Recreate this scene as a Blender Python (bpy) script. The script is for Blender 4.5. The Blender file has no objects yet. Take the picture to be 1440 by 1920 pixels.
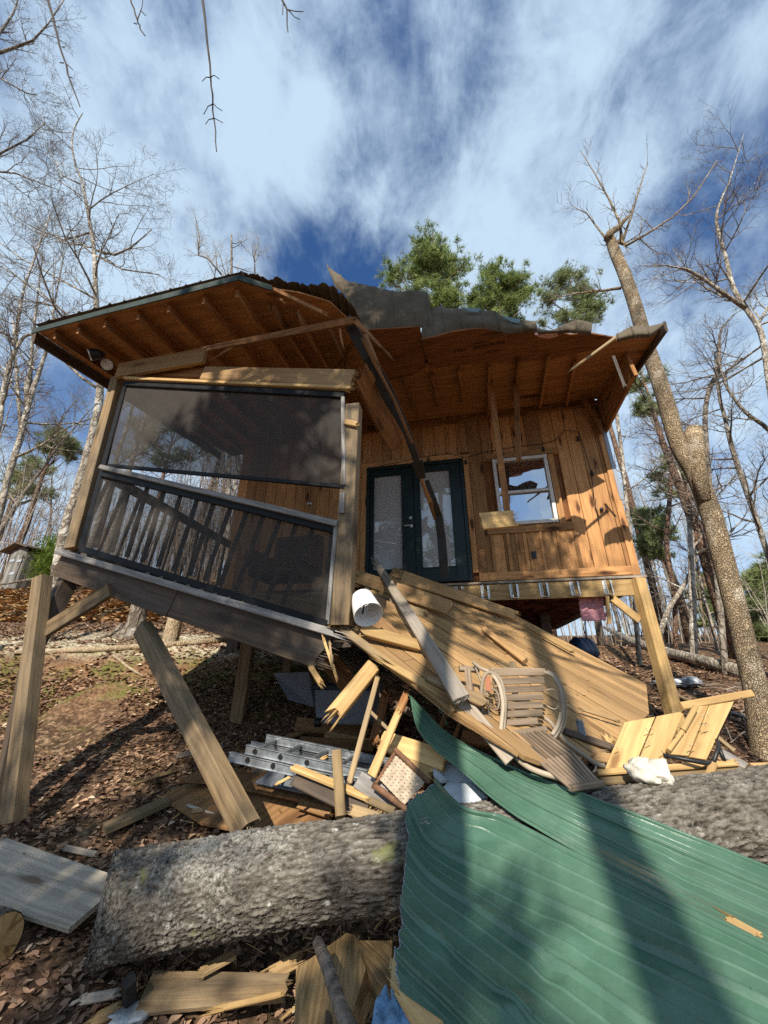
import bpy, bmesh, math, random
import numpy as np
from mathutils import Vector as V, Matrix, noise as mn

SC = bpy.context.scene
COL = SC.collection
rad = math.radians
# ---------------------------------------------------------------- camera
PITCH = rad(22.5)
cam_d = bpy.data.cameras.new("camera")
cam = bpy.data.objects.new("camera", cam_d); COL.objects.link(cam)
cam.location = (0, 0, 1.6); cam.rotation_euler = (rad(90) + PITCH, 0, 0)
cam_d.sensor_fit = 'HORIZONTAL'; cam_d.sensor_width = 36; cam_d.lens = 18.0
cam_d.clip_start = .05; cam_d.clip_end = 800
SC.camera = cam
# ---------------------------------------------------------------- sun and sky
SUN_AZ, SUN_EL = rad(16), rad(38)          # light travels towards +Y and a little to +X
tv = V((math.sin(SUN_AZ) * math.cos(SUN_EL), math.cos(SUN_AZ) * math.cos(SUN_EL), -math.sin(SUN_EL)))
sl = bpy.data.lights.new("sun", 'SUN'); sl.energy = 5.0; sl.angle = rad(.4); sl.color = (1, .92, .78)
so = bpy.data.objects.new("sun", sl); COL.objects.link(so)
so.rotation_euler = tv.to_track_quat('-Z', 'Y').to_euler(); so.location = (-3, -9, 14)
W = bpy.data.worlds.new("World"); SC.world = W; W.use_nodes = True
nt = W.node_tree; N = nt.nodes; L = nt.links; N.clear()
def wn(t, **k):
    n = N.new(t)
    for a, b in k.items(): setattr(n, a, b)
    return n
sky = wn('ShaderNodeTexSky', sky_type='NISHITA', sun_disc=False)
sky.sun_elevation = SUN_EL; sky.sun_rotation = rad(180) + SUN_AZ
sky.air_density = 1.0; sky.dust_density = .3; sky.ozone_density = 2.5
tc = wn('ShaderNodeTexCoord'); sep = wn('ShaderNodeSeparateXYZ'); L.new(tc.outputs['Generated'], sep.inputs[0])
def wm(op, a, b, clamp=False):
    m = wn('ShaderNodeMath', operation=op); m.use_clamp = clamp
    for i, q in enumerate((a, b)):
        if q is None: continue
        if isinstance(q, (int, float)): m.inputs[i].default_value = q
        else: L.new(q, m.inputs[i])
    return m.outputs[0]
den = wm('ADD', wm('MAXIMUM', sep.outputs[2], 0.0), .42)
cx = wm('DIVIDE', sep.outputs[0], den); cy = wm('DIVIDE', sep.outputs[1], den)
comb = wn('ShaderNodeCombineXYZ'); L.new(cx, comb.inputs[0]); L.new(cy, comb.inputs[1])
def wnoise(scale, rot, off, detail, dist, rough=.55, src=None):
    mp = wn('ShaderNodeMapping'); mp.inputs['Scale'].default_value = scale
    mp.inputs['Rotation'].default_value = (0, 0, rot); mp.inputs['Location'].default_value = off
    L.new(src or comb.outputs[0], mp.inputs[0])
    n = wn('ShaderNodeTexNoise'); n.inputs['Scale'].default_value = 1; n.inputs['Detail'].default_value = detail
    n.inputs['Distortion'].default_value = dist; n.inputs['Roughness'].default_value = rough
    L.new(mp.outputs[0], n.inputs['Vector']); return n.outputs[0]
gen = tc.outputs['Generated']
c1 = wnoise((2.4, 2.4, 2.4), rad(20), (3.3, 1.7, 0), 5, .25, .5, gen)
c2 = wnoise((5.0, 2.9, 1), rad(35), (1.2, 4.4, 0), 10, .35, .70)
c3 = wnoise((7.5, 6.5, 5), rad(-25), (7.1, .4, 0), 9, .35, .62, gen)
cs = wm('ADD', wm('ADD', wm('MULTIPLY', c1, .80), wm('MULTIPLY', c2, .62)), wm('MULTIPLY', c3, .82))
def spot(u, v, deg, amp):                       # thicker or thinner cloud towards one direction
    x = (u - 720) / 720; y = (960 - v) / 720; cp, sp_ = math.cos(PITCH), math.sin(PITCH)
    d = V((x, cp - sp_ * y, sp_ + cp * y)).normalized()
    dn = wn('ShaderNodeVectorMath', operation='DOT_PRODUCT'); L.new(gen, dn.inputs[0]); dn.inputs[1].default_value = d
    r = wn('ShaderNodeMapRange'); r.interpolation_type = 'SMOOTHSTEP'; L.new(dn.outputs['Value'], r.inputs['Value'])
    r.inputs['From Min'].default_value = math.cos(rad(deg)); r.inputs['From Max'].default_value = 1
    r.inputs['To Min'].default_value = 0; r.inputs['To Max'].default_value = amp
    return r.outputs[0]
for q in ((600, 450, 14, -.19), (770, 190, 10, -.12), (960, 40, 8, -.10), (1430, 330, 11, -.22), (1250, 560, 12, -.05), (650, 320, 9, .16), (520, 250, 9, .14), (200, 430, 22, .14), (1010, 420, 14, .14), (870, 60, 8, -.11), (720, 150, 7, -.08), (1300, 130, 10, -.05), (600, 200, 14, .06), (140, 780, 8, -.3), (1180, 180, 16, .06), (330, 350, 7, -.10)):
    cs = wm('ADD', cs, spot(*q))
mr = wn('ShaderNodeMapRange'); mr.interpolation_type = 'SMOOTHSTEP'
mr.inputs['From Min'].default_value = .78; mr.inputs['From Max'].default_value = 1.33
L.new(cs, mr.inputs['Value'])
hz = wn('ShaderNodeMapRange'); L.new(sep.outputs[2], hz.inputs['Value'])
hz.inputs['From Min'].default_value = .75; hz.inputs['From Max'].default_value = .05
hz.inputs['To Min'].default_value = 0; hz.inputs['To Max'].default_value = .42
cf = wm('MULTIPLY', wm('ADD', mr.outputs[0], hz.outputs[0], True), .92)
mix = wn('ShaderNodeMix', data_type='RGBA')
L.new(cf, mix.inputs[0]); 
dk = wn('ShaderNodeMix', data_type='RGBA', blend_type='MULTIPLY'); dk.inputs[0].default_value = 1
L.new(sky.outputs[0], dk.inputs[6]); dk.inputs[7].default_value = (.50, .80, 1.12, 1)
L.new(dk.outputs[2], mix.inputs[6]); mix.inputs[7].default_value = (5.0, 6.4, 7.8, 1)
bg = wn('ShaderNodeBackground'); bg.inputs[1].default_value = .09
L.new(mix.outputs[2], bg.inputs[0]); out = wn('ShaderNodeOutputWorld'); L.new(bg.outputs[0], out.inputs[0])
SC.render.engine = 'CYCLES'; SC.cycles.use_denoising = False; SC.cycles.sample_clamp_indirect = 1.5; SC.cycles.caustics_reflective = False; SC.cycles.caustics_refractive = False
SC.view_settings.view_transform = 'Standard'; SC.view_settings.look = 'None'
SC.view_settings.exposure = 0.5; SC.view_settings.gamma = 1
# ---------------------------------------------------------------- pixel geometry of the survey photograph
SP, CP = math.sin(PITCH), math.cos(PITCH)
O = V((0, 0, 1.6))
def ray(u, v):
    x = (u - 720) / 720; y = (960 - v) / 720
    return V((x, CP - SP * y, SP + CP * y))
def at(u, v, Y):
    d = ray(u, v); return O + d * (Y / d.y)
def onp(u, v, p, n):
    d = ray(u, v); return O + d * ((p - O).dot(n) / d.dot(n))
def mpp(p):                                   # metres per survey pixel at a point
    return ((p.y) * CP + (p.z - 1.6) * SP) / 720
# cabin frame: wall direction, its normal to the front
dW = V((.978, -.2087, 0)).normalized(); nW = V((-.2087, -.978, 0)).normalized(); UP = V((0, 0, 1))
A0 = V((-2.84, 6.714, 0)); WL = 6.6; ZF = 2.85; ZT = 5.88
def Wp(s, z, o=0): return A0 + dW * s + UP * z + nW * o
def wallpx(u, v, o=0): return onp(u, v, A0 + nW * o, nW)
def wsz(u, v):
    p = wallpx(u, v) - A0; return p.dot(dW), p.z
P1o = A0 + nW * 2.85                          # porch front plane
def porch(u, v, o=0): return onp(u, v, P1o + nW * o, nW)
RS = .13                                      # roof slope
nR = (UP - nW * -RS).normalized()             # roof normal (falls towards the front)
def roofp(u, v, o=0): return onp(u, v, Wp(0, 5.9) + nR * o, nR)
def Rp(s, dist, o=0): return Wp(s, 5.9 - RS * dist, dist) + nR * o
# ---------------------------------------------------------------- ground height
PROF_L = [(-40, -3), (0, -.45), (2, -.3), (3, .05), (4, .45), (5.2, .95), (7, 2.0), (8.4, 2.25), (11, 3.25), (15, 4.75), (25, 7.2), (60, 12), (200, 20)]
PROF_R = [(-40, -3), (0, -.45), (2, -.3), (3, .02), (4, .38), (5.2, .86), (7, 1.3), (10, 1.85), (11, 2.1), (15, 2.7), (25, 3.6), (60, 5.0), (200, 9)]
def lerp_prof(P, y):
    return float(np.interp(y, [a for a, b in P], [b for a, b in P]))
def gz(x, y):
    t = min(1, max(0, (x + 3.5) / 6.5)); t = t * t * (3 - 2 * t)
    z = lerp_prof(PROF_L, y) * (1 - t) + lerp_prof(PROF_R, y) * t
    k = min(1, max(0, (y + 1) / 4))
    z += .09 * mn.noise(V((x * .55, y * .55, 1))) + .045 * mn.noise(V((x * 1.7, y * 1.7, 4))) + .02 * mn.noise(V((x * 4, y * 4, 9)))
    if 4.2 < y < 10: z += .035 * mn.noise(V((x * 7, y * 7, 3))) + .06 * max(0, mn.noise(V((x * 2.3, y * 2.3, 8))))
    if y > 12: z += .5 * mn.noise(V((x * .08, y * .08, 2)))
    return z
def ong(u, v, dz=0):
    d = ray(u, v); t = .5
    while t < 120:
        p = O + d * t
        if p.z < gz(p.x, p.y) + dz:
            return V((p.x, p.y, gz(p.x, p.y) + dz))
        t += .02 + t * .003
    return O + d * 60
# ---------------------------------------------------------------- materials
def mat(name):
    m = bpy.data.materials.new(name); m.use_nodes = True
    return m, m.node_tree, m.node_tree.nodes['Principled BSDF']
class G:                                       # tiny node helper
    def __init__(s, t): s.t = t
    def n(s, ty, **k):
        n = s.t.nodes.new(ty)
        for a, b in k.items(): setattr(n, a, b)
        return n
    def l(s, a, b): s.t.links.new(a, b)
    def math(s, op, a, b=None, clamp=False):
        m = s.n('ShaderNodeMath', operation=op); m.use_clamp = clamp
        for i, q in enumerate((a, b)):
            if q is None: continue
            if isinstance(q, (int, float)): m.inputs[i].default_value = q
            else: s.l(q, m.inputs[i])
        return m.outputs[0]
    def mapping(s, src, scale, loc=(0, 0, 0), rot=(0, 0, 0)):
        m = s.n('ShaderNodeMapping'); m.inputs['Scale'].default_value = scale; m.inputs['Location'].default_value = loc
        m.inputs['Rotation'].default_value = rot
        s.l(src, m.inputs[0]); return m.outputs[0]
    def noise(s, vec, scale=1, detail=4, rough=.55, dist=0):
        n = s.n('ShaderNodeTexNoise'); n.inputs['Scale'].default_value = scale; n.inputs['Detail'].default_value = detail
        n.inputs['Roughness'].default_value = rough; n.inputs['Distortion'].default_value = dist
        s.l(vec, n.inputs['Vector']); return n.outputs[0]
    def vor(s, vec, scale=1, feature='F1', out=0, rnd=1):
        n = s.n('ShaderNodeTexVoronoi', feature=feature); n.inputs['Scale'].default_value = scale
        n.inputs['Randomness'].default_value = rnd
        s.l(vec, n.inputs['Vector']); return n.outputs[out]
    def ramp(s, fac, stops):
        r = s.n('ShaderNodeValToRGB'); e = r.color_ramp.elements
        while len(e) < len(stops): e.new(.5)
        for q, (p, c) in zip(e, stops): q.position = p; q.color = (*c, 1) if len(c) == 3 else c
        s.l(fac, r.inputs[0]); return r.outputs[0]
    def mr(s, val, a, b, c=0, d=1, smooth=True):
        r = s.n('ShaderNodeMapRange')
        if smooth: r.interpolation_type = 'SMOOTHSTEP'
        for i, q in enumerate((a, b, c, d)): r.inputs[i + 1].default_value = q
        s.l(val, r.inputs[0]); return r.outputs[0]
    def mix(s, fac, a, b, blend='MIX'):
        m = s.n('ShaderNodeMix', data_type='RGBA', blend_type=blend)
        for i, q in ((0, fac), (6, a), (7, b)):
            if isinstance(q, (int, float)): m.inputs[i].default_value = q
            elif isinstance(q, tuple): m.inputs[i].default_value = (*q, 1) if len(q) == 3 else q
            else: s.l(q, m.inputs[i])
        return m.outputs[2]
    def bump(s, h, strength, dist=.01):
        b = s.n('ShaderNodeBump'); b.inputs['Strength'].default_value = strength; b.inputs['Distance'].default_value = dist
        s.l(h, b.inputs['Height']); return b.outputs[0]
    def attr(s, name, out='Vector'):
        a = s.n('ShaderNodeAttribute'); a.attribute_name = name; return a.outputs[out]

def wood(name, light, dark, knot=(.1, .045, .018), knots=.55, rough=.72, var=.35, grey=None, greyamt=0, ring=1.0, sh=1.0, stain=0.0, crack=.45):
    m, t, b = mat(name); g = G(t)
    wc = g.attr('wc'); rn = g.attr('rnd', 'Fac')
    # grain rings: distorted bands across the board
    n0 = g.noise(g.mapping(wc, (.9 * sh, 7 * sh, 7 * sh)), 1, 3, .5)
    n1 = g.noise(g.mapping(wc, (1.6 * sh, 30 * sh, 30 * sh)), 1, 5, .6, .6)
    n2 = g.noise(g.mapping(wc, (7, 170, 170)), 1, 3, .6)
    sp = g.n('ShaderNodeSeparateXYZ'); g.l(wc, sp.inputs[0])
    band = g.math('ADD', g.math('MULTIPLY', sp.outputs[1], 26 * sh), g.math('MULTIPLY', n0, 9.0))
    w = g.math('PINGPONG', band, 1.0)
    w = g.mr(w, .15, .95)
    # knots
    kv = g.mapping(wc, (1.35 * sh, 5.2 * sh, .01))
    kd = g.vor(g.mapping(g.n('ShaderNodeVectorMath', operation='ADD').outputs[0], (1, 1, 1)) if False else kv, 1, 'F1', 0)
    kn = g.math('ADD', kd, g.math('MULTIPLY', g.noise(g.mapping(wc, (9, 28, 28)), 1, 3), .16))
    kfac = g.mr(kn, .30, .16, 0, knots)
    khal = g.mr(kn, .46, .16, 0, knots * .55)
    f = g.math('ADD', g.math('MULTIPLY', w, .26 * ring), g.math('ADD', g.math('MULTIPLY', n1, .75), g.math('MULTIPLY', n2, .25)))
    mid = tuple((a * .55 + c * .45) for a, c in zip(light, dark))
    col = g.ramp(f, [(.30, dark), (.52, mid), (.74, light)])
    ck = g.mr(g.noise(g.mapping(wc, (.8 * sh, 38 * sh, 38 * sh), (4, 2, 7)), 1, 6, .7), .60, .68, 0, crack)
    col = g.mix(ck, col, tuple(x * .45 for x in dark))
    col = g.mix(khal, col, dark)
    col = g.mix(kfac, col, knot)
    if stain:
        st = g.mr(g.noise(g.mapping(wc, (1.1, 5, 5), (3, 1, 0)), 1, 6, .65, .8), .54, .68, 0, stain)
        col = g.mix(st, col, knot)
    if greyamt:
        gm = g.mr(g.noise(g.mapping(wc, (1.0, 5, 5), (9, 3, 1)), 1, 4), .35, .65, 0, greyamt)
        col = g.mix(gm, col, grey)
    dirt = g.mr(g.noise(g.mapping(wc, (2.2, 6, 6), (5, 5, 2)), 1, 7, .7), .52, .72, 0, .5)
    col = g.mix(dirt, col, tuple(x * .5 + .015 for x in dark))
    val = g.math('ADD', g.math('MULTIPLY', rn, var * 1.3), 1 - var * .75)
    hs = g.n('ShaderNodeHueSaturation'); g.l(col, hs.inputs['Color']); g.l(val, hs.inputs['Value'])
    g.l(hs.outputs[0], b.inputs['Base Color']); b.inputs['Roughness'].default_value = rough
    b.inputs['Specular IOR Level'].default_value = .25
    h = g.math('ADD', g.math('MULTIPLY', n1, .6), g.math('MULTIPLY', n2, .6))
    g.l(g.bump(h, .6, .008), b.inputs['Normal'])
    return m
M = {}
M['siding'] = wood('siding_pine', (.48, .248, .098), (.31, .140, .052), (.075, .028, .010), 1.0, .7, .5, stain=.3, crack=.22)
M['soffit'] = wood('soffit_plywood', (.52, .245, .095), (.32, .138, .050), (.045, .015, .006), .8, .75, .35, sh=.55)
M['osb'] = wood('rough_sheathing', (.22, .088, .032), (.085, .03, .011), (.03, .01, .005), .5, .8, .3, sh=1.3, stain=.5)
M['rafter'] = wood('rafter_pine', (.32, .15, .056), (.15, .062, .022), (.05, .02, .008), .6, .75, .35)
M['fresh'] = wood('fresh_pine', (.52, .345, .150), (.335, .200, .078), (.12, .055, .02), .75, .7, .5, ring=.7, crack=.25)
M['treated'] = wood('treated_pine', (.37, .255, .125), (.205, .130, .058), (.08, .04, .018), .8, .75, .55, grey=(.20, .165, .12), greyamt=.5, ring=.8, crack=.3)
M['deck'] = wood('deck_boards', (.395, .245, .112), (.285, .165, .070), (.11, .05, .02), .6, .68, .42, ring=.6, crack=.2)
M['grey'] = wood('weathered_boards', (.33, .26, .19), (.13, .095, .066), (.055, .035, .025), .6, .8, .4, grey=(.36, .34, .31), greyamt=.5)
M['post'] = wood('weathered_post', (.25, .17, .09), (.10, .063, .034), (.04, .022, .012), .9, .78, .3, grey=(.17, .145, .11), greyamt=.4)
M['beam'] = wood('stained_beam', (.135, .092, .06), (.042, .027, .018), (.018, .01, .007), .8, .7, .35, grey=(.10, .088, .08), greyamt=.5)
M['rail'] = wood('grey_rail', (.27, .255, .24), (.12, .108, .098), (.09, .07, .06), .4, .75, .3)
M['barn'] = wood('grey_barn_boards', (.24, .225, .205), (.09, .08, .07), (.06, .05, .045), .7, .85, .55)
M['greylight'] = wood('pale_grey_plank', (.44, .385, .31), (.28, .24, .185), (.14, .09, .06), .9, .8, .3)
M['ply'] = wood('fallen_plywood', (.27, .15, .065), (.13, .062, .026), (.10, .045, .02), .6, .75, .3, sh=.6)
M['split'] = wood('split_wood', (.46, .32, .145), (.22, .13, .05), (.2, .1, .04), .2, .8, .3, sh=1.6)
M['slat'] = wood('chair_slats', (.27, .20, .14), (.10, .068, .045), (.05, .03, .02), .5, .75, .5)
M['bent'] = wood('bentwood', (.38, .31, .23), (.20, .15, .105), (.1, .065, .045), .3, .65, .3)

def plain(name, col, rough=.6, metal=0, nscale=0, namt=.25, bump=0, spec=.4, bscale=None):
    m, t, b = mat(name); g = G(t)
    b.inputs['Roughness'].default_value = rough; b.inputs['Metallic'].default_value = metal
    b.inputs['Specular IOR Level'].default_value = spec
    if nscale:
        tcn = g.n('ShaderNodeTexCoord').outputs['Object']
        n = g.noise(tcn, nscale, 6, .6)
        c = g.mix(g.mr(n, .3, .7), tuple(x * (1 - namt) for x in col), tuple(min(1, x * (1 + namt)) for x in col))
        g.l(c, b.inputs['Base Color'])
        if bump: g.l(g.bump(g.noise(tcn, bscale or nscale * 3, 5), bump, .02), b.inputs['Normal'])
        g.l(g.mr(n, .2, .8, max(0, rough - .1), min(1, rough + .12)), b.inputs['Roughness'])
    else: b.inputs['Base Color'].default_value = (*col, 1)
    return m
M['blackframe'] = plain('black_screen_frame', (.012, .012, .013), .5, 0, 6, .3, 0, .15)
M['greyframe'] = plain('aluminium_trim', (.42, .43, .46), .4, .6, 8, .2)
M['galv'] = plain('galvanised_steel', (.62, .62, .62), .42, .7, 30, .25)
M['doorgreen'] = plain('dark_green_door_paint', (.004, .015, .014), .4, 0, 3, .2)
M['white'] = plain('white_frame', (.62, .60, .56), .5, 0, 7, .12)
M['blind'] = plain('window_blind', (.52, .52, .50), .7)
M['black'] = plain('black_plastic', (.015, .015, .016), .45)
M['wire'] = plain('black_wire', (.012, .011, .01), .6)
M['bulb'] = plain('clear_bulb', (.35, .33, .30), .08, .6)
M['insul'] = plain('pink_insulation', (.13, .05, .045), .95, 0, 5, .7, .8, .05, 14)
M['shade'] = plain('lampshade_fabric', (.72, .71, .70), .85, 0, 60, .06)
M['alum'] = plain('ladder_aluminium', (.36, .385, .41), .45, .75, 9, .25)
M['bin'] = plain('grey_tote', (.16, .18, .21), .5, 0, 4, .2)
M['binlid'] = plain('dark_tote_lid', (.02, .022, .026), .5)
M['denim'] = plain('blue_denim', (.17, .30, .46), .9, 0, 25, .35, .4, .1, 160)
M['tan'] = plain('tan_hide', (.45, .34, .16), .8, 0, 8, .2)
M['canvas'] = plain('white_canvas', (.60, .565, .48), .85, 0, 9, .2, .3, .2, 60)
M['foam'] = plain('white_foam', (.50, .54, .57), .7, 0, 6, .15)
M['tarp'] = plain('silver_tarp', (.30, .31, .33), .35, .4, 7, .6, .3)
M['bluetarp'] = plain('blue_tarp', (.012, .03, .08), .45, 0, 5, .4)
M['tape'] = plain('black_roof_edging', (.022, .019, .017), .6, 0, 8, .4)
M['twig'] = plain('twig_bark', (.15, .122, .098), .9)
M['twigdark'] = plain('dark_twig_bark', (.045, .034, .026), .9)
M['twiglight'] = plain('pale_twig_bark', (.34, .30, .25), .9, 0, 3, .3)
M['twigred'] = plain('brown_twig_bark', (.22, .155, .11), .9, 0, 2, .35)
M['lead'] = plain('flashing_metal', (.25, .27, .30), .4, .6)
M['nail'] = plain('nail_steel', (.66, .65, .60), .35, .5)

def sheetmetal(name, col, col2, rough, scratch=.5, spec=.5):
    m, t, b = mat(name); g = G(t)
    tcn = g.n('ShaderNodeTexCoord').outputs['Object']; wc = g.attr('wc')
    n = g.noise(tcn, 3.0, 7, .65); d = g.noise(tcn, 55, 4, .7)
    s = g.noise(g.mapping(wc, (1.2, 60, 1)), 1, 5, .7)
    c = g.mix(g.mr(n, .35, .7), col, col2)
    dust = tuple(min(1, x * .55 + .13) for x in col2)
    c = g.mix(g.mr(d, .55, .75, 0, .35 * scratch), c, dust)
    bl = g.mr(g.noise(tcn, 1.4, 6, .7), .54, .66, 0, .75 * scratch); c = g.mix(bl, c, dust)
    g.l(c, b.inputs['Base Color'])
    g.l(g.mr(g.noise(tcn, 7, 5), .3, .7, rough - .08, rough + .15), b.inputs['Roughness'])
    b.inputs['Specular IOR Level'].default_value = spec
    bh = g.math('ADD', g.math('MULTIPLY', g.noise(tcn, 5, 4), 1.0), g.math('MULTIPLY', d, .02))
    g.l(g.bump(bh, .3, .03), b.inputs['Normal'])
    return m
M['green'] = sheetmetal('green_roof_paint', (.055, .122, .082), (.088, .170, .118), .30)
M['roofback'] = sheetmetal('grey_roof_backing', (.085, .068, .046), (.125, .102, .072), .8, .25, .15)
M['fascia'] = sheetmetal('green_drip_edge', (.006, .018, .014), (.009, .026, .02), .7, .1)

def screen_mat(name, f0, f1):
    m, t, b = mat(name); g = G(t)
    b.inputs['Base Color'].default_value = (.052, .047, .043, 1); b.inputs['Roughness'].default_value = .8; b.inputs['Specular IOR Level'].default_value = .1
    tr = g.n('ShaderNodeBsdfTransparent'); mx = g.n('ShaderNodeMixShader')
    tcn = g.n('ShaderNodeTexCoord').outputs['Object']
    f = g.mr(g.noise(tcn, 2.5, 4), .3, .7, f0, f1)
    g.l(f, mx.inputs[0]); g.l(tr.outputs[0], mx.inputs[1]); g.l(b.outputs[0], mx.inputs[2])
    g.l(mx.outputs[0], t.nodes['Material Output'].inputs[0]); return m
M['screen'] = screen_mat('insect_screen', .62, .70); M['screenthick'] = screen_mat('doubled_insect_screen', .76, .83)
def glass_mat(name, base, fac):
    m, t, b = mat(name); g = G(t)
    b.inputs['Base Color'].default_value = (*base, 1); b.inputs['Roughness'].default_value = .6
    gl = g.n('ShaderNodeBsdfGlossy'); gl.inputs['Roughness'].default_value = .015
    gl.inputs['Color'].default_value = (.95, .97, 1, 1)
    tcn = g.n('ShaderNodeTexCoord').outputs['Object']
    g.l(g.bump(g.noise(tcn, 2.2, 2), .04, .05), gl.inputs['Normal'])
    mx = g.n('ShaderNodeMixShader'); mx.inputs[0].default_value = fac
    g.l(b.outputs[0], mx.inputs[1]); g.l(gl.outputs[0], mx.inputs[2])
    g.l(mx.outputs[0], t.nodes['Material Output'].inputs[0]); return m
M['glass'] = glass_mat('window_glass', (.012, .012, .012), .5)
M['doorglass'] = glass_mat('door_glass', (.40, .39, .37), .13)

def bark(name, a, bcol, lich, sx, sz, lamt, bstr, rough=.9):
    m, t, b = mat(name); g = G(t)
    tcn = g.n('ShaderNodeTexCoord').outputs['Object']
    wv = g.n('ShaderNodeVectorMath', operation='ADD'); g.l(tcn, wv.inputs[0])
    nn = g.n('ShaderNodeTexNoise'); nn.inputs['Scale'].default_value = 5; g.l(tcn, nn.inputs['Vector'])
    sc = g.n('ShaderNodeVectorMath', operation='SCALE'); sc.inputs['Scale'].default_value = .22
    g.l(nn.outputs[1], sc.inputs[0]); g.l(sc.outputs[0], wv.inputs[1])
    p = g.mapping(wv.outputs[0], (sx, sx, sz))
    ed = g.vor(p, 1, 'DISTANCE_TO_EDGE', 0)
    pl = g.mr(g.math('ADD', ed, g.math('MULTIPLY', g.noise(tcn, 22, 5, .7), .22)), .08, .34)
    n = g.noise(tcn, 9, 7, .7)
    c = g.mix(pl, a, bcol); c = g.mix(g.mr(n, .35, .7, 0, .5), c, tuple(x * .45 for x in bcol))
    l = g.mr(g.noise(tcn, 3.2, 9, .72), .5, .62, 0, lamt)
    c = g.mix(l, c, lich)
    g.l(c, b.inputs['Base Color']); b.inputs['Roughness'].default_value = rough; b.inputs['Specular IOR Level'].default_value = .15
    h = g.math('ADD', pl, g.math('MULTIPLY', g.noise(tcn, 40, 4), .5))
    g.l(g.bump(h, bstr, .03), b.inputs['Normal']); return m
M['barkplate'] = bark('blocky_bark', (.17, .12, .078), (.44, .335, .215), (.58, .50, .39), 46, 28, .7, .8)
M['barkpale'] = bark('pale_bark', (.13, .105, .08), (.37, .32, .26), (.62, .59, .52), 11, 3, .8, .6)
M['barkgrey'] = bark('grey_bark', (.09, .07, .055), (.24, .20, .16), (.42, .40, .35), 10, 3, .6, .7)
M['barkpine'] = bark('pine_bark', (.07, .042, .03), (.23, .145, .10), (.30, .23, .18), 9, 4, .3, .8)
M['barkdry'] = bark('stripped_bark', (.30, .22, .14), (.52, .41, .27), (.60, .52, .40), 40, 6, .4, .6)

def log_mat():
    m, t, b = mat('lichen_log_bark'); g = G(t)
    wc = g.attr('wc'); tcn = g.n('ShaderNodeTexCoord').outputs['Object']
    hgt = g.attr('rnd', 'Fac')
    n = g.noise(g.mapping(wc, (9, 22, 22)), 1, 8, .7, .5)
    c = g.ramp(g.math('ADD', g.math('MULTIPLY', hgt, .55), g.math('MULTIPLY', n, .55)), [(.26, (.024, .020, .015)), (.42, (.105, .09, .073)), (.68, (.225, .20, .17))])
    l1 = g.noise(g.mapping(wc, (9, 15, 15), (2, 5, 1)), 1, 9, .75)
    l2 = g.noise(g.mapping(wc, (38, 60, 60), (7, 1, 4)), 1, 6, .7)
    big = g.noise(g.mapping(wc, (1.3, 1.6, 1.6), (1, 1, 8)), 1, 3, .6)
    lf = g.mr(g.math('ADD', g.math('ADD', g.math('MULTIPLY', l1, .5), g.math('MULTIPLY', l2, .65)), g.math('MULTIPLY', big, .4)), .79, .92, 0, .6)
    c = g.mix(lf, c, (.47, .45, .40))
    ls = g.mr(g.vor(g.mapping(wc, (6, 9, 9)), 1), .17, .1, 0, .9)
    c = g.mix(g.math('MULTIPLY', ls, g.mr(l1, .45, .6)), c, (.66, .66, .60))
    mo = g.mr(g.noise(g.mapping(wc, (4, 4, 4), (4, 9, 2)), 1, 7), .66, .74, 0, .6)
    c = g.mix(mo, c, (.20, .22, .07))
    g.l(c, b.inputs['Base Color']); b.inputs['Roughness'].default_value = .92; b.inputs['Specular IOR Level'].default_value = .15
    h = g.math('ADD', n, g.math('MULTIPLY', g.noise(g.mapping(wc, (30, 80, 80)), 1, 5, .7), .6))
    g.l(g.bump(h, .9, .02), b.inputs['Normal']); return m
M['log'] = log_mat()
def leafmat(name, stops, rough=.7, trans=0):
    m, t, b = mat(name); g = G(t)
    c = g.ramp(g.attr('rnd', 'Fac'), stops); g.l(c, b.inputs['Base Color']); b.inputs['Roughness'].default_value = rough
    b.inputs['Specular IOR Level'].default_value = .3
    if trans:
        tr = g.n('ShaderNodeBsdfTranslucent'); g.l(c, tr.inputs[0]); mx = g.n('ShaderNodeMixShader'); mx.inputs[0].default_value = trans
        g.l(b.outputs[0], mx.inputs[1]); g.l(tr.outputs[0], mx.inputs[2]); g.l(mx.outputs[0], t.nodes['Material Output'].inputs[0])
    return m
M['leaf'] = leafmat('dry_leaves', [(0, (.09, .054, .038)), (.35, (.215, .125, .082)), (.65, (.36, .22, .14)), (.88, (.50, .345, .225)), (1, (.60, .47, .34))])
M['needle'] = leafmat('pine_needles', [(0, (.06, .095, .022)), (.4, (.14, .195, .045)), (.8, (.25, .31, .08)), (1, (.36, .39, .13))], .5, .3)
M['needledark'] = leafmat('far_pine_needles', [(0, (.07, .095, .035)), (.5, (.16, .195, .075)), (1, (.28, .31, .12))], .55, .25)
M['shrub'] = leafmat('shrub_leaves', [(0, (.05, .09, .012)), (.5, (.12, .19, .03)), (1, (.24, .30, .06))], .5, .3)
M['straw'] = leafmat('pine_straw', [(0, (.17, .085, .035)), (.5, (.36, .21, .09)), (1, (.52, .35, .17))], .7)
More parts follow.
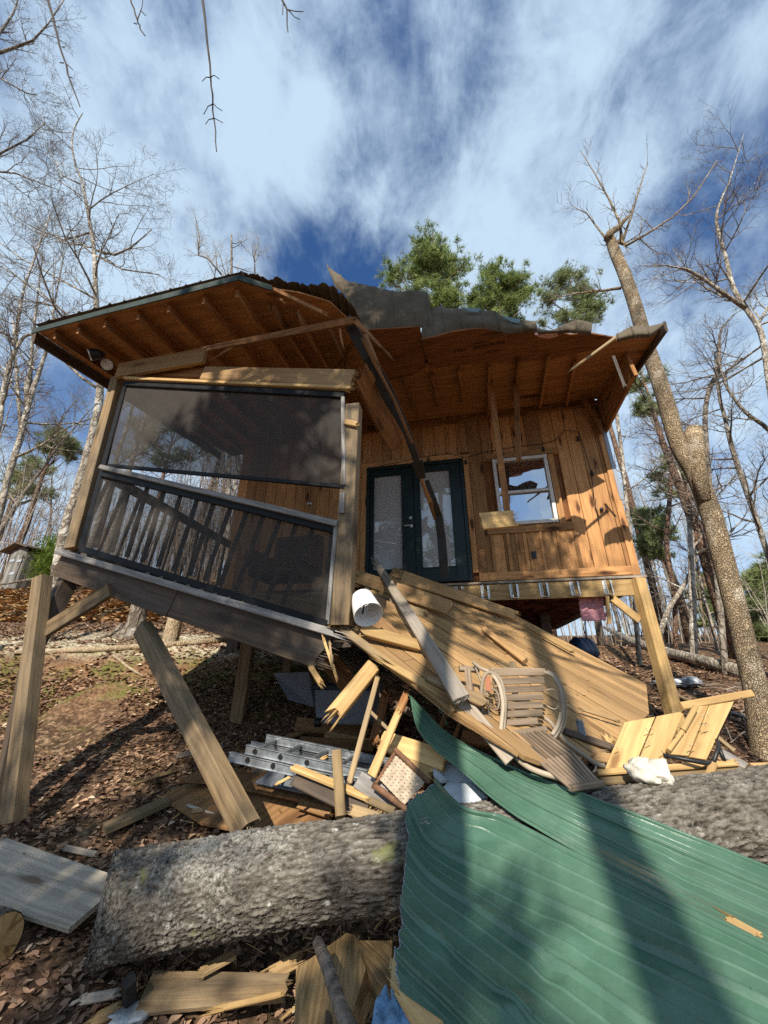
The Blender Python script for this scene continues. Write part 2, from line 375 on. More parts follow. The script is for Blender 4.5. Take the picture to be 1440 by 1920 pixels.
def ground_mat():
    m, t, b = mat('leafy_red_clay'); g = G(t)
    p = g.n('ShaderNodeNewGeometry').outputs['Position']
    lv = g.vor(g.mapping(p, (1, 1, 1.5)), 19, 'F1', 1)       # leaf-sized cells
    sp = g.n('ShaderNodeSeparateColor'); g.l(lv, sp.inputs[0])
    ld = g.vor(p, 19, 'F1', 0)
    c = g.ramp(sp.outputs[0], [(0, (.07, .042, .03)), (.4, (.17, .10, .065)), (.75, (.28, .17, .105)), (1, (.42, .28, .18))])
    c = g.mix(g.mr(ld, .3, .75, 0, .6), c, (.045, .027, .019))
    soil = g.ramp(g.noise(p, 6, 8, .7), [(.3, (.15, .078, .04)), (.5, (.27, .15, .078)), (.7, (.43, .30, .17))])
    big = g.noise(g.mapping(p, (.55, .55, .3), (2.2, .7, 0)), 1, 6, .65)
    sx = g.n('ShaderNodeSeparateXYZ'); g.l(p, sx.inputs[0])
    bank = g.math('MULTIPLY', g.mr(sx.outputs[1], 5.0, 6.0), g.mr(sx.outputs[1], 8.6, 7.6))
    bank = g.math('MULTIPLY', bank, g.mr(sx.outputs[0], 1.5, -.5))
    sf = g.math('ADD', g.mr(big, .56, .66), g.math('MULTIPLY', bank, g.mr(g.noise(p, 2.6, 7, .7), .34, .56)), True)
    c = g.mix(sf, c, soil)
    moss = g.math('MULTIPLY', g.mr(g.noise(g.mapping(p, (1, 1, 1), (5, 3, 0)), 1.6, 8, .7), .46, .56), g.mr(g.noise(p, 24, 5, .7), .38, .56))
    mfac = g.math('MULTIPLY', moss, g.math('ADD', g.math('MULTIPLY', bank, 1.0), .12))
    c = g.mix(mfac, c, (.16, .165, .045))
    pal = g.math('MULTIPLY', g.math('MULTIPLY', g.mr(sx.outputs[1], 6.5, 7.0), g.mr(sx.outputs[1], 8.8, 8.2)), g.mr(sx.outputs[0], 0, -2))
    c = g.mix(g.math('MULTIPLY', pal, g.mr(g.noise(p, 9, 7, .75), .40, .56, 0, .9)), c, (.64, .57, .43))
    g.l(c, b.inputs['Base Color']); b.inputs['Roughness'].default_value = .95; b.inputs['Specular IOR Level'].default_value = .1
    h = g.math('ADD', g.math('MULTIPLY', ld, -1.2), g.noise(p, 40, 6, .7))
    g.l(g.bump(h, 1.0, .035), b.inputs['Normal']); return m
M['ground'] = ground_mat()
# ---------------------------------------------------------------- mesh builder and object tree
RND = random.Random(11)
WLOC = {}
class MB:
    def __init__(s): s.v = []; s.f = []; s.w = []; s.r = []; s.rv = None; s.newboard()
    def newboard(s):
        s.off = V((RND.uniform(0, 90), RND.uniform(0, 90), RND.uniform(0, 90))); s.rv = RND.random()
    def vert(s, p, w, r=None):
        s.v.append(tuple(p)); s.w.append((w[0] + s.off.x, w[1] + s.off.y, w[2] + s.off.z)); s.r.append(s.rv if r is None else r)
        return len(s.v) - 1
    def box(s, c, ax, ay, az, hx, hy, hz):
        """plain box: centre, axes, half sizes; grain along ax"""
        i = []
        for sx in (-1, 1):
            for sy in (-1, 1):
                for sz in (-1, 1):
                    i.append(s.vert(c + ax * (hx * sx) + ay * (hy * sy) + az * (hz * sz), (hx * sx, hy * sy, hz * sz)))
        a = i
        if ax.cross(ay).dot(az) < 0:
            fs = [(0, 2, 3, 1), (4, 5, 7, 6), (0, 1, 5, 4), (2, 6, 7, 3), (0, 4, 6, 2), (1, 3, 7, 5)]
        else:
            fs = [(0, 1, 3, 2), (4, 6, 7, 5), (0, 4, 5, 1), (2, 3, 7, 6), (0, 2, 6, 4), (1, 5, 7, 3)]
        for f in fs: s.f.append(tuple(a[k] for k in f))
    def plank(s, p0, p1, w, t, face, j0=0, j1=0, bow=0, seg=None, w1=None, bev=.006, spikes=0, twist=0):
        """board from p0 to p1, width w (across), thickness t along 'face' direction; j0/j1 jagged ends"""
        s.newboard()
        d = p1 - p0; ln = d.length; ax = d / ln
        fz = (face - ax * face.dot(ax)).normalized(); ay = fz.cross(ax)
        w1 = w if w1 is None else w1
        seg = seg or max(1, int(ln / .35)); rings = []
        ncs = 12 if (j0 or j1) else 8
        def section(hw, ht):
            b = min(bev, hw * .4, ht * .4)
            pts = [(hw, -ht + b), (hw, ht - b), (hw - b, ht)]
            if ncs == 12: pts += [(hw * .33, ht), (-hw * .33, ht)]
            pts += [(-hw + b, ht), (-hw, ht - b), (-hw, -ht + b), (-hw + b, -ht)]
            if ncs == 12: pts += [(-hw * .33, -ht), (hw * .33, -ht)]
            pts += [(hw - b, -ht)]
            return pts
        for k in range(seg + 1):
            f = k / seg; pos = p0 + d * f + fz * (bow * 4 * f * (1 - f))
            hw = (w + (w1 - w) * f) / 2; ht = t / 2
            a = twist * f; y2 = ay * math.cos(a) + fz * math.sin(a); z2 = fz * math.cos(a) - ay * math.sin(a)
            rg = []
            for q, (yy, zz) in enumerate(section(hw, ht)):
                o = 0
                if k == 0 and j0: o = j0 * RND.uniform(-.2, 1)
                if k == seg and j1: o = -j1 * RND.uniform(-.2, 1)
                rg.append(s.vert(pos + y2 * yy + z2 * zz + ax * o, (f * ln + o, yy, zz)))
            rings.append((rg, pos, y2, z2, hw, ht))
        n = ncs
        for a, b in zip(rings, rings[1:]):
            for q in range(n):
                s.f.append((a[0][q], a[0][(q + 1) % n], b[0][(q + 1) % n], b[0][q]))
        for e, jj, sg in ((0, j0, 1), (-1, j1, -1)):
            rg, pos, y2, z2, hw, ht = rings[e]
            o = jj * sg * RND.uniform(.2, .9) if jj else 0
            c = s.vert(pos + ax * o, ((0 if e == 0 else ln) + o, 0, 0))
            for q in range(n):
                tri = (rg[(q + 1) % n], rg[q], c)
                s.f.append(tri if e == 0 else tri[::-1])
            if jj and spikes:
                for _ in range(spikes):
                    yy = RND.uniform(-.85, .85) * hw; zz = RND.uniform(-.7, .7) * ht; r = RND.uniform(.004, .010)
                    b0 = pos + y2 * yy + z2 * zz + ax * (sg * jj)
                    tip = pos + y2 * (yy + RND.uniform(-.3, .3) * hw) + z2 * (zz + RND.uniform(-.4, .8) * ht) - ax * (sg * jj * RND.uniform(.2, 1.3))
                    q = [s.vert(b0 + y2 * r, (0, yy, zz)), s.vert(b0 - y2 * r * .6 + z2 * r, (0, yy, zz)), s.vert(b0 - y2 * r * .6 - z2 * r, (0, yy, zz)), s.vert(tip, (jj, yy, zz))]
                    s.f += [(q[0], q[1], q[3]), (q[1], q[2], q[3]), (q[2], q[0], q[3])]
        return s
    def plate(s, pts, nrm, t, grain, back=True):
        """flat polygon (world points, any order) with thickness t behind nrm; grain direction for the wood"""
        s.newboard()
        gx = (grain - nrm * grain.dot(nrm)).normalized(); gy = nrm.cross(gx)
        o = pts[0]
        area = sum((pts[i] - o).cross(pts[(i + 1) % len(pts)] - o).dot(nrm) for i in range(len(pts)))
        if area < 0: pts = pts[::-1]
        A = [s.vert(p, ((p - o).dot(gx), (p - o).dot(gy), 0)) for p in pts]
        s.f.append(tuple(A))
        if t:
            B = [s.vert(p - nrm * t, ((p - o).dot(gx), (p - o).dot(gy), t)) for p in pts]
            s.f.append(tuple(B[::-1])); n = len(pts)
            for i in range(n): s.f.append((A[(i + 1) % n], A[i], B[i], B[(i + 1) % n]))
        return s
    def tube(s, pts, rr, n=6, cap=True, w0=0):
        rings = []; acc = w0; prev = None
        up = V((.31, .22, .92))
        for i, p in enumerate(pts):
            a = pts[max(0, i - 1)]; b = pts[min(len(pts) - 1, i + 1)]
            d = (b - a)
            if d.length < 1e-9: d = V((0, 0, 1))
            d.normalize()
            if prev is None:
                x = d.cross(up)
                if x.length < .1: x = d.cross(V((1, 0, 0)))
            else: x = prev - d * prev.dot(d)
            x.normalize(); prev = x; y = d.cross(x)
            if i: acc += (p - pts[i - 1]).length
            r = rr[i] if not isinstance(rr, (int, float)) else rr
            rings.append([s.vert(p + x * (r * math.cos(2 * math.pi * k / n)) + y * (r * math.sin(2 * math.pi * k / n)), (acc, r * math.cos(2 * math.pi * k / n), r * math.sin(2 * math.pi * k / n))) for k in range(n)])
        for a, b in zip(rings, rings[1:]):
            for k in range(n): s.f.append((a[k], a[(k + 1) % n], b[(k + 1) % n], b[k]))
        if cap:
            s.f.append(tuple(rings[0][::-1])); s.f.append(tuple(rings[-1]))
        return s
    def lathe(s, c, axis, prof, n=20, cap0=True, cap1=True):
        """prof: list of (distance along axis, radius)"""
        axis = axis.normalized(); x = axis.cross(V((.1, .3, 1))); x.normalize(); y = axis.cross(x); rings = []
        for h, r in prof:
            rings.append([s.vert(c + axis * h + (x * math.cos(2 * math.pi * k / n) + y * math.sin(2 * math.pi * k / n)) * r, (h, r * math.cos(k), r * math.sin(k))) for k in range(n)])
        for a, b in zip(rings, rings[1:]):
            for k in range(n): s.f.append((a[k], a[(k + 1) % n], b[(k + 1) % n], b[k]))
        if cap0: s.f.append(tuple(rings[0][::-1]))
        if cap1: s.f.append(tuple(rings[-1]))
        return s
    def build(s, name, m, parent=None, smooth=False, label=None):
        P = np.array(s.v, dtype=np.float64).reshape(-1, 3)
        if parent is not None: base = WLOC[parent]
        else:
            base = V(((P[:, 0].min() + P[:, 0].max()) / 2, (P[:, 1].min() + P[:, 1].max()) / 2, P[:, 2].min()))
        me = bpy.data.meshes.new(name)
        me.from_pydata((P - np.array(base)).tolist(), [], s.f)
        a = me.attributes.new('wc', 'FLOAT_VECTOR', 'POINT'); a.data.foreach_set('vector', np.array(s.w, dtype=np.float32).ravel())
        a = me.attributes.new('rnd', 'FLOAT', 'POINT'); a.data.foreach_set('value', np.array(s.r, dtype=np.float32))
        me.materials.append(m)
        if smooth: me.polygons.foreach_set('use_smooth', [True] * len(me.polygons))
        o = bpy.data.objects.new(name, me); COL.objects.link(o)
        if parent is None: o.location = base; WLOC[o] = V(base)
        else: o.parent = parent; WLOC[o] = V(base)
        if label: o['label'] = label
        return o
def thing(name, label, cat, loc, group=None):
    o = bpy.data.objects.new(name, None); COL.objects.link(o); o.location = loc; WLOC[o] = V(loc)
    o.empty_display_size = .2; o['label'] = label; o['category'] = cat
    if group: o['group'] = group
    return o
def tag(o, label, cat, group=None):
    o['label'] = label; o['category'] = cat
    if group: o['group'] = group
    return o
def struct(o, kind='structure'): o['kind'] = kind; return o
def meshobj(name, P, F, m, parent=None, rnd=None, wc=None, smooth=False):
    """numpy mesh"""
    me = bpy.data.meshes.new(name)
    base = V((0, 0, 0)) if parent is None else WLOC[parent]
    me.vertices.add(len(P)); me.vertices.foreach_set('co', (P - np.array(base)).astype(np.float32).ravel())
    k = F.shape[1]
    me.loops.add(F.size); me.loops.foreach_set('vertex_index', F.astype(np.int32).ravel())
    me.polygons.add(len(F)); me.polygons.foreach_set('loop_start', np.arange(0, F.size, k, dtype=np.int32))
    if smooth: me.polygons.foreach_set('use_smooth', np.ones(len(F), dtype=bool))
    me.update(calc_edges=True)
    if rnd is not None:
        a = me.attributes.new('rnd', 'FLOAT', 'POINT'); a.data.foreach_set('value', rnd.astype(np.float32))
    if wc is not None:
        a = me.attributes.new('wc', 'FLOAT_VECTOR', 'POINT'); a.data.foreach_set('vector', wc.astype(np.float32).ravel())
    me.materials.append(m); me.validate()
    o = bpy.data.objects.new(name, me); COL.objects.link(o)
    if parent is not None: o.parent = parent
    WLOC[o] = V(base); return o
def grid_surface(rows, na, nb, rib=None, flip=False):
    """Catmull-Rom surface through a control net rows[b][a]; returns arrays P (nb,na,3), a and b metres"""
    C = np.array([[tuple(p) for p in r] for r in rows], dtype=np.float64)
    def cr(Q, n):
        m = len(Q); out = []
        for t in np.linspace(0, m - 1, n):
            i = min(int(t), m - 2); f = t - i
            p1, p2 = Q[i], Q[i + 1]; p0 = Q[i - 1] if i > 0 else 2 * p1 - p2; p3 = Q[i + 2] if i + 2 < m else 2 * p2 - p1
            out.append(.5 * (2 * p1 + (p2 - p0) * f + (2 * p0 - 5 * p1 + 4 * p2 - p3) * f * f + (3 * p1 - p0 - 3 * p2 + p3) * f ** 3))
        return np.array(out)
    S = cr(C, nb)                                   # along b
    S = cr(S.transpose(1, 0, 2), na).transpose(1, 0, 2)
    return S
def sheet(name, rows, na, nb, prof, m, parent, thick=.002, dent=0.0, seed=3, tear=0.0, folds=()):
    """bent metal sheet with a rib profile prof(b in control units) -> height"""
    S = grid_surface(rows, na, nb)
    du = np.gradient(S, axis=1); dv = np.gradient(S, axis=0)
    nr = np.cross(du, dv); nr /= np.linalg.norm(nr, axis=2, keepdims=True) + 1e-12
    if (nr[..., 1].mean() > 0): nr = -nr
    bb = np.linspace(0, len(rows) - 1, nb); h = np.array([prof(x) for x in bb])
    S = S + nr * h[:, None, None]
    for p0, p1, amp, wdt in folds:                # sharp local creases
        a_ = np.array(p0); ab = np.array(p1) - a_; ll = (ab * ab).sum()
        tt = np.clip(((S - a_) @ ab) / ll, -.1, 1.1); dd_ = np.linalg.norm(S - (a_ + tt[..., None] * ab), axis=2)
        S = S + nr * (amp * np.clip(1 - dd_ / wdt, 0, 1) * np.clip(1.2 - np.abs(tt - .5) * 2, 0, 1))[..., None]
    if dent:
        for i in range(nb):
            for j in range(na):
                p = S[i, j]
                d = dent * (mn.noise(V((p[0] * 3.1, p[1] * 3.1, p[2] * 3 + seed))) + .5 * mn.noise(V((p[0] * 8, p[1] * 8, seed))))
                S[i, j] = p + nr[i, j] * d
    la = np.concatenate([[0], np.cumsum(np.linalg.norm(np.diff(S.mean(0), axis=0), axis=1))])
    wc = np.stack(np.broadcast_arrays(la[None, :], bb[:, None] * .25, np.zeros((nb, na))), axis=2)
    if tear:
        for i in range(nb):
            x_ = i * 260 / nb; k = tear * (mn.noise(V((x_ * .06, seed, 0))) * 1.6 + .5 * mn.noise(V((x_ * .22, seed, 5))) + .08 * RND.uniform(-1, 1))
            dvec = S[i, 0] - S[i, 1]; dvec /= np.linalg.norm(dvec) + 1e-9
            for j in range(6): S[i, j] += dvec * k * (1 - j / 6)
    idx = np.arange(nb * na).reshape(nb, na)
    F = np.stack([idx[:-1, :-1], idx[:-1, 1:], idx[1:, 1:], idx[1:, :-1]], axis=2).reshape(-1, 4)
    P = S.reshape(-1, 3); B = (S - nr * thick).reshape(-1, 3); n = len(P)
    edge = [idx[0, :], idx[-1, ::-1], idx[::-1, 0], idx[:, -1]]
    E = np.concatenate([np.stack([e[1:], e[:-1], e[:-1] + n, e[1:] + n], axis=1) for e in edge])
    FF = np.concatenate([F, F[:, ::-1] + n, E])
    W2 = wc.reshape(-1, 3)
    global LAST_S, LAST_N; LAST_S, LAST_N = S, nr
    o = meshobj(name, np.concatenate([P, B]), FF, m, parent, np.full(2 * n, .5), np.concatenate([W2, W2]), smooth=True)
    return o
# ---------------------------------------------------------------- ground sheet and leaf litter
xs = np.concatenate([-np.geomspace(200, 8.2, 46), np.arange(-8, 7.01, .1), np.geomspace(7.2, 200, 46)])
ys = np.concatenate([-np.geomspace(60, 1.2, 20), np.arange(-1, 11.01, .1), np.geomspace(11.3, 220, 60)])
GZ = np.array([[gz(x, y) for x in xs] for y in ys])
gx, gy = np.meshgrid(xs, ys)
idx = np.arange(gx.size).reshape(gx.shape)
GF = np.stack([idx[:-1, :-1], idx[:-1, 1:], idx[1:, 1:], idx[1:, :-1]], axis=2).reshape(-1, 4)
struct(meshobj('ground', np.stack([gx, gy, GZ], axis=2).reshape(-1, 3), GF, M['ground'], smooth=True))
def gzv(x, y):
    i = np.clip(np.searchsorted(xs, x) - 1, 0, len(xs) - 2); j = np.clip(np.searchsorted(ys, y) - 1, 0, len(ys) - 2)
    fx = (x - xs[i]) / (xs[i + 1] - xs[i]); fy = (y - ys[j]) / (ys[j + 1] - ys[j])
    return (GZ[j, i] * (1 - fx) + GZ[j, i + 1] * fx) * (1 - fy) + (GZ[j + 1, i] * (1 - fx) + GZ[j + 1, i + 1] * fx) * fy
rg = np.random.default_rng(5)
def litter(n, x0, x1, y0, y1, s0, s1, name, m, lift=.02, curl=.5, bankskip=True):
    x = rg.uniform(x0, x1, n); y = y0 + (y1 - y0) * rg.uniform(0, 1, n) ** 1.25
    if bankskip:                                   # the bank behind the porch is mostly bare soil and moss
        nz = np.array([mn.noise(V((a * .9, b * .9, 3))) for a, b in zip(x, y)])
        keep = ~((y > 5.35) & (y < 8.6) & (x < .8) & (nz < -.22))
        keep &= nz > -.42
        x = x[keep]; y = y[keep]; n = len(x)
    z = gzv(x, y) + rg.uniform(0, lift, n)
    a = rg.uniform(0, 2 * np.pi, n); s = rg.uniform(s0, s1, n); ar = rg.uniform(.38, .7, n)
    tx = np.stack([np.cos(a), np.sin(a), rg.normal(0, .32, n)], 1); tx /= np.linalg.norm(tx, axis=1, keepdims=True)
    ty = np.stack([-np.sin(a), np.cos(a), rg.normal(0, .38, n)], 1); ty /= np.linalg.norm(ty, axis=1, keepdims=True)
    up = np.array([0, 0, 1.0])
    c = np.stack([x, y, z], 1); S = s[:, None]; Wd = (s * ar)[:, None]; K = (rg.uniform(-.3, 1, n) * curl * s)[:, None] * up
    pts = np.stack([c - tx * S * .5, c - tx * S * .1 + ty * Wd * .5 + K * .45, c + tx * S * .25 + ty * Wd * .35 + K * .3, c + tx * S * .55 + K * .15,
                    c + tx * S * .25 - ty * Wd * .35 + K * .3, c - tx * S * .1 - ty * Wd * .5 + K * .45, c + tx * S * .1 + K * -.05], 1)
    P = pts.reshape(-1, 3); b = np.arange(n)[:, None] * 7
    F = np.concatenate([b + np.array([[0, 6, 1, 1]]) * 1, ], 0) if False else None
    tri = [(0, 6, 1), (1, 6, 2), (2, 6, 3), (3, 6, 4), (4, 6, 5), (5, 6, 0)]
    F = np.concatenate([b + np.array([t]) for t in tri], 0)
    r = np.clip(rg.normal(.45, .25, n), 0, 1)
    return struct(meshobj(name, P, F, m, None, np.repeat(r, 7)), 'stuff')
litter(46000, -7.5, 5.5, 2.0, 6.2, .03, .075, 'leaf_litter', M['leaf'])
litter(26000, -9, 8, 5.5, 12, .045, .10, 'leaf_litter', M['leaf'])
# ================================================================ CABIN
def qpts(pxs, fn): return [fn(u, v) for u, v in pxs]
cabin = thing('cabin', 'pine cabin on stilts with its front porch roof torn open', 'cabin', A0 + UP * gz(-2.84, 6.7))
# wall boards, cut round the doors and the window
ds0, dz0 = wsz(686, 1092); ds1, dz1 = wsz(868, 876)
DOOR = (ds0, ds1, ZF + .02, wsz(690, 880)[1])
wa = wsz(922, 862); wb = wsz(1042, 980); wc_ = wsz(1026, 850)
WIN = (wa[0] + .0, wsz(1035, 915)[0], wb[1], wa[1] - .02)
mb = MB(); s = 0.0
while s < WL - .02:
    w = min(RND.uniform(.17, .24), WL - s)
    spans = [(ZF + .0, ZT + .12)]
    for (a, b, z0, z1) in (DOOR, WIN):
        if s + w > a + .01 and s < b - .01:
            ns = []
            for (p, q) in spans:
                if z0 > p: ns.append((p, min(q, z0)))
                if z1 < q: ns.append((max(p, z1), q))
            spans = ns
    for (p, q) in spans:
        if q - p < .03: continue
        mb.plank(Wp(s + w / 2, p, -.012 + RND.uniform(-.002, .002)), Wp(s + w / 2, q, -.012), w - .006, .024, nW, bev=.005)
    s += w
mb.build('wall', M['siding'], cabin)
mb = MB(); mb.plate([Wp(0, ZF, -.03), Wp(WL, ZF, -.03), Wp(WL, ZT + .1, -.03), Wp(0, ZT + .1, -.03)], nW, .1, UP)
for q, sg in ((0, -1), (WL, 1)):
    mb.plate([Wp(q, ZF, -.03), Wp(q, ZF, -6), Wp(q, ZT + .35, -6), Wp(q, ZT + .1, -.03)], dW * sg, .08, UP)
mb.plate([Wp(0, ZF - .02, -.05), Wp(WL, ZF - .02, -.05), Wp(WL, ZF - .02, -6), Wp(0, ZF - .02, -6)], -UP, .1, dW)
mb.plate([Wp(0, ZF, -6), Wp(WL, ZF, -6), Wp(WL, ZT, -6), Wp(0, ZT, -6)], -nW, .1, UP)
mb.build('house_body', M['osb'], cabin)
# trims
mb = MB()
mb.plank(Wp(DOOR[1] + .1, ZF + .07, .014), Wp(WL - .10, ZF + .07, .014), .13, .028, nW)
mb.plank(Wp(WIN[0] - .2, WIN[2] - .075, .016), Wp(WIN[1] + .2, WIN[2] - .075, .016), .11, .03, nW)
mb.plank(Wp(WIN[0] - .1, WIN[3] + .075, .016), Wp(WIN[1] + .2, WIN[3] + .06, .016), .10, .03, nW)
mb.plank(Wp(WIN[1] + .06, WIN[2] - .02, .014), Wp(WIN[1] + .06, WIN[3] + .0, .014), .09, .026, nW)
mb.plank(Wp(DOOR[0] - .06, ZF + .14, .014), Wp(DOOR[0] - .06, DOOR[3] + .02, .014), .10, .028, nW)
mb.plank(Wp(DOOR[1] + .055, ZF + .14, .014), Wp(DOOR[1] + .055, DOOR[3] + .02, .014), .09, .028, nW)
mb.plank(Wp(DOOR[0] - .12, DOOR[3] + .07, .016), Wp(DOOR[1] + .12, DOOR[3] + .07, .016), .10, .03, nW)
mb.plank(Wp(WL - .05, ZF + .0, .015), Wp(WL - .05, ZT - .4, .015), .10, .03, nW)
for z in [q for q in np.linspace(WIN[0] - .15, WIN[1] + .2, 6)]:
    mb.plank(Wp(z, ZF + .14, .010), Wp(z, WIN[2] - .135, .010), .045, .02, nW)
mb.build('trim_boards', M['siding'], cabin)
mb = MB(); mb.plate([Wp(WL + .02, 4.0, .03), Wp(WL + .02, 4.0, -.12), Wp(WL + .02, 5.3, -.12), Wp(WL + .02, 5.3, .03)], dW, .012, UP)
mb.plank(Wp(WL - .0, 4.0, .034), Wp(WL - .0, 5.3, .034), .055, .008, nW)
mb.build('corner_flashing', M['lead'], cabin)
# doors
def framed(parent, s0, s1, z0, z1, o, wl, wr, wb, wt, th, m, name):
    mb = MB()
    mb.plank(Wp(s0 + wl / 2, z0, o), Wp(s0 + wl / 2, z1, o), wl, th, nW, bev=.004)
    mb.plank(Wp(s1 - wr / 2, z0, o), Wp(s1 - wr / 2, z1, o), wr, th, nW, bev=.004)
    mb.plank(Wp(s0 + wl, z0 + wb / 2, o), Wp(s1 - wr, z0 + wb / 2, o), wb, th, nW, bev=.004)
    mb.plank(Wp(s0 + wl, z1 - wt / 2, o), Wp(s1 - wr, z1 - wt / 2, o), wt, th, nW, bev=.004)
    return mb.build(name, m, parent)
mid = (DOOR[0] + DOOR[1]) / 2 - .02
framed(cabin, DOOR[0], DOOR[1], DOOR[2], DOOR[3], .0, .05, .05, .04, .06, .10, M['doorgreen'], 'door_frame')
for i, (a, b) in enumerate(((DOOR[0] + .05, mid), (mid, DOOR[1] - .05))):
    gl = [wsz(701, 0)[0]] if False else None
    g0, g1 = ((wsz(700, 1000)[0], wsz(756, 1000)[0]) if i == 0 else (wsz(789, 990)[0], wsz(851, 990)[0]))
    zb = DOOR[2] + .23
    d = framed(cabin, a + .004, b - .004, DOOR[2] + .04, DOOR[3] - .06, -.005, g0 - a, b - g1, .2, .12, .05, M['doorgreen'], 'door')
    mb = MB(); mb.plate([Wp(g0, zb, -.012), Wp(g1, zb, -.012), Wp(g1, DOOR[3] - .16, -.012), Wp(g0, DOOR[3] - .16, -.012)], nW, .01, UP)
    mb.build('glass_pane', M['doorglass'], d)
    mb = MB()
    for (p, q, r, t) in ((g0, zb, g0, DOOR[3] - .17), (g1, zb, g1, DOOR[3] - .17), (g0, zb, g1, zb), (g0, DOOR[3] - .17, g1, DOOR[3] - .17)):
        mb.plank(Wp(p, q, .022), Wp(r, t, .022), .03, .016, nW)
    mb.build('glazing_bead', M['doorgreen'], d)
    if i == 0:
        mb = MB(); c = Wp(mid - .06, ZF + .98, .02)
        mb.lathe(c, nW, [(0, .03), (.012, .03), (.014, .012), (.05, .012)], 14)
        mb.tube([c + nW * .05, c + nW * .052 - dW * .06 - UP * .004, c + nW * .05 - dW * .11 - UP * .008], .009, 8)
        mb.lathe(Wp(mid - .06, ZF + 1.12, .02), nW, [(0, .026), (.02, .024)], 14)
        mb.build('handle', M['galv'], d)
# window
wn_ = framed(cabin, WIN[0], WIN[1], WIN[2], WIN[3], .01, .055, .055, .055, .055, .07, M['white'], 'window')
zm = (WIN[2] + WIN[3]) / 2 - .03
mb = MB(); mb.plank(Wp(WIN[0] + .055, zm, .01), Wp(WIN[1] - .055, zm, .01), .05, .05, nW); mb.build('meeting_rail', M['white'], wn_)
for q0, q1, o in ((WIN[2] + .05, zm - .02, -.012), (zm + .02, WIN[3] - .05, .0)):
    mb = MB(); mb.plate([Wp(WIN[0] + .05, q0, o), Wp(WIN[1] - .05, q0, o), Wp(WIN[1] - .05, q1, o), Wp(WIN[0] + .05, q1, o)], nW, .006, UP)
    mb.build('glass_pane', M['glass'], wn_)
# outlet
os_, oz_ = wsz(1001, 1041)
mb = MB(); mb.box(Wp(os_, oz_, .008), UP, dW, nW, .058, .036, .006)
for q in (-.024, .024): mb.box(Wp(os_, oz_ + q, .017), UP, dW, nW, .016, .015, .004)
mb.build('outlet', M['black'], cabin)
# ledger and hangers
mb = MB(); mb.plank(Wp(1.6, ZF - .17, .02), Wp(WL - .02, ZF - .17, .02), .235, .045, nW); mb.build('ledger', M['fresh'], cabin)
mb = MB(); mb.plank(Wp(DOOR[0], ZF - .03, .03), Wp(WL + .05, ZF - .03, .03), .035, .07, nW); mb.build('sill_flashing', M['grey'], cabin)
hs = [wsz(u, 1112)[0] for u in (862, 910, 964, 1020, 1078, 1140)]
for q in hs:
    mb = MB()
    for e in (-.034, .034):
        mb.plate([Wp(q + e, ZF - .27, .046), Wp(q + e, ZF - .06, .046), Wp(q + e, ZF - .06, .085), Wp(q + e * .9, ZF - .16, .11), Wp(q + e, ZF - .27, .13)], dW * (1 if e > 0 else -1), .003, UP)
        mb.plate([Wp(q + e, ZF - .27, .047), Wp(q + e, ZF - .06, .047), Wp(q + e * 1.9, ZF - .07, .047), Wp(q + e * 1.8, ZF - .25, .047)], nW, .003, UP)
    mb.plate([Wp(q - .034, ZF - .27, .046), Wp(q + .034, ZF - .27, .046), Wp(q + .034, ZF - .27, .13), Wp(q - .034, ZF - .27, .13)], UP, .003, dW)
    mb.build('joist_hanger', M['galv'], cabin)
# posts under the cabin
ps = wsz(1197, 1105)[0]
p_top = Wp(ps, ZF - .06, .02); bz = gz(p_top.x, p_top.y)
mb = MB(); mb.plank(V((p_top.x, p_top.y, bz - .1)) + nW * .1, p_top + nW * .03, .145, .145, nW + dW * .35, bev=.008); mb.build('corner_post', M['fresh'], cabin)
mb = MB(); a = wallpx(1148, 1122, .03); b = wallpx(1199, 1163, .03); mb.plank(a, b, .10, .045, nW); mb.build('knee_brace', M['fresh'], cabin)
mb = MB(); a = wallpx(1138, 1118, .10); b = wallpx(1143, 1170, .10); mb.plank(a, b, .045, .04, nW, 0, .01); mb.build('nailer_stub', M['fresh'], cabin)
for sx, off in ((5.6, -2.2), (3.6, -1.6), (1.7, -2.4), (.2, -.3), (4.4, -4.2)):
    p = Wp(sx, 0, off); mb = MB(); mb.plank(V((p.x, p.y, gz(p.x, p.y) - .1)), V((p.x, p.y, ZF - .12)), .19, .19, nW + dW * .3); mb.build('support_post', M['beam'], cabin)
# joists and insulation under the floor
mb = MB()
for q in np.arange(.3, WL, .41): mb.plank(Wp(q, ZF - .16, -.1), Wp(q, ZF - .16, -5.8), .045, .22, dW)
mb.build('floor_joists', M['beam'], cabin)
rr = [[Wp(a, ZF - .20 - .08 * abs(mn.noise(V((a * 1.1, b * 1.3, 2)))) - .08 * max(0, mn.noise(V((a * 3, b * 3, 7)))) - (.03 if a < 4.8 else .0), -.12 - b) for a in np.linspace(.4, WL - .35, 26)] for b in np.linspace(0, 5, 16)]
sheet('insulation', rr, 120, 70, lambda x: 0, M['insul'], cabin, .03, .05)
blobc = wallpx(1112, 1140, -.1)
mb = MB(); rows = [[blobc + dW * (a * .16) + UP * (b * .17 + .03 * mn.noise(V((a * 2, b * 2, 1)))) - nW * (.05 + .05 * mn.noise(V((a * 3, b * 3, 5)))) for a in np.linspace(-1, 1, 9)] for b in np.linspace(-1, 1, 9)]
sheet('insulation', rows, 30, 30, lambda x: 0, plain('bright_pink_batt', (.62, .30, .34), .95), cabin, .04, .03)
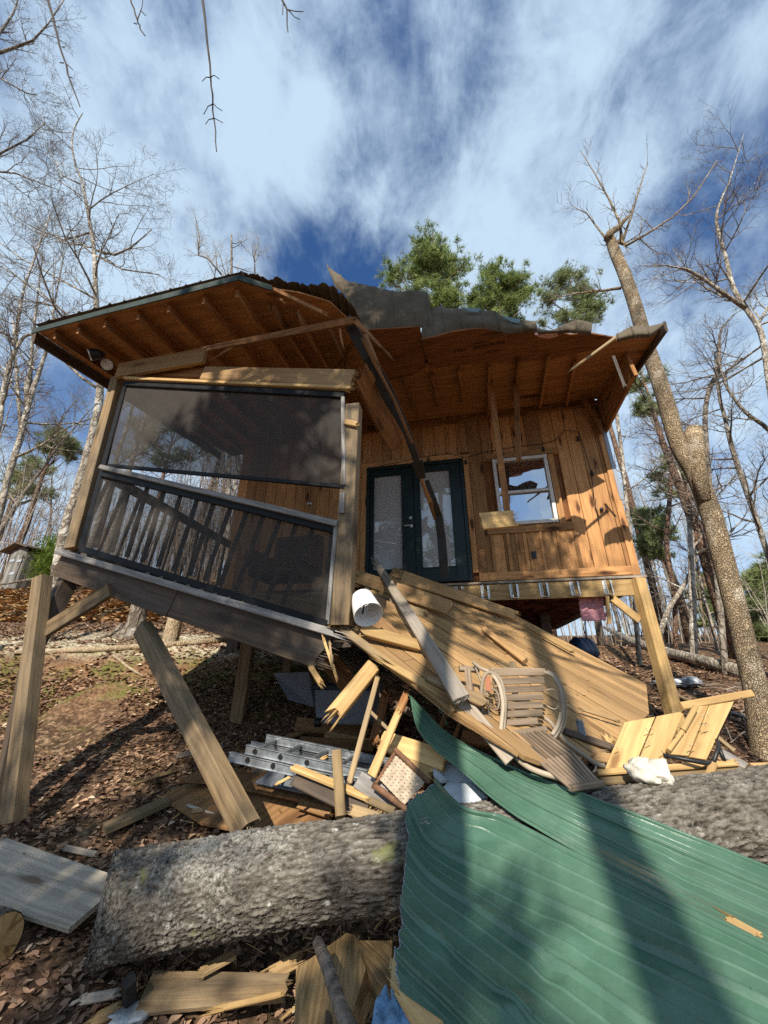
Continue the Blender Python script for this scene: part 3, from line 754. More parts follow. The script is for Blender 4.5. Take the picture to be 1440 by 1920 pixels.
# roof: soffit deck (left whole part, right torn part)
PLN = nR * -1
def rp(pxs, o=0): return [roofp(u, v, o) for u, v in pxs]
mb = MB()
left_soffit = [(70, 622), (150, 598), (250, 572), (350, 548), (452, 524), (505, 541), (560, 549), (618, 566), (652, 598), (672, 640)]
_a = roofp(66, 624) - A0; back_l = [Rp(2.55, .0), Rp(_a.dot(dW) + .01, .0)]
edge = rp(left_soffit) + [Rp(2.35, 1.6), Rp(2.45, .8)] + back_l
mb.plate(edge, PLN, .018, dW)
mb.build('soffit_deck', M['soffit'], cabin)
mb = MB()
right_soffit = [(668, 624), (700, 620), (787, 616), (800, 660), (1050, 640), (1160, 637), (1236, 618), (1247, 609)]
edge = rp(right_soffit) + [Rp(6.95, .0), Rp(2.55, .0), Rp(2.45, .8), Rp(2.35, 1.6)]
mb.plate(edge, PLN, .018, dW)
mb.build('soffit_deck', M['soffit'], cabin)
mb = MB()
torn = [(789, 637), (818, 631), (850, 622), (880, 618), (905, 616), (930, 621), (958, 625), (985, 621), (1012, 623), (1040, 621), (1070, 628), (1100, 624), (1150, 633), (1118, 655), (1060, 668), (1027, 676), (940, 680), (868, 684), (807, 693)]
mb.plate(rp(torn, -.05), PLN, .02, dW)
mb.plate(rp([(668, 622), (700, 618), (788, 613), (798, 690), (770, 705), (700, 715)], -.02), PLN, .014, dW)
torn_p = mb.build('torn_sheathing', M['osb'], cabin)
# mill stamp on the torn sheathing
fc = bpy.data.curves.new('mill_stamp', 'FONT'); fc.body = "·1051·   EXPOSURE"; fc.size = .085; fc.extrude = .0005
fo = bpy.data.objects.new('mill_stamp', fc); COL.objects.link(fo); fo.parent = torn_p
c = roofp(848, 662, -.055); ex = (roofp(960, 641, -.055) - c).normalized(); ez = PLN; ey = ez.cross(ex)
mm = Matrix((ex, ey, ez)).transposed().to_4x4(); mm.translation = c + PLN * .004 - WLOC[torn_p]; fo.matrix_local = mm
dg = bpy.context.evaluated_depsgraph_get(); dg.update()
fm = bpy.data.meshes.new_from_object(fo.evaluated_get(dg)); fm.materials.clear(); fm.materials.append(plain('stamp_ink', (.02, .008, .005), .8))
fmat = fo.matrix_local.copy(); bpy.data.objects.remove(fo)
fo = bpy.data.objects.new('mill_stamp', fm); COL.objects.link(fo); fo.parent = torn_p; fo.matrix_local = fmat
# pink insulation poking out of the tear
mb = MB(); mb.plate(rp([(1003, 628), (1020, 626), (1046, 624), (1047, 630), (1030, 635), (1012, 633)], -.09), PLN, .03, dW); mb.build('insulation_tuft', plain('pale_pink_batt', (.62, .36, .34), .95), cabin)
# rafters
def rafter(p_px, dist1, depth=.13, parent=cabin, o=-.02, j0=0, end_px=None, wd=.04):
    p = roofp(*p_px, o)
    if end_px is not None: q = roofp(*end_px, o)
    else:
        rel = p - A0; dist = rel.dot(nW); q = p - nW * (dist - dist1) + UP * (RS * (dist - dist1))
    mb = MB(); mb.plank(p - UP * depth / 2, q - UP * depth / 2, wd, depth, UP, j0, 0); return mb.build('rafter', M['rafter'], parent)
for q in ((107, 619), (150, 609), (200, 597), (262, 582), (319, 568), (384, 552), (446, 540)): rafter(q, .05)
for q in ((508, 562), (556, 575), (612, 596)): rafter(q, .05, j0=.08)
for (a, b) in (((757, 703), (781, 772)), ((810, 696), (823, 762)), ((860, 686), (870, 756)), ((916, 676), (915, 770)), ((971, 666), (965, 752)), ((1027, 656), (1011, 757)), ((1077, 668), (1061, 752))):
    rafter(a, 0, .10, end_px=b, j0=.04)
# rake, fascia, metal roof skin
mb = MB(); a = roofp(66, 624); rel = a - A0; sL = rel.dot(dW); dL = rel.dot(nW)
mb.plank(Rp(sL, dL, -.06), Rp(sL, -.3, -.06), .16, .035, dW * -1); mb.build('rake_board', M['beam'], cabin)
mb = MB(); pts = [roofp(u, v, .012) for u, v in ((66, 620), (200, 584), (330, 551), (450, 520), (512, 540))]
for p, q in zip(pts, pts[1:]):
    mb.plank(p + nW * .02 - UP * .03, q + nW * .02 - UP * .03, .085, .012, nW, bev=.003)
mb.build('fascia', M['fascia'], cabin)
def roofskin(name, px_front, dist1, nrib, m, o=.05, jag=.0, ribs=True):
    fr = [roofp(u, v, o) for u, v in px_front]
    rows = []
    for p in fr:
        rel = p - A0; di = rel.dot(nW)
        rows.append([p - nW * ((di - dist1) * f) + UP * (RS * (di - dist1) * f) for f in (0, .34, .67, 1)])
    S = sheet(name, rows, 14, nrib * 10, lambda x: .022 if ribs and ((x * nrib / (len(fr) - 1)) % 1) < .14 else 0, m, cabin, .003, .006, tear=jag)
    return S
roofskin('metal_roofing', [(62, 609), (160, 583), (260, 557), (360, 532), (452, 509)], -.6, 14, M['roofback'], .055)
# ragged skin over the break
rows = []
for top, bot in (((448, 508), (455, 530)), ((470, 512), (480, 545)), ((500, 519), (510, 556)), ((534, 526), (545, 562)), ((565, 530), (575, 572)), ((585, 535), (600, 585)), ((612, 530), (622, 605)), ((636, 548), (645, 622)), ((656, 566), (664, 640)), ((676, 600), (690, 690))):
    rows.append([roofp(*top, .09), roofp((top[0] + bot[0]) / 2, (top[1] + bot[1]) / 2, .075), roofp(*bot, .05)])
sheet('metal_roofing', rows, 12, 110, lambda x: .02 if (x * 1.3 % 1) < .16 else 0, M['roofback'], cabin, .003, .012, 8, tear=.03)
# curled strip of roofing standing up along the tear
o_c = Wp(0, 0, 2.2)
def curl(u, v, o=0): return onp(u, v, o_c + nW * o, nW)
def curlsheet(cols, nrib, seed):
    rj = random.Random(seed); cols = [((a[0] + rj.uniform(-2, 2), a[1] + rj.uniform(-5, 4)), b) for a, b in cols]
    rows = [[curl(*b, .0), curl((a[0] * .45 + b[0] * .55), (a[1] * .45 + b[1] * .55), .035), curl(*a, -.03)] for a, b in cols]
    sheet('metal_roofing', rows, 16, len(rows) * 22, lambda x: .02 * max(0, 1 - abs((x * nrib / (len(rows) - 1) % 1) - .1) / .07), M['roofback'], cabin, .003, .014, seed, tear=0)
curlsheet([((613, 501), (630, 540)), ((634, 516), (650, 558)), ((655, 529), (668, 598)), ((684, 531), (690, 622)), ((714, 544), (722, 620)), ((745, 549), (758, 618)), ((775, 549), (788, 614)), ((802, 543), (806, 632)), ((806, 572), (814, 634))], 7, 4)
curlsheet([((796, 584), (786, 640)), ((820, 577), (825, 632)), ((843, 576), (850, 624)), ((866, 576), (880, 619)), ((902, 579), (910, 618)), ((925, 580), (935, 622)), ((938, 591), (955, 626)), ((960, 597), (975, 624)), ((980, 600), (990, 622)), ((1004, 605), (1008, 622))], 7, 6)
curlsheet([((1006, 618), (1008, 626)), ((1037, 616), (1040, 624)), ((1062, 608), (1064, 624)), ((1082, 604), (1086, 626)), ((1111, 605), (1108, 628))], 3, 9)
curlsheet([((1155, 628), (1157, 640)), ((1175, 619), (1180, 636)), ((1194, 612), (1200, 633)), ((1220, 609), (1222, 631)), ((1248, 604), (1240, 612))], 3, 12)
# bright folded flaps
M['flap'] = plain('bare_metal', (.13, .19, .19), .35, .3)
for tri in ([(866, 577), (902, 578), (896, 585), (880, 584)], [(938, 591), (976, 599), (973, 606), (958, 603)]):
    mb = MB(); mb.plate([curl(u, v, .05) for u, v in tri], nW, .003, dW); mb.build('folded_flap', M['flap'], cabin)
# right rake and hanging side header
mb = MB(); a = roofp(1247, 608); rel = a - A0; sR = rel.dot(dW); dR = rel.dot(nW)
mb.plank(Rp(sR, dR, -.03), Rp(sR, -.25, -.03), .15, .035, dW); mb.build('rake_board', M['beam'], cabin)
mb = MB(); mb.plate([Rp(WL + .02, 1.22, -.02), Wp(WL + .02, 5.28, 1.28), Wp(WL + .02, 5.22, -.12), Rp(WL + .02, -.12, -.02)], dW * -1, .04, nW)
mb.plank(Rp(WL + .04, 1.24, -.05), Wp(WL + .04, 5.26, 1.30), .05, .02, nW)
mb.plank(Wp(WL - .25, 5.8, .2), Wp(WL - .08, 5.15, .12), .05, .09, nW)
mb.build('side_header', M['rafter'], cabin)
# junction batten between soffit and wall
mb = MB(); mb.plank(Wp(2.6, ZT - .08, .03), Wp(WL, ZT - .08, .03), .10, .04, nW); mb.build('wall_plate', M['rafter'], cabin)
# flood light under the left eave
FS = 1.25
fl = thing('flood_light', 'twin black flood light under the left porch eave', 'light', roofp(190, 672, -.2))
c = roofp(200, 690, -.12)
mb = MB(); mb.lathe(c + V((0, 0, -.02)), V((.3, -.6, .2)), [(0, .055), (.03, .055), (.05, .04)], 14); mb.build('base', M['black'], fl)
for uv, ax in (((181, 664), V((-.75, -.35, -.45))), ((204, 684), V((.3, -.7, -.55)))):
    p = roofp(*uv, -.18)
    mb = MB(); mb.lathe(p, ax, [(-.07 * FS, .022 * FS), (-.03 * FS, .05 * FS), (.05 * FS, .062 * FS), (.055 * FS, .05 * FS)], 16); h = mb.build('lamp_head', M['black'], fl)
    mb = MB(); mb.lathe(p + ax.normalized() * .056 * FS, ax, [(0, .058 * FS), (.012, .056 * FS)], 16); mb.build('lens', M['galv'], h)
    mb = MB(); mb.tube([c, (c + p) / 2 + V((0, 0, .02)), p], .014, 6); mb.build('arm', M['black'], fl)
# ================================================================ SCREENED PORCH (sagging)
pb = porch(110, 1050)
porch_t = thing('screened_porch', 'screened porch section sagging down to the right on broken posts', 'porch', V((pb.x, pb.y, gz(pb.x, pb.y))))
def pq(name, px, m, o=0, th=.05, grain=None, label=None):
    pts = [porch(u, v, o) for u, v in px]
    g = grain if grain is not None else pts[1] - pts[0]
    mb = MB(); mb.plate(pts, nW, th, g); return mb.build(name, m, porch_t, label=label)
def pbar(name, a, b, wpx, th, m, o=0, j0=0, j1=0, sp=0, w1=None, face=None):
    p, q = porch(*a, o), porch(*b, o); k = mpp(p)
    mb = MB(); mb.plank(p, q, wpx * k, th, face or nW, j0, j1, spikes=sp, w1=None if w1 is None else w1 * mpp(q)); return mb.build(name, m, porch_t)
pbar('corner_post', (223, 712), (140, 1030), 17, .14, M['post'], -.06, w1=24)
pbar('rim_beam', (112, 1056), (326, 1131), 47, .05, M['beam'], .05)
pbar('rim_beam', (329, 1128), (612, 1222), 58, .05, M['beam'], .052, 0, .10, 16)
pbar('deck_edge', (112, 1035), (630, 1188), 11, .10, M['rail'], .10, 0, .14, 8)
pbar('lower_frame_bar', (152, 1029), (613, 1171), 12, .035, M['blackframe'], .06)
pbar('gap_backing', (128, 1042), (622, 1182), 24, .04, M['beam'], -.10)  # dark backing added to block bright sky showing between the spacer blocks
for f in np.linspace(.28, .98, 14):
    u = 150 + 465 * f; v = 1030 + 143 * f
    p = porch(u, v + 9, .05)
    mb = MB(); mb.box(p, dW, nW, UP, .022, .03, .022); mb.build('spacer_block', M['post'], porch_t)
pbar('side_frame_bar', (238, 714), (153, 1029), 8, .035, M['blackframe'], .02, w1=13)
pbar('mid_rail', (193, 878), (634, 984), 9, .10, M['rail'], .05)
pbar('mid_frame_bar', (193, 888), (632, 994), 13, .04, M['blackframe'], .04)
pbar('right_frame_bar', (630, 985), (614, 1170), 7, .035, M['rail'], .05)
pbar('right_inner_bar', (621, 1000), (606, 1160), 6, .03, M['rail'], -.02)
pbar('top_frame_bar', (234, 719), (646, 741), 12, .04, M['blackframe'], .03)
pbar('upper_side_bar', (643, 745), (645, 910), 7, .03, M['rail'], .05)
pbar('upper_bottom_bar', (203, 873), (646, 913), 7, .03, M['blackframe'], .045)
pq('upper_screen', [(236, 716), (644, 740), (644, 912), (202, 872)], M['screenthick'], .02, 0)
pq('lower_screen', [(190, 885), (630, 990), (614, 1168), (156, 1028)], M['screen'], .03, 0)
NB = 13
for i in range(NB):
    f = i / (NB - 1); a = (215 + (587 - 215) * f, 892 + 95 * f + 4); b = (180 + (529 - 180) * f, 1026 + 108 * f)
    pbar('baluster', a, b, 8, .032, M['beam'], -.06, w1=8)
pbar('front_post', (664, 764), (641, 1173), 26, .14, M['post'], -.02, w1=36)
pbar('torn_plug', (645, 792), (671, 797), 11, .05, M['fresh'], .06, .02, .02, 4)
pbar('bracket', (642, 924), (640, 962), 10, .02, M['rail'], .07)
pbar('header_board', (222, 696), (385, 667), 34, .05, M['deck'], .06)
pbar('header_board', (382, 701), (664, 711), 30, .05, M['deck'], .03, 0, .05, 14, w1=40)
pbar('header_board', (244, 698), (400, 701), 20, .05, M['rafter'], -.04)
pbar('header_lip', (236, 711), (660, 730), 6, .07, M['fresh'], .05, 0, .08, 4)
# floor, far rail
FL, FR, BL, BR = porch(112, 1045, -.05), porch(640, 1185, -.05), Wp(.02, 2.8, .05), Wp(2.5, 2.72, .05)
mb = MB()
for i in range(20):
    a, b = i / 20, (i + .95) / 20
    p0 = FL.lerp(BL, (a + b) / 2); p1 = FR.lerp(BR, (a + b) / 2)
    mb.plank(p0, p1, .135, .03, UP)
mb.build('floor_boards', M['deck'], porch_t)
mb = MB()
for i in range(7):
    f = i / 6; mb.plank(FL.lerp(FR, f) - UP * .1, BL.lerp(BR, f) - UP * .1, .045, .17, dW)
mb.build('floor_joists', M['beam'], porch_t)
a = porch(190, 886, -.1); b = Wp(.05, 3.72, .05)
mb = MB(); mb.plank(a, b, .13, .045, dW); mb.build('side_rail', M['beam'], porch_t)
for i in range(11):
    f = (i + .5) / 11; p = a.lerp(b, f); q = FL.lerp(BL, f)
    mb = MB(); mb.plank(V((q.x, q.y, q.z)), p, .04, .035, dW); mb.build('side_baluster', M['beam'], porch_t)
# props and braces under the porch
mb = MB(); a = porch(131, 1084, -.05); b = porch(62, 1212, .05); mb.plank(a, b, .17, .14, nW + dW * -.4); mb.build('stilt', M['beam'], porch_t)
b2 = porch(66, 1200, .0); gp = ong(30, 1490); mb = MB(); mb.plank(b2, V((b2.x + .22, b2.y - .02, gz(b2.x + .2, b2.y) - .1)), .14, .13, nW + dW * -.5); mb.build('stilt', M['beam'], porch_t)
mb = MB(); mb.plank(porch(62, 1197, .09), porch(207, 1106, .09), 30 * mpp(porch(130, 1150)) * .9, .05, nW); mb.build('knee_brace', M['post'], porch_t)
# hanging porch bulb
hb = thing('hanging_bulb', 'small round bulb hanging on a wire inside the screened porch', 'light', Wp(1.42, 3.72, .9))
p = Wp(1.42, 3.72, .9)
q = onp(581, 944, Wp(0, 0, .9), nW); hb.location = q; WLOC[hb] = q
mb = MB(); mb.tube([V((q.x, q.y, 5.6)), q + UP * .05], .004, 5); mb.build('cord', M['wire'], hb)
mb = MB(); mb.lathe(q, UP, [(-.05, .004), (-.045, .02), (-.02, .04), (.01, .04), (.035, .02), (.05, .015)], 14); mb.build('globe', M['bulb'], hb, True)
# sofa inside the porch
sf = thing('cushioned_chair', 'dark brown cushioned chair seen through the lower porch screen', 'chair', onp(530, 1085, Wp(0, 0, 1.3), nW))
q = WLOC[sf]
for nm, c, hx, hy, hz in (('seat', V((0, 0, .1)), .36, .3, .12), ('backrest', V((.06, .3, .38)), .36, .09, .3), ('armrest', V((-.38, 0, .25)), .07, .3, .12), ('armrest', V((.38, 0, .25)), .07, .3, .12)):
    mb = MB(); mb.box(q + dW * c.x - nW * c.y + UP * c.z, dW, -nW, UP, hx, hy, hz); o = mb.build(nm, plain('brown_upholstery', (.10, .045, .03), .9, 0, 10, .3), sf)
    bv = o.modifiers.new('b', 'BEVEL'); bv.width = .05; bv.segments = 3
# string lights on the wall
sg = thing('string_lights', 'black string of small bulbs strung across the cabin wall above door and window', 'string lights', Wp(2.6, 5.1, .05))
pts = []
for u, v in ((688, 882), (720, 872), (760, 864), (800, 856), (840, 850), (872, 858), (905, 848), (940, 842), (985, 835), (1015, 832), (1040, 826), (1060, 806), (1085, 810), (1098, 850), (1108, 885), (1114, 935)):
    pts.append(wallpx(u, v, .035))
mb = MB(); mb.tube(pts, .006, 5); mb.build('cable', M['wire'], sg)
for u, v in ((740, 872), (803, 858), (873, 862), (942, 846), (1018, 838), (1083, 818), (1109, 882)):
    p = wallpx(u, v, .04)
    mb = MB(); mb.lathe(p, UP * -1, [(0, .014), (.03, .016), (.05, .026), (.08, .022), (.095, .006)], 10); mb.build('bulb', M['black'], sg)
cdp = [wallpx(u, v, .04) for u, v in ((1117, 935), (1116, 950), (1121, 962), (1123, 978), (1122, 945), (1128, 955))]
ec = thing('hanging_plug', 'short black cord end with a plug hanging on the sunlit siding', 'cord', wallpx(1122, 960, .04))
mb = MB(); mb.tube(cdp[:4], .007, 6); mb.build('cord', M['wire'], ec)
mb = MB(); mb.lathe(wallpx(1127, 952, .04), V((.1, 0, -1)), [(0, .02), (.03, .026), (.06, .018)], 10); mb.build('plug', M['black'], ec)
# ================================================================ FALLEN DECK
K0 = V((1.46, 5.76, 2.6)); KG = V((.641, -.580, -.508)).normalized(); KH = V((-2.21, -2.07, -.41)); KH = (KH - KG * KH.dot(KG)).normalized()
KN = KG.cross(KH); KN = KN if KN.z > 0 else -KN
def Dp(l, c, o=0): return K0 + KG * l + KH * c + KN * o
def deckpx(u, v, o=0): return onp(u, v, K0 + KN * o, KN)
M['gap_shade'] = plain('painted_gap_shade', (.06, .036, .019), .95)  # dark strips standing in for the shadow between deck boards
dk = thing('fallen_deck', 'collapsed plank deck sloping down to the right from the doorway', 'deck', V((2.0, 3.8, gz(2, 3.8))))
def lc(u, v):
    p = deckpx(u, v) - K0; return p.dot(KG), p.dot(KH)
DPOLY = [(.10, .0), lc(1212, 1279), lc(1218, 1338), lc(1150, 1402), lc(1040, 1440), lc(960, 1405), lc(885, 1352), lc(648, 1192), (-1.25, .7)]
bw = .138; c = .02
while c < 3.1:
    def span(cq):
        xsn = []
        for (l0, c0), (l1, c1) in zip(DPOLY, DPOLY[1:] + DPOLY[:1]):
            if (c0 > cq) != (c1 > cq): xsn.append(l0 + (l1 - l0) * (cq - c0) / (c1 - c0))
        return (min(xsn), max(xsn)) if len(xsn) > 1 else None
    e0, e1 = span(c), span(c + bw - .014)
    if e0 and e1:
        jl = RND.uniform(0, .04); lift = RND.uniform(-.003, .004)
        k = RND.uniform(.25, .75) if RND.random() < .7 else None
        segs = [(0, k), (k, 1)] if k else [(0, 1)]
        for f0_, f1_ in segs:
            q = [(e0[0] + jl + (e0[1] - e0[0] - jl) * f0_ + .0015, c), (e0[0] + jl + (e0[1] - e0[0] - jl) * f1_ - .0015, c)]
            if k:
                mid0 = q; 
            w0 = [(e1[0] + jl + (e1[1] - e1[0] - jl) * f1_ - .0015, c + bw - .014), (e1[0] + jl + (e1[1] - e1[0] - jl) * f0_ + .0015, c + bw - .014)]
            if k and f0_ == 0: w0[0] = (q[1][0], w0[0][1])
            if k and f1_ == 1: w0[1] = (q[0][0], w0[1][1])
            mb = MB(); mb.plate([Dp(l_, c_, lift) for l_, c_ in q + w0], KN, .034, KG); o = mb.build('deck_board', M['deck'], dk)
            bv = o.modifiers.new('b', 'BEVEL'); bv.width = .003; bv.segments = 1
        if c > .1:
            mb = MB(); mb.plank(Dp(e0[0] + .06, c - .007, -.013), Dp(e0[1] - .03, c - .007, -.013), .013, .014, KN, bev=.001); mb.build('gap_shade', M['gap_shade'], dk)
    c += bw
for l in (-.5, .1, .7, 1.3, 1.9):
    c0 = max(.05, (.1 - l) / 1.863) + .05; c1 = min(2.1 if l < 1 else 1.6, .7 + (l + 1.25) / .9) - .1
    mb = MB(); mb.plank(Dp(l, c0, -.12), Dp(l, c1, -.12), .045, .17, KN, 0, .05); mb.build('joist', M['treated'], dk)
# ================================================================ LOG
LA = [V((-1.60, 2.86, .37)), V((-.9, 2.78, .50)), V((-.06, 2.62, .645)), V((1.1, 2.58, .76)), V((2.1, 2.60, .86)), V((3.3, 2.66, .96)), V((4.6, 2.8, 1.02))]
LR = [.235, .222, .208, .214, .222, .235, .25]
def logaxis(f):
    x = f * (len(LA) - 1); i = min(int(x), len(LA) - 2); g_ = x - i
    p0 = LA[max(i - 1, 0)]; p1 = LA[i]; p2 = LA[i + 1]; p3 = LA[min(i + 2, len(LA) - 1)]
    p = .5 * ((2 * p1) + (p2 - p0) * g_ + (2 * p0 - 5 * p1 + 4 * p2 - p3) * g_ ** 2 + (3 * p1 - p0 - 3 * p2 + p3) * g_ ** 3)
    return p, LR[i] * (1 - g_) + LR[i + 1] * g_
NA, NR_ = 620, 200
_a = (LA[1] - LA[0]).normalized(); _v = (LA[0] - O).normalized(); CUTM = (_a - _v * (_a.dot(_v) + .03)).normalized()   # saw cut seen almost edge on
P = []; R_ = []; WC = []
for i in range(NA + 1):
    f = i / NA; c, r = logaxis(f); d = (logaxis(min(1, f + .01))[0] - logaxis(max(0, f - .01))[0]).normalized()
    y = d.cross(UP).normalized(); z = y.cross(d); al = f * 6.5
    for k in range(NR_):
        th = 2 * math.pi * k / NR_; cy, sy = math.cos(th), math.sin(th)
        q = V((al * 7, cy * 3.2, sy * 3.2)); q2 = V((al * 22, cy * 14, sy * 14))
        w = mn.noise_vector(q * .9) * .55
        dd = mn.voronoi(V((al * 7, cy * 8, sy * 8)) + w * 1.3)[0]; e1 = min(1, (dd[1] - dd[0]) * 2.2)
        dd = mn.voronoi(V((al * 17, cy * 21, sy * 21)) + w * 3)[0]; e2 = min(1, (dd[1] - dd[0]) * 2.0)
        h = .38 * e1 + .28 * e2 + .32 * mn.noise(q2 * 1.2) + .28 * mn.noise(q2 * 3.1) + .12
        big = .018 * mn.noise(V((al * .8, cy, sy))) + .012 * mn.noise(V((al * 2.2, cy * 1.6, sy * 1.6)))
        rr_ = r + big + .020 * (h - .4)
        ov = y * (cy * rr_) + z * (sy * rr_); shf = -(ov.dot(CUTM)) / max(.2, d.dot(CUTM)) * max(0, 1 - f / .14) ** 1.0
        P.append(tuple(c + ov + d * shf)); R_.append(min(1, max(0, h))); WC.append((al, cy * r, sy * r))
P = np.array(P); idx = np.arange((NA + 1) * NR_).reshape(NA + 1, NR_)
a = idx[:-1]; b = idx[1:]
F = np.stack([a, np.roll(a, -1, 1), np.roll(b, -1, 1), b], axis=2).reshape(-1, 4)
lg = thing('fallen_log', 'thick lichen covered tree trunk lying across the foreground', 'log', V((-.06, 2.62, gz(0, 2.62))))
meshobj('bark', P, F, M['log'], lg, np.array(R_), np.array(WC), True)
for e in (0, 1):
    c, r = logaxis(e); mb = MB(); ring = P[idx[0 if e == 0 else -1]]
    cc = mb.vert(V(ring.mean(0)), (0, 0, 0)); ii = [mb.vert(V(q), (0, (V(q) - c).x, (V(q) - c).z)) for q in ring]
    for k in range(NR_): mb.f.append((cc, ii[k], ii[(k + 1) % NR_]) if e else (cc, ii[(k + 1) % NR_], ii[k]))
    mb.build('cut_end', M['split'], lg)
def logclear(u, v, Y, m=.03):
    """depth no farther than the near side of the log"""
    d = ray(u, v); d = d / d.y; best = Y
    n = 60
    y = .8
    while y < Y:
        p = O + d * y
        for i in range(0, 41):
            c, r = logaxis(i / 40)
            if (p - c).length < r + m + .012: return y
        y += .02
    return Y
# ================================================================ GREEN ROOF SHEETS
S0 = .86
def net(rows): return [[at(u, v, logclear(u, v, Y * S0)) for u, v, Y in r] for r in rows]
gA = thing('torn_roof_panel', 'wide torn green ribbed metal roof sheet draped over the log in the foreground', 'roof panel', V((.6, 1.7, gz(.6, 1.7))))
rowsA = net([
 [(819, 1468, 3.22), (868, 1515, 3.06), (940, 1534, 2.95), (1030, 1580, 2.75), (1180, 1657, 2.45), (1330, 1730, 2.2), (1480, 1800, 1.98), (1700, 1920, 1.72)],
 [(768, 1506, 3.02), (800, 1570, 2.83), (862, 1612, 2.68), (950, 1650, 2.52), (1140, 1743, 2.22), (1300, 1815, 2.02), (1480, 1900, 1.83), (1700, 2000, 1.62)],
 [(763, 1590, 2.72), (808, 1645, 2.56), (900, 1706, 2.36), (1000, 1770, 2.18), (1100, 1840, 2.03), (1200, 1915, 1.88), (1350, 2020, 1.73), (1550, 2150, 1.56)],
 [(754, 1692, 2.40), (790, 1735, 2.28), (850, 1785, 2.18), (930, 1845, 2.04), (1020, 1920, 1.9), (1120, 2005, 1.78), (1250, 2120, 1.64), (1400, 2250, 1.48)],
 [(745, 1795, 2.12), (772, 1825, 2.06), (820, 1868, 1.99), (880, 1925, 1.89), (960, 2000, 1.79), (1050, 2090, 1.68), (1150, 2200, 1.54), (1300, 2350, 1.38)],
 [(748, 1868, 1.99), (778, 1905, 1.93), (830, 1960, 1.84), (900, 2040, 1.74), (980, 2140, 1.62), (1060, 2230, 1.52), (1150, 2340, 1.42), (1300, 2500, 1.28)]])
for rw in rowsA:                              # the pans run straight once they are clear of the log
    a_, z_ = rw[2], rw[7]; ln_ = (z_ - a_).length
    for j in range(3, 7):
        t_ = (rw[j] - a_).dot(z_ - a_) / ln_ ** 2; rw[j] = rw[j].lerp(a_.lerp(z_, t_), .85)
def ribprof(x):
    f = x % 1.0
    h = 0
    if f < .07: h += .024 * min(1, f / .008, (.07 - f) / .008)
    if f > .955: h -= .010 * min(1, (f - .955) / .012)
    for q, hh in ((.32, .006), (.64, .006)):
        dd = abs(f - q)
        if dd < .022: h += hh * min(1, (.022 - dd) / .010)
    return h
sheet('ribbed_sheet', rowsA, 130, 440, ribprof, M['green'], gA, .002, .005, 3, tear=.022, folds=[(at(1030, 1745, 1.96), at(1105, 1800, 1.82), .03, .07), (at(1040, 1800, 1.83), at(1020, 1850, 1.74), -.025, .06), (at(870, 1560, 2.45), at(930, 1575, 2.4), .02, .06), (at(800, 1740, 1.98), at(850, 1860, 1.78), .018, .05), (at(990, 1680, 2.1), at(1120, 1690, 2.06), .014, .05), (at(920, 1900, 1.66), at(1000, 1880, 1.68), .02, .06)])
SG, SNn = LAST_S, LAST_N
mb = MB(); mb.tube([V(SG[i, 0]) for i in range(0, 440, 3)], .0028, 5); mb.build('torn_bare_edge', M['lead'], gA)
scr = None
for row in range(1, 5):
    for j in range(6, 125, 11):
        i = int((row + .03) / 5 * 439); p = V(SG[i, j]); nn_ = V(SNn[i, j]); mb = MB()
        mb.lathe(p, nn_, [(0, .006), (.0015, .006), (.002, .004), (.005, .0035)], 6, False, True); mb.build('roof_screw', M['green'], gA)
gB = thing('torn_roof_panel', 'long twisted green metal roof sheet with its thin tip curled up over the debris', 'roof panel', V((1.2, 2.4, gz(1.2, 2.4))))
cB = [((762, 1300, 3.75), (765, 1302, 3.74), (769, 1305, 3.72)),
      ((797, 1338, 3.6), (789, 1352, 3.56), (781, 1366, 3.5)),
      ((836, 1378, 3.5), (822, 1397, 3.44), (812, 1408, 3.38)),
      ((888, 1410, 3.45), (880, 1425, 3.36), (862, 1447, 3.25)),
      ((975, 1450, 3.28), (960, 1480, 3.16), (935, 1512, 3.02)),
      ((1080, 1492, 3.1), (1060, 1535, 2.95), (1024, 1580, 2.78)),
      ((1200, 1532, 2.95), (1190, 1595, 2.75), (1170, 1668, 2.42)),
      ((1330, 1585, 2.72), (1325, 1655, 2.5), (1318, 1742, 2.18)),
      ((1480, 1645, 2.45), (1480, 1725, 2.25), (1478, 1815, 1.96)),
      ((1700, 1745, 2.1), (1700, 1830, 1.95), (1700, 1935, 1.7))]
rowsB = [[at(u, v, logclear(u, v, Y * S0, .035)) + UP * .012 for (u, v, Y) in (q[k] for q in cB)] for k in range(3)]
for rw in rowsB:
    a_, z_ = rw[4], rw[9]; ln_ = (z_ - a_).length
    for j in range(5, 9):
        t_ = (rw[j] - a_).dot(z_ - a_) / ln_ ** 2; rw[j] = rw[j].lerp(a_.lerp(z_, t_), .6)
def ribB(x):
    h = 0
    for q, hh in ((.02, .016), (.62, .02), (1.25, .018), (1.9, .014)):
        dd = abs(x - q)
        if dd < .035: h += hh * min(1, (.035 - dd) / .014)
    for q in (.30, .46, .86, 1.08, 1.50, 1.70):
        dd = abs(x - q)
        if dd < .014: h += .004 * (1 - dd / .014)
    return h
sheet('ribbed_sheet', rowsB, 150, 340, ribB, M['green'], gB, .002, .006, 7, folds=[(at(1090, 1520, 2.55), at(1140, 1600, 2.3), .02, .06), (at(1260, 1600, 2.3), at(1300, 1690, 2.0), -.018, .06)])
mb = MB(); k = .004
for a, b in (((765, 1302, 3.73), (835, 1378, 3.49)), ((812, 1312, 3.7), (838, 1360, 3.55))): 
    mb.tube([at(a[0], a[1], a[2] * S0), at((a[0] + b[0]) / 2 + 6, (a[1] + b[1]) / 2 + 4, (a[2] + b[2]) / 2 * S0), at(b[0], b[1], b[2] * S0)], .005, 5)
mb.build('torn_edge_strip', M['green'], gB)
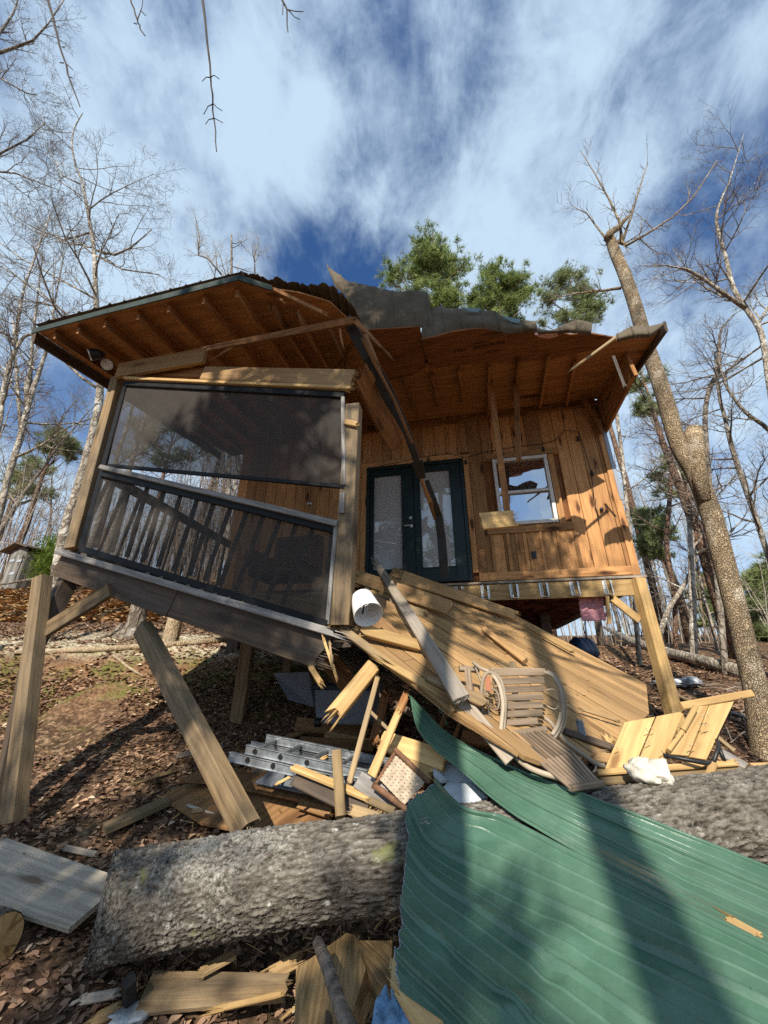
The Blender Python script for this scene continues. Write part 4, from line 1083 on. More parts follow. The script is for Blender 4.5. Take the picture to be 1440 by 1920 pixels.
wd = thing('wood_splinter', 'pale wood splinter lying on the green sheet near the right edge', 'splinter', at(1380, 1738, 1.86))
mb = MB(); mb.plank(at(1352, 1716, 1.86), at(1424, 1756, 1.74), .035, .012, nW + UP * 2, .04, .01, spikes=3); mb.build('splinter', M['fresh'], wd)
# ================================================================ LOOSE LUMBER
def px3(q):
    if len(q) == 3 and isinstance(q[2], str):
        mode, off = q[2][0], float(q[2][1:] or 0)
        return deckpx(q[0], q[1], off) if mode == 'd' else ong(q[0], q[1], off)
    return at(*q)
def lum(name, label, a, b, wpx, t, m, j0=0, j1=0, face=None, sp=10, w1=None, bow=0, cat='board', group='broken boards in the debris pile', twist=0):
    p, q = px3(a), px3(b); k = mpp(p)
    f = face if face is not None else (O - p).normalized() + UP * .4
    mb = MB(); mb.plank(p, q, wpx * k * 1.0, t, f, j0, j1, bow, None, None if w1 is None else w1 * mpp(q), spikes=sp if (j0 or j1) else 0, twist=twist)
    o = mb.build(name, M[m]); return tag(o, label, cat, group)
lum('broken_board', 'longest brown board with a pointed tip running from the doors down over the deck', (701, 1050, 5.2), (866, 1312, 'd.10'), 12, .04, 'grey', .22, .02, w1=34, bow=.02)
lum('broken_board', 'brown board wedged across the bottom of the left door', (664, 1080, 4.9), (846, 1141, 'd.14'), 26, .04, 'deck', .04, .05)
lum('broken_board', 'board whose bright broken end sticks out just under the ledger hangers', (754, 1081, 5.35), (970, 1155, 'd.10'), 24, .04, 'deck', .02, .05, w1=17)
lum('broken_board', 'short tilted board lying behind the board with the bright broken end', (860, 1112, 5.4), (905, 1138, 5.3), 24, .03, 'deck', .03, .03)
lum('broken_beam', 'short pale squared beam right of the white lampshade', (676, 1181, 3.3), (787, 1211, 3.45), 20, .06, 'fresh', .06, .0, cat='beam')
lum('broken_beam', 'long beam running down from the front post foot below the deck edge', (642, 1180, 3.3), (884, 1360, 2.95), 15, .05, 'treated', .10, .08, w1=16, cat='beam')
lum('broken_beam', 'paler beam with a bright pointed end lying on the long beam under the deck edge', (718, 1240, 3.12), (905, 1350, 2.88), 13, .06, 'fresh', .14, .05, w1=15, cat='beam')
lum('broken_beam', 'dark shaded beam behind the long beam under the deck edge', (655, 1182, 3.5), (800, 1278, 3.3), 12, .05, 'deck', .05, .05, cat='beam')
lum('splintered_board', 'splintered board with a frayed yellow end pointing at the chair', (800, 1272, 3.0), (912, 1318, 2.85), 14, .04, 'post', .02, .05, sp=16, w1=23)
lum('weathered_plank', 'wide grey weathered plank standing left of the wicker lounge chair', (866, 1314, 2.92), (958, 1426, 2.72), 26, .03, 'grey', .03, .0, w1=27)
lum('weathered_plank', 'narrow grey weathered plank beside the wide grey plank', (905, 1338, 2.95), (978, 1424, 2.74), 14, .03, 'grey', .03, .0, w1=12)
lum('broken_post', 'yellow post stub with a broken lower end hanging in front of the grey tote', (702, 1248, 3.3), (622, 1346, 3.15), 27, .085, 'fresh', .02, .07, cat='post')
lum('thin_stake', 'long thin stake standing upright between the tote and the woven seat', (708, 1270, 3.2), (655, 1468, 3.05), 9, .03, 'treated', .01, .01, w1=11, cat='stake')
lum('thin_stake', 'yellow stake with a splintered top above the woven seat', (749, 1332, 3.05), (697, 1455, 2.95), 13, .04, 'fresh', .05, .0, w1=17, cat='stake')
lum('thin_stake', 'dark reddish stake rising above the yellow stake with the splintered top', (762, 1302, 3.2), (744, 1345, 3.12), 14, .04, 'rafter', .04, .03, cat='stake')
lum('thin_stake', 'small stake end behind the curled tip of the green sheet', (840, 1330, 3.25), (821, 1378, 3.2), 9, .03, 'rafter', .0, .0, cat='stake')
lum('thin_stake', 'shortest stake end under the deck edge right of the curled green tip', (864, 1352, 3.2), (851, 1388, 3.15), 7, .025, 'rafter', 0, 0, cat='stake')
lum('thin_stake', 'dark stake leaning under the deck between the two stake ends and the white foam', (800, 1395, 3.4), (838, 1340, 3.3), 10, .03, 'beam', 0, 0, cat='stake')
lum('broken_board', 'sunlit board above the woven seat lying behind its log frame', (714, 1388, 3.2), (838, 1428, 2.95), 34, .04, 'fresh', .02, .02)
lum('broken_board', 'second sunlit board just below the sunlit board behind the woven seat', (738, 1412, 3.1), (812, 1452, 2.95), 22, .03, 'fresh', .02, .04)
lum('heavy_plank', 'thick plank on edge with a frayed left end in front of the ladder', (548, 1438, 3.25), (740, 1516, 2.9), 15, .03, 'fresh', .02, .02, sp=0, face=V((0, -.3, 1)))
lum('heavy_plank', 'dark face board below the thick plank on edge near the log', (551, 1454, 3.27), (690, 1520, 2.98), 34, .03, 'beam', .05, .03, sp=6)
lum('thin_stake', 'flat upright stake crossing in front of the thick plank on edge', (631, 1408, 3.15), (639, 1532, 2.86), 18, .03, 'treated', 0, .0, w1=20, cat='stake')
lum('broken_board', 'pale grey board with nails between the flat stake and the woven seat', (672, 1462, 3.05), (750, 1512, 2.9), 30, .03, 'rail', .0, .02)
lum('broken_board', 'dark low beam lying under the grey tote', (555, 1362, 'g.08'), (690, 1376, 'g.08'), 24, .10, 'ply', .02, .02)
lum('broken_board', 'square cut board on the leaves left of the leaning post', (194, 1560, 'g.05'), (314, 1504, 'g.05'), 40, .05, 'treated', 0, 0, face=UP, w1=32)
lum('wide_plank', 'wide grey plank lying on the leaves at the lower left edge', (-60, 1622, 'g.06'), (186, 1700, 'g.10'), 118, .035, 'greylight', 0, 0, face=UP + V((.0, -.25, 0)), w1=112)
lum('broken_board', 'small dark board end left of the ladder', (445, 1437, 'g.05'), (480, 1425, 'g.06'), 14, .03, 'ply', 0, 0, face=UP)
lum('broken_board', 'tan board lying left of the long ladder above it', (528, 1388, 'g.05'), (572, 1376, 'g.06'), 16, .03, 'deck', 0, 0, face=UP)
lum('broken_board', 'narrow board along the far edge of the plywood sheets', (345, 1478, 'g.06'), (400, 1455, 'g.06'), 8, .04, 'treated', 0, 0, face=UP)
lum('broken_board', 'small yellow wedge on the plywood right of the leaning post', (582, 1505, 'g.12'), (628, 1510, 'g.12'), 12, .04, 'fresh', .02, .02, face=UP)
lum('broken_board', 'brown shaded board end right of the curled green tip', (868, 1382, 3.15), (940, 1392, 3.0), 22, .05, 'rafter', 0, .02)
lum('broken_board', 'yellow board jammed across the seat of the lounge chair', (950, 1350, 2.93), (1030, 1386, 2.86), 11, .03, 'fresh', 0, 0, w1=9)
lum('broken_board', 'bright board behind the lounge chair runner left of the nailed panels', (1066, 1413, 2.95), (1150, 1424, 2.9), 17, .04, 'deck', .0, .02)
lum('broken_board', 'top loose board under the nailed panels behind the white canvas', (1118, 1450, 2.78), (1382, 1432, 2.86), 11, .04, 'fresh', 0, .04)
lum('broken_board', 'bottom loose board under the nailed panels resting on the log', (1122, 1468, 2.74), (1396, 1448, 2.82), 13, .05, 'treated', .02, .05)
lum('broken_board', 'stubby board leaning in front of the loose boards right of the canvas', (1338, 1432, 2.78), (1328, 1458, 2.74), 12, .03, 'fresh', .0, .0)
lum('broken_board', 'grey board lying right of the nailed panels toward the big trunk', (1352, 1412, 3.0), (1412, 1445, 2.95), 15, .03, 'rail', .0, .02)
lum('broken_board', 'reddish block lying at the foot of the big trunk by the frame edge', (1412, 1448, 2.9), (1470, 1446, 2.9), 26, .06, 'deck', 0, 0)
lum('broken_board', 'thin yellow strip on the ground behind the nailed panels', (1250, 1298, 'g.05'), (1302, 1318, 'g.05'), 8, .03, 'treated', 0, 0, face=UP)
lum('broken_board', 'short strip of board on the leaves left of the big trunk', (1372, 1336, 'g.05'), (1400, 1346, 'g.05'), 7, .03, 'rail', 0, 0, face=UP)
lum('broken_board', 'flat board lying on the leaves under the log at the bottom', (270, 1868, 'g.06'), (540, 1862, 'g.10'), 66, .03, 'post', .0, .03, face=UP + V((0, -.4, 0)), sp=4, w1=40)
lum('wood_splinter', 'long curved yellow splinter on the flat board under the log', (395, 1908, 'g.14'), (528, 1868, 'g.16'), 9, .02, 'fresh', .06, .02, bow=.03, cat='splinter')
lum('broken_board', 'small board corner tucked under the log left of the stick', (375, 1832, 'g.12'), (440, 1800, 'g.15'), 26, .02, 'treated', .02, 0, face=UP)
lum('broken_board', 'dark board leaning under the deck behind the yellow post stub', (612, 1232, 4.2), (660, 1290, 4.1), 34, .04, 'rafter', .02, .04)
lum('broken_board', 'dark upright joist piece in the shadow under the long beam', (716, 1282, 3.9), (722, 1400, 3.8), 12, .04, 'beam', 0, 0)
lum('broken_board', 'long board lying on the deck surface with a sunlit upper edge', (905, 1178, 'd.05'), (985, 1240, 'd.05'), 10, .05, 'deck', .06, .0)
lum('broken_board', 'brown slab under the lampshade beside the front post', (690, 1150, 3.7), (745, 1200, 3.6), 26, .03, 'ply', .04, .04)
lum('broken_board', 'torn deck piece above the lampshade', (690, 1118, 4.3), (752, 1150, 4.2), 18, .03, 'deck', .03, .03)
lum('split_board', 'splintered end of a beam hanging below the porch rim', (582, 1250, 3.2), (602, 1282, 3.15), 10, .03, 'fresh', .02, .04)
# big posts
lum('leaning_post', 'heavy square post leaning from the bank down to the log', (268, 1178, 3.75), (466, 1560, 2.98), 30, .11, 'post', 0, .03, face=V((-.9, -.6, .35)), sp=10, w1=44, cat='post', group=None)
lum('stilt_post', 'tall square post standing alone at the far left edge', (80, 1082, 3.75), (24, 1540, 3.72), 25, .11, 'post', 0, .0, face=V((-.35, -1, .0)), w1=37, cat='post', group=None)
p = porch(447, 1196, -.9)
for (uv, lab, wpx) in (((445, 1352), 'square post standing under the middle of the porch', 24), ((538, 1262), 'short pale post far under the porch right of the middle post', 13)):
    b = ong(*uv); mb = MB(); mb.plank(V((b.x, b.y, b.z - .1)), V((b.x + .02, b.y, b.z + 1.15)), wpx * mpp(b), .13, nW + dW * .2)
    tag(mb.build('support_post', M['post']), lab, 'post')
# hanging strips and broken roof pieces
hang_s = lum('hanging_strip', 'thin wood strip hanging from the torn soffit with a broken block at its foot', (915, 690, 4.7), (951, 958, 4.75), 11, .03, 'rafter', 0, .01, w1=12, cat='strip', group='strips hanging from the torn soffit')
lum('hanging_strip', 'shorter thin strip hanging in front of the window top', (966, 690, 4.7), (973, 866, 4.75), 9, .03, 'rafter', .0, .06, sp=3, cat='strip', group='strips hanging from the torn soffit')
lum('hanging_block', 'yellow splintered wood block hanging in front of the window corner', (901, 978, 4.7), (967, 972, 4.75), 34, .045, 'fresh', .01, .08, sp=14, cat='block', group=None)
lum('broken_beam', 'orange broken header beam with a jagged top pointing down behind the front post', (676, 696, 3.3), (746, 838, 4.6), 38, .05, 'rafter', .12, .12, sp=14, w1=40, cat='beam')
lum('splintered_rafter', 'long splintered rafter spanning under the left soffit', (386, 655, 3.2), (668, 600, 3.05), 10, .05, 'rafter', .12, .06, sp=10, w1=13, cat='rafter', group='splintered roof timbers')
lum('splintered_rafter', 'thin splinter forking below the long splintered rafter', (405, 669, 3.2), (455, 640, 3.18), 3, .02, 'rafter', .1, .02, sp=2, w1=6, cat='rafter', group='splintered roof timbers')
lum('splintered_rafter', 'splinter hanging from the crease of the broken roof, nearest the peak', (488, 543, 3.0), (532, 566, 3.05), 6, .03, 'rafter', .05, .05, sp=4, cat='rafter', group='splintered roof timbers')
lum('splintered_rafter', 'long reddish splinter running along the broken eave', (510, 541, 2.95), (608, 588, 2.95), 7, .03, 'rafter', .05, .08, sp=6, cat='rafter', group='splintered roof timbers')
lum('splintered_rafter', 'long dangling splinter pointing down right at the roof tear', (664, 600, 3.05), (724, 660, 3.05), 11, .03, 'rafter', .04, .14, sp=5, w1=4, cat='rafter', group='splintered roof timbers')
lum('splintered_rafter', 'shorter dangling splinter just left of the long dangling one', (684, 625, 3.05), (711, 687, 3.05), 8, .03, 'rafter', .04, .12, sp=3, w1=4, cat='rafter', group='splintered roof timbers')
lum('splintered_rafter', 'small splinter hanging alone under the right end of the long splintered rafter', (636, 612, 3.1), (642, 647, 3.1), 5, .02, 'rafter', .02, .05, sp=2, w1=3, cat='rafter', group='splintered roof timbers')
lum('broken_batten', 'thin pale tipped batten sticking out under the right roof corner', (1161, 628, 3.5), (1070, 694, 3.6), 6, .03, 'treated', .02, .06, sp=2, w1=4, cat='batten', group=None)
lum('broken_batten', 'pale green edge strip hanging inside the right roof corner', (1150, 668, 3.75), (1171, 724, 3.9), 5, .02, 'rail', .01, .02, cat='batten', group=None)
he = thing('hanging_edging', 'long black strip of roof edging hanging from the tear down across the right door', 'edging', at(840, 1075, 4.9))
def strip(pxs, m, name, th=.03):
    mb = MB()
    for a, b in zip(pxs, pxs[1:]):
        p, q = at(a[0], a[1], a[2]), at(b[0], b[1], b[2])
        mb.plank(p, q + (q - p).normalized() * .01, a[3] * mpp(p), th, O - p, 0, 0, w1=b[3] * mpp(q), seg=1)
    return mb.build(name, M[m], he)
strip([(648, 596, 3.1, 20), (690, 668, 3.3, 24), (728, 740, 3.6, 26), (764, 812, 3.9, 14), (782, 868, 4.2, 12)], 'tape', 'edging_strip')
strip([(782, 866, 4.2, 22), (790, 895, 4.4, 16)], 'tape', 'edging_strip', .05)
strip([(800, 900, 4.5, 8), (812, 935, 4.6, 12), (822, 968, 4.8, 15), (828, 1010, 4.9, 16), (831, 1050, 4.95, 17), (833, 1080, 5.0, 15)], 'tape', 'edging_strip')
strip([(668, 612, 3.15, 6), (700, 676, 3.3, 7), (740, 752, 3.55, 6), (772, 830, 3.85, 6)], 'rafter', 'split_lath')
strip([(789, 897, 4.4, 6), (806, 940, 4.6, 9), (815, 973, 4.8, 4)], 'rafter', 'split_lath')
# plywood on the ground
def sheet_px(name, label, px, m, dz, t, cat='plywood', group=None, nrm=None):
    pts = [ong(u, v, dz) for u, v in px]
    c = sum(pts, V()) / len(pts); n = (pts[1] - pts[0]).cross(pts[2] - pts[0]).normalized(); n = n if n.z > 0 else -n
    pts = [p - n * (p - c).dot(n) + UP * .03 for p in pts]
    mb = MB(); mb.plate(pts, n, t, pts[1] - pts[0]); return tag(mb.build(name, M[m]), label, cat, group)
sheet_px('plywood_sheet', 'brown plywood sheet lying in front of the leaning post', [(300, 1497), (346, 1474), (520, 1480), (640, 1530), (560, 1600), (375, 1561)], 'ply', .05, .02)
sheet_px('plywood_sheet', 'second brown plywood sheet lying partly under the dark sheet behind the post', [(338, 1468), (386, 1442), (497, 1454), (640, 1478), (640, 1530), (412, 1492)], 'ply', .10, .02)
sheet_px('plywood_sheet', 'dark grey board lying on the plywood right of the leaning post', [(476, 1475), (510, 1446), (560, 1446), (640, 1470), (640, 1512), (560, 1494)], 'bin', .19, .012)
pts = [at(512, 1262, 4.6), at(578, 1260, 4.7), at(592, 1300, 4.75), at(588, 1326, 4.7), at(540, 1312, 4.6)]
mb = MB(); mb.plate(pts, (O - pts[0]).normalized(), .02, pts[1] - pts[0]); tag(mb.build('scrap_sheet', M['bin']), 'dark triangular panel leaning left of the grey tote', 'panel')
# ================================================================ LADDER
ld = thing('ladder', 'aluminium extension ladder lying on the ground under the porch', 'ladder', ong(560, 1440))
a0, a1 = at(462, 1404, 3.62), at(704, 1456, 3.35); b0, b1 = at(500, 1384, 4.0), at(740, 1432, 3.72)
nl = (a1 - a0).cross(b0 - a0).normalized(); nl = nl if nl.z > 0 else -nl
for nm, off, sh in (('side_rail', 0, 0), ('side_rail', -.075, -.14)):
    d = (a1 - a0).normalized()
    for p, q in ((a0, a1), (b0, b1)):
        mb = MB(); mb.plank(p + nl * off + d * sh, q + nl * off + d * sh, .062, .024, (a0 - b0), bev=.003)
        for e in (-.03, .03): mb.plank(p + nl * (off + e) + d * sh + (a0 - b0).normalized() * .004, q + nl * (off + e) + d * sh + (a0 - b0).normalized() * .004, .006, .034, (a0 - b0), bev=.001)
        mb.build(nm, M['alum'], ld)
for i in range(5):
    f = .08 + i * .21
    mb = MB(); p, q = a0.lerp(a1, f), b0.lerp(b1, f); o = (p - q).normalized() * .02
    mb.tube([p + o, q], .015, 8); mb.build('rung', M['alum'], ld)
    mb = MB(); mb.lathe(p + o * .4, (p - q), [(0, .02), (.016, .018)], 10); mb.build('rung_plug', M['black'], ld)
    mb = MB(); mb.lathe(p + o * .4 - nl * .07 - d * .05, (p - q), [(0, .02), (.016, .018)], 10); mb.build('rung_plug', M['black'], ld)
# ================================================================ TOTES, SHADE, CHAIR, WOVEN SEAT
tb = thing('storage_tote', 'grey plastic storage tote with dark lid in the shade under the porch', 'tote', at(648, 1350, 4.6))
c = at(650, 1322, 4.6)
def tapered(c, ax, ay, w0, d0, w1, d1, h):
    mb = MB(); ii = []
    for z, w, dd in ((0, w0, d0), (h, w1, d1)):
        for sx, sy in ((-1, -1), (1, -1), (1, 1), (-1, 1)):
            ii.append(mb.vert(c + ax * (sx * w / 2) + ay * (sy * dd / 2) + UP * z, (sx * w / 2, sy * dd / 2, z)))
    for k in range(4): mb.f.append((ii[k], ii[(k + 1) % 4], ii[4 + (k + 1) % 4], ii[4 + k]))
    mb.f.append(tuple(ii[:4][::-1])); mb.f.append(tuple(ii[4:])); return mb
cb = V((c.x, c.y + .2, c.z - .19))
o = tapered(cb, dW, -nW, .60, .36, .68, .42, .34).build('tub', M['bin'], tb); bv = o.modifiers.new('b', 'BEVEL'); bv.width = .02; bv.segments = 2
o = tapered(cb + UP * .345, dW, -nW, .72, .46, .69, .43, .05).build('lid', M['binlid'], tb); bv = o.modifiers.new('b', 'BEVEL'); bv.width = .015; bv.segments = 2
mb = MB()
for e in (-.27, .27): mb.lathe(cb + dW * e + nW * .2 + UP * .02, dW, [(-.03, .045), (.03, .045)], 14)
mb.build('wheel', M['black'], tb)
cv = thing('blue_tarp', 'dark blue tarp bundle in the shade under the cabin corner', 'tarp', at(1110, 1215, 7.0))
mb = MB(); c = at(1112, 1204, 7.0)
for i in range(3): mb.lathe(c + V((.12 * (i - 1), .3 + .1 * i, -.25)), V((.1 * i - .1, 0, 1)), [(0, .15), (.12, .19), (.2, .16), (.3, .11), (.36, .03)], 14)
mb.build('tarp_bundle', M['bluetarp'], cv, True)
ls = thing('lampshade', 'white drum lampshade lying on its side by the front post', 'lampshade', at(682, 1165, 3.3))
c = at(690, 1150, 3.2); ax = V((.30, -.62, -.72)).normalized()
x = ax.cross(UP).normalized(); y = x.cross(ax)
mb = MB(); mb.lathe(c - ax * .20, ax, [(0, .095), (.22, .122), (.22, .118), (.002, .092)], 40, False, False); mb.build('shade', M['shade'], ls, True)
mb = MB()
for q in range(3):
    t = 2.1 * q + .4; mb.tube([c - ax * .12, c - ax * .12 + (x * math.cos(t) + y * math.sin(t)) * .108], .003, 5)
mb.tube([c - ax * .12, c - ax * .03 + x * .03 - y * .03], .008, 6)
mb.build('wire_frame', M['wire'], ls)
# bentwood lounge chair
ch = thing('lounge_chair', 'weathered bentwood lounge chair with slatted back and long slatted seat', 'chair', at(1020, 1440, 2.75))
def ct(pxs, r, name, m='bent', n=8):
    P_ = [at(*q) for q in pxs]; pp = []
    for i in range(len(P_) - 1):                       # smooth
        p0 = P_[max(i - 1, 0)]; p1 = P_[i]; p2 = P_[i + 1]; p3 = P_[min(i + 2, len(P_) - 1)]
        for k in range(5):
            t = k / 5; pp.append(.5 * ((2 * p1) + (p2 - p0) * t + (2 * p0 - 5 * p1 + 4 * p2 - p3) * t * t + (3 * p1 - p0 - 3 * p2 + p3) * t ** 3))
    pp.append(P_[-1]); mb = MB(); mb.tube(pp, r, n); return mb.build(name, M[m], ch, True)
bl = [(923, 1264), (947, 1362)]; br_ = [(1021, 1262), (1012, 1358)]
for i in range(7):
    f = i / 6.4; Y = 2.98 - .10 * f
    a = (923 + 26 * f * f, 1263 + 98 * f, Y); b = (1021 - (6 * f if f < .8 else 14 * f), 1260 + 98 * f, Y)
    mb = MB(); p, q = at(*a), at(*b); mb.plank(p, q, .041, .014, (O - p) + UP * .3, 0, 0, -.015); mb.build('back_slat', M['slat'], ch)
ct([(919, 1256, 2.99), (970, 1256, 3.0), (1022, 1257, 2.99)], .014, 'top_rail', 'slat')
ct([(887, 1241, 3.05), (900, 1252, 3.02), (920, 1262, 2.97), (936, 1285, 2.9), (943, 1320, 2.86), (941, 1350, 2.84), (938, 1378, 2.82)], .0135, 'arm_hoop')
ct([(905, 1340, 2.93), (903, 1295, 2.95), (908, 1268, 2.95), (920, 1261, 2.96), (938, 1275, 2.92), (947, 1310, 2.88), (946, 1345, 2.86), (944, 1370, 2.84)], .013, 'arm_hoop')
ct([(910, 1310, 2.94), (918, 1293, 2.94), (930, 1296, 2.92), (936, 1312, 2.9), (934, 1328, 2.9), (925, 1330, 2.92), (916, 1318, 2.94), (914, 1303, 2.94)], .006, 'scroll')
ct([(909, 1292, 2.95), (914, 1325, 2.93), (921, 1350, 2.91), (930, 1362, 2.9)], .008, 'brace')
ct([(888, 1242, 3.06), (899, 1270, 3.02), (905, 1285, 2.98)], .007, 'brace')
ct([(1020, 1260, 2.98), (1037, 1268, 2.95), (1050, 1293, 2.92), (1055, 1325, 2.9), (1053, 1352, 2.88), (1044, 1375, 2.86), (1036, 1384, 2.85)], .0135, 'arm_hoop')
ct([(1026, 1258, 3.0), (1043, 1270, 2.98), (1056, 1298, 2.95), (1060, 1330, 2.93), (1057, 1358, 2.91), (1046, 1378, 2.89)], .012, 'arm_hoop')
ct([(1024, 1294, 2.96), (1038, 1293, 2.95), (1048, 1308, 2.93), (1048, 1322, 2.93), (1040, 1330, 2.94), (1026, 1324, 2.96)], .005, 'scroll')
ct([(1052, 1336, 2.86), (1049, 1350, 2.86), (1044, 1364, 2.85), (1035, 1378, 2.84)], .012, 'brace')
ct([(1022, 1346, 2.95), (1034, 1356, 2.92), (1044, 1370, 2.9), (1060, 1390, 2.86), (1080, 1406, 2.82), (1100, 1420, 2.8), (1118, 1432, 2.78), (1134, 1436, 2.77)], .014, 'runner')
ct([(1116, 1430, 2.79), (1117, 1441, 2.77), (1112, 1448, 2.75)], .006, 'brace')
ct([(948, 1376, 2.84), (957, 1398, 2.8), (968, 1420, 2.74), (990, 1438, 2.68), (1015, 1449, 2.63), (1040, 1456, 2.60), (1062, 1462, 2.58)], .016, 'runner')
NS = 9
for i in range(NS):
    f = i / (NS - 1)
    a = (958 + 56 * f, 1378 - 10 * f, 2.83 + .04 * f); m_ = (1012 + 62 * f, 1428 - 16 * f, 2.66 + .08 * f); b = (1074 + 50 * f, 1480 - 10 * f, 2.50 + .09 * f)
    mb = MB(); p, q, r = at(*a), at(*m_), at(*b); f_ = UP + V((0, -.5, 0))
    mb.plank(p, q, .019, .016, f_, 0, 0); mb.plank(q, r, .021, .016, f_, 0, 0); mb.build('seat_slat', M['slat'], ch)
mb = MB(); mb.plank(at(1070, 1478, 2.50), at(1128, 1468, 2.58), .04, .03, UP); mb.build('front_rail', M['slat'], ch)
mb = MB(); mb.plank(at(952, 1376, 2.84), at(1024, 1366, 2.88), .03, .03, UP); mb.build('back_rail', M['slat'], ch)
mb = MB(); mb.plank(at(914, 1268, 2.95), at(917, 1296, 2.93), .035, .01, O - at(914, 1268, 2.95)); mb.build('arm_plate', plain('worn_red_paint', (.33, .13, .07), .8), ch)
# crumpled brown rail debris left of the chair
lum('dark_rail_piece', 'dark weathered upright stub behind the left chair arm', (876, 1250, 3.1), (882, 1300, 3.05), 12, .04, 'slat', .02, .02)
lum('dark_rail_piece', 'dark weathered crosspiece left of the chair back', (861, 1254, 3.1), (898, 1256, 3.1), 9, .04, 'slat', .0, .0)
lum('dark_rail_piece', 'round topped stub behind the chair back top', (961, 1240, 3.1), (962, 1262, 3.1), 12, .03, 'post', .0, .0)
lum('dark_rail_piece', 'dark blue grey stub standing right of the chair arm', (1086, 1352, 3.0), (1094, 1384, 2.98), 12, .03, 'bin', .02, .0)
lum('dark_rail_piece', 'brown stub standing between the chair arm and the blue grey stub', (1066, 1345, 3.02), (1066, 1376, 3.0), 14, .03, 'deck', .0, .0)
lum('dark_rail_piece', 'long dark rail lying behind the chair runner', (1058, 1372, 3.0), (1148, 1402, 2.95), 12, .04, 'beam', .0, .02)
lum('dark_rail_piece', 'yellow foam coloured chunk left of the nailed panels', (1136, 1378, 3.1), (1150, 1398, 3.08), 16, .05, 'split', .03, .03)
# woven seat
ws = thing('woven_seat', 'woven cane seat with a log frame tipped on edge in the debris', 'seat', at(755, 1500, 2.9))
c00, c10, c11, c01 = at(742, 1416, 3.02), at(798, 1466, 2.88), at(758, 1510, 2.80), at(712, 1462, 2.95)
wnrm = (c10 - c00).cross(c01 - c00).normalized(); wnrm = wnrm if wnrm.dot(O - c00) > 0 else -wnrm
mb = MB(); n1, n2 = 8, 8
for k in range(2):
    for i in range(n1):
        f = (i + .5) / n1; pts = []
        for j in range(2 * n2 + 1):
            g_ = j / (2 * n2); a, b = (f, g_) if k == 0 else (g_, f)
            p = c00.lerp(c10, a).lerp(c01.lerp(c11, a), b)
            pts.append(p + wnrm * (.007 * math.sin(math.pi * (j / 1.0 + i + k))))
        d = (pts[-1] - pts[0]).normalized(); sd = d.cross(wnrm); w = .0095
        pr = None
        mb.newboard()
        for p in pts:
            cur = (mb.vert(p - sd * w, (0, 0, 0)), mb.vert(p + sd * w, (0, .01, 0)), mb.vert(p + wnrm * .004, (0, .005, 0)))
            if pr:
                mb.f += [(pr[0], pr[2], cur[2], cur[0]), (pr[2], pr[1], cur[1], cur[2]), (pr[1], pr[0], cur[0], cur[1])]
            pr = cur
mb.build('woven_cane', plain('pale_cane', (.40, .32, .23), .7, 0, 20, .25), ws)
for a, b, r in (((740, 1405, 3.03), (806, 1468, 2.86), .016), ((700, 1472, 2.93), (768, 1522, 2.76), .018), ((742, 1410, 3.03), (702, 1474, 2.95), .013)):
    mb = MB(); p, q = at(*a), at(*b); mb.tube([p, p.lerp(q, .35) + wnrm * .004, p.lerp(q, .7) - wnrm * .003, q], [r, r * 1.08, r * .95, r], 10); mb.build('frame_pole', plain('brown_pole_bark', (.17, .085, .045), .75, 0, 12, .4, .5), ws, True)
# broken white foam / wallboard
wf = thing('broken_foam', 'broken white foam pieces in the gap above the green sheets', 'foam', at(870, 1510, 2.85))
for px, tilt in (([(812, 1432, 3.0), (870, 1412, 3.1), (905, 1440, 2.95), (920, 1490, 2.85), (880, 1486, 2.88), (838, 1466, 2.92)], 0), ([(826, 1480, 2.86), (838, 1466, 2.9), (880, 1468, 2.85), (915, 1500, 2.75), (872, 1512, 2.7), (848, 1505, 2.74)], 1), ([(812, 1432, 2.98), (838, 1466, 2.9), (828, 1462, 2.86), (814, 1450, 2.9)], 2)):
    pts = [at(*q) for q in px]; n = (pts[2] - pts[0]).cross(pts[-1] - pts[0]).normalized(); n = n if n.dot(O - pts[0]) > 0 else -n
    cc = sum(pts, V()) / len(pts); pts = [p - n * ((p - cc).dot(n) * .6) for p in pts]
    mb = MB(); mb.plate(pts, n, .02, dW); mb.build('foam_piece', M['foam'], wf)
# nailed panels
def panel(label, boards, cleats, nails, th=.032):
    p0 = at(*boards[0][0]); t = thing('nailed_panel', label, 'panel', V((p0.x, p0.y, at(*boards[0][-1]).z)), 'nailed board panels on the log')
    for bd in boards:
        pts = [at(*q) for q in bd]; n = (pts[1] - pts[0]).cross(pts[3] - pts[0]).normalized(); n = n if n.dot(O - pts[0]) > 0 else -n
        cc = sum(pts, V()) / 4; pts = [p - n * (p - cc).dot(n) for p in pts]
        mb = MB(); mb.plate(pts, n, th, pts[3] - pts[0]); o = mb.build('board', M['fresh'], t); bv = o.modifiers.new('b', 'BEVEL'); bv.width = .003; bv.segments = 1
    for a, b, w in cleats:
        p, q = at(*a), at(*b); mb = MB(); mb.plank(p, q, w * mpp(p), .035, O - p); mb.build('cleat', M['fresh'], t)
    for u, v, Y in nails:
        p = at(u, v, Y); mb = MB(); mb.tube([p, p + V((-.045, -.05, .025))], .0022, 5); mb.build('nail', M['nail'], t)
panel('left pair of pale boards standing on edge behind the white canvas', [[(1172, 1353, 3.0), (1229, 1343, 3.03), (1190, 1436, 2.84), (1131, 1449, 2.8)], [(1232, 1342, 3.03), (1285, 1332, 3.06), (1244, 1424, 2.88), (1194, 1435, 2.84)]], [],
      [(1215, 1371, 2.93), (1226, 1369, 2.93), (1216, 1397, 2.9), (1220, 1394, 2.9), (1160, 1405, 2.86), (1244, 1412, 2.86)])
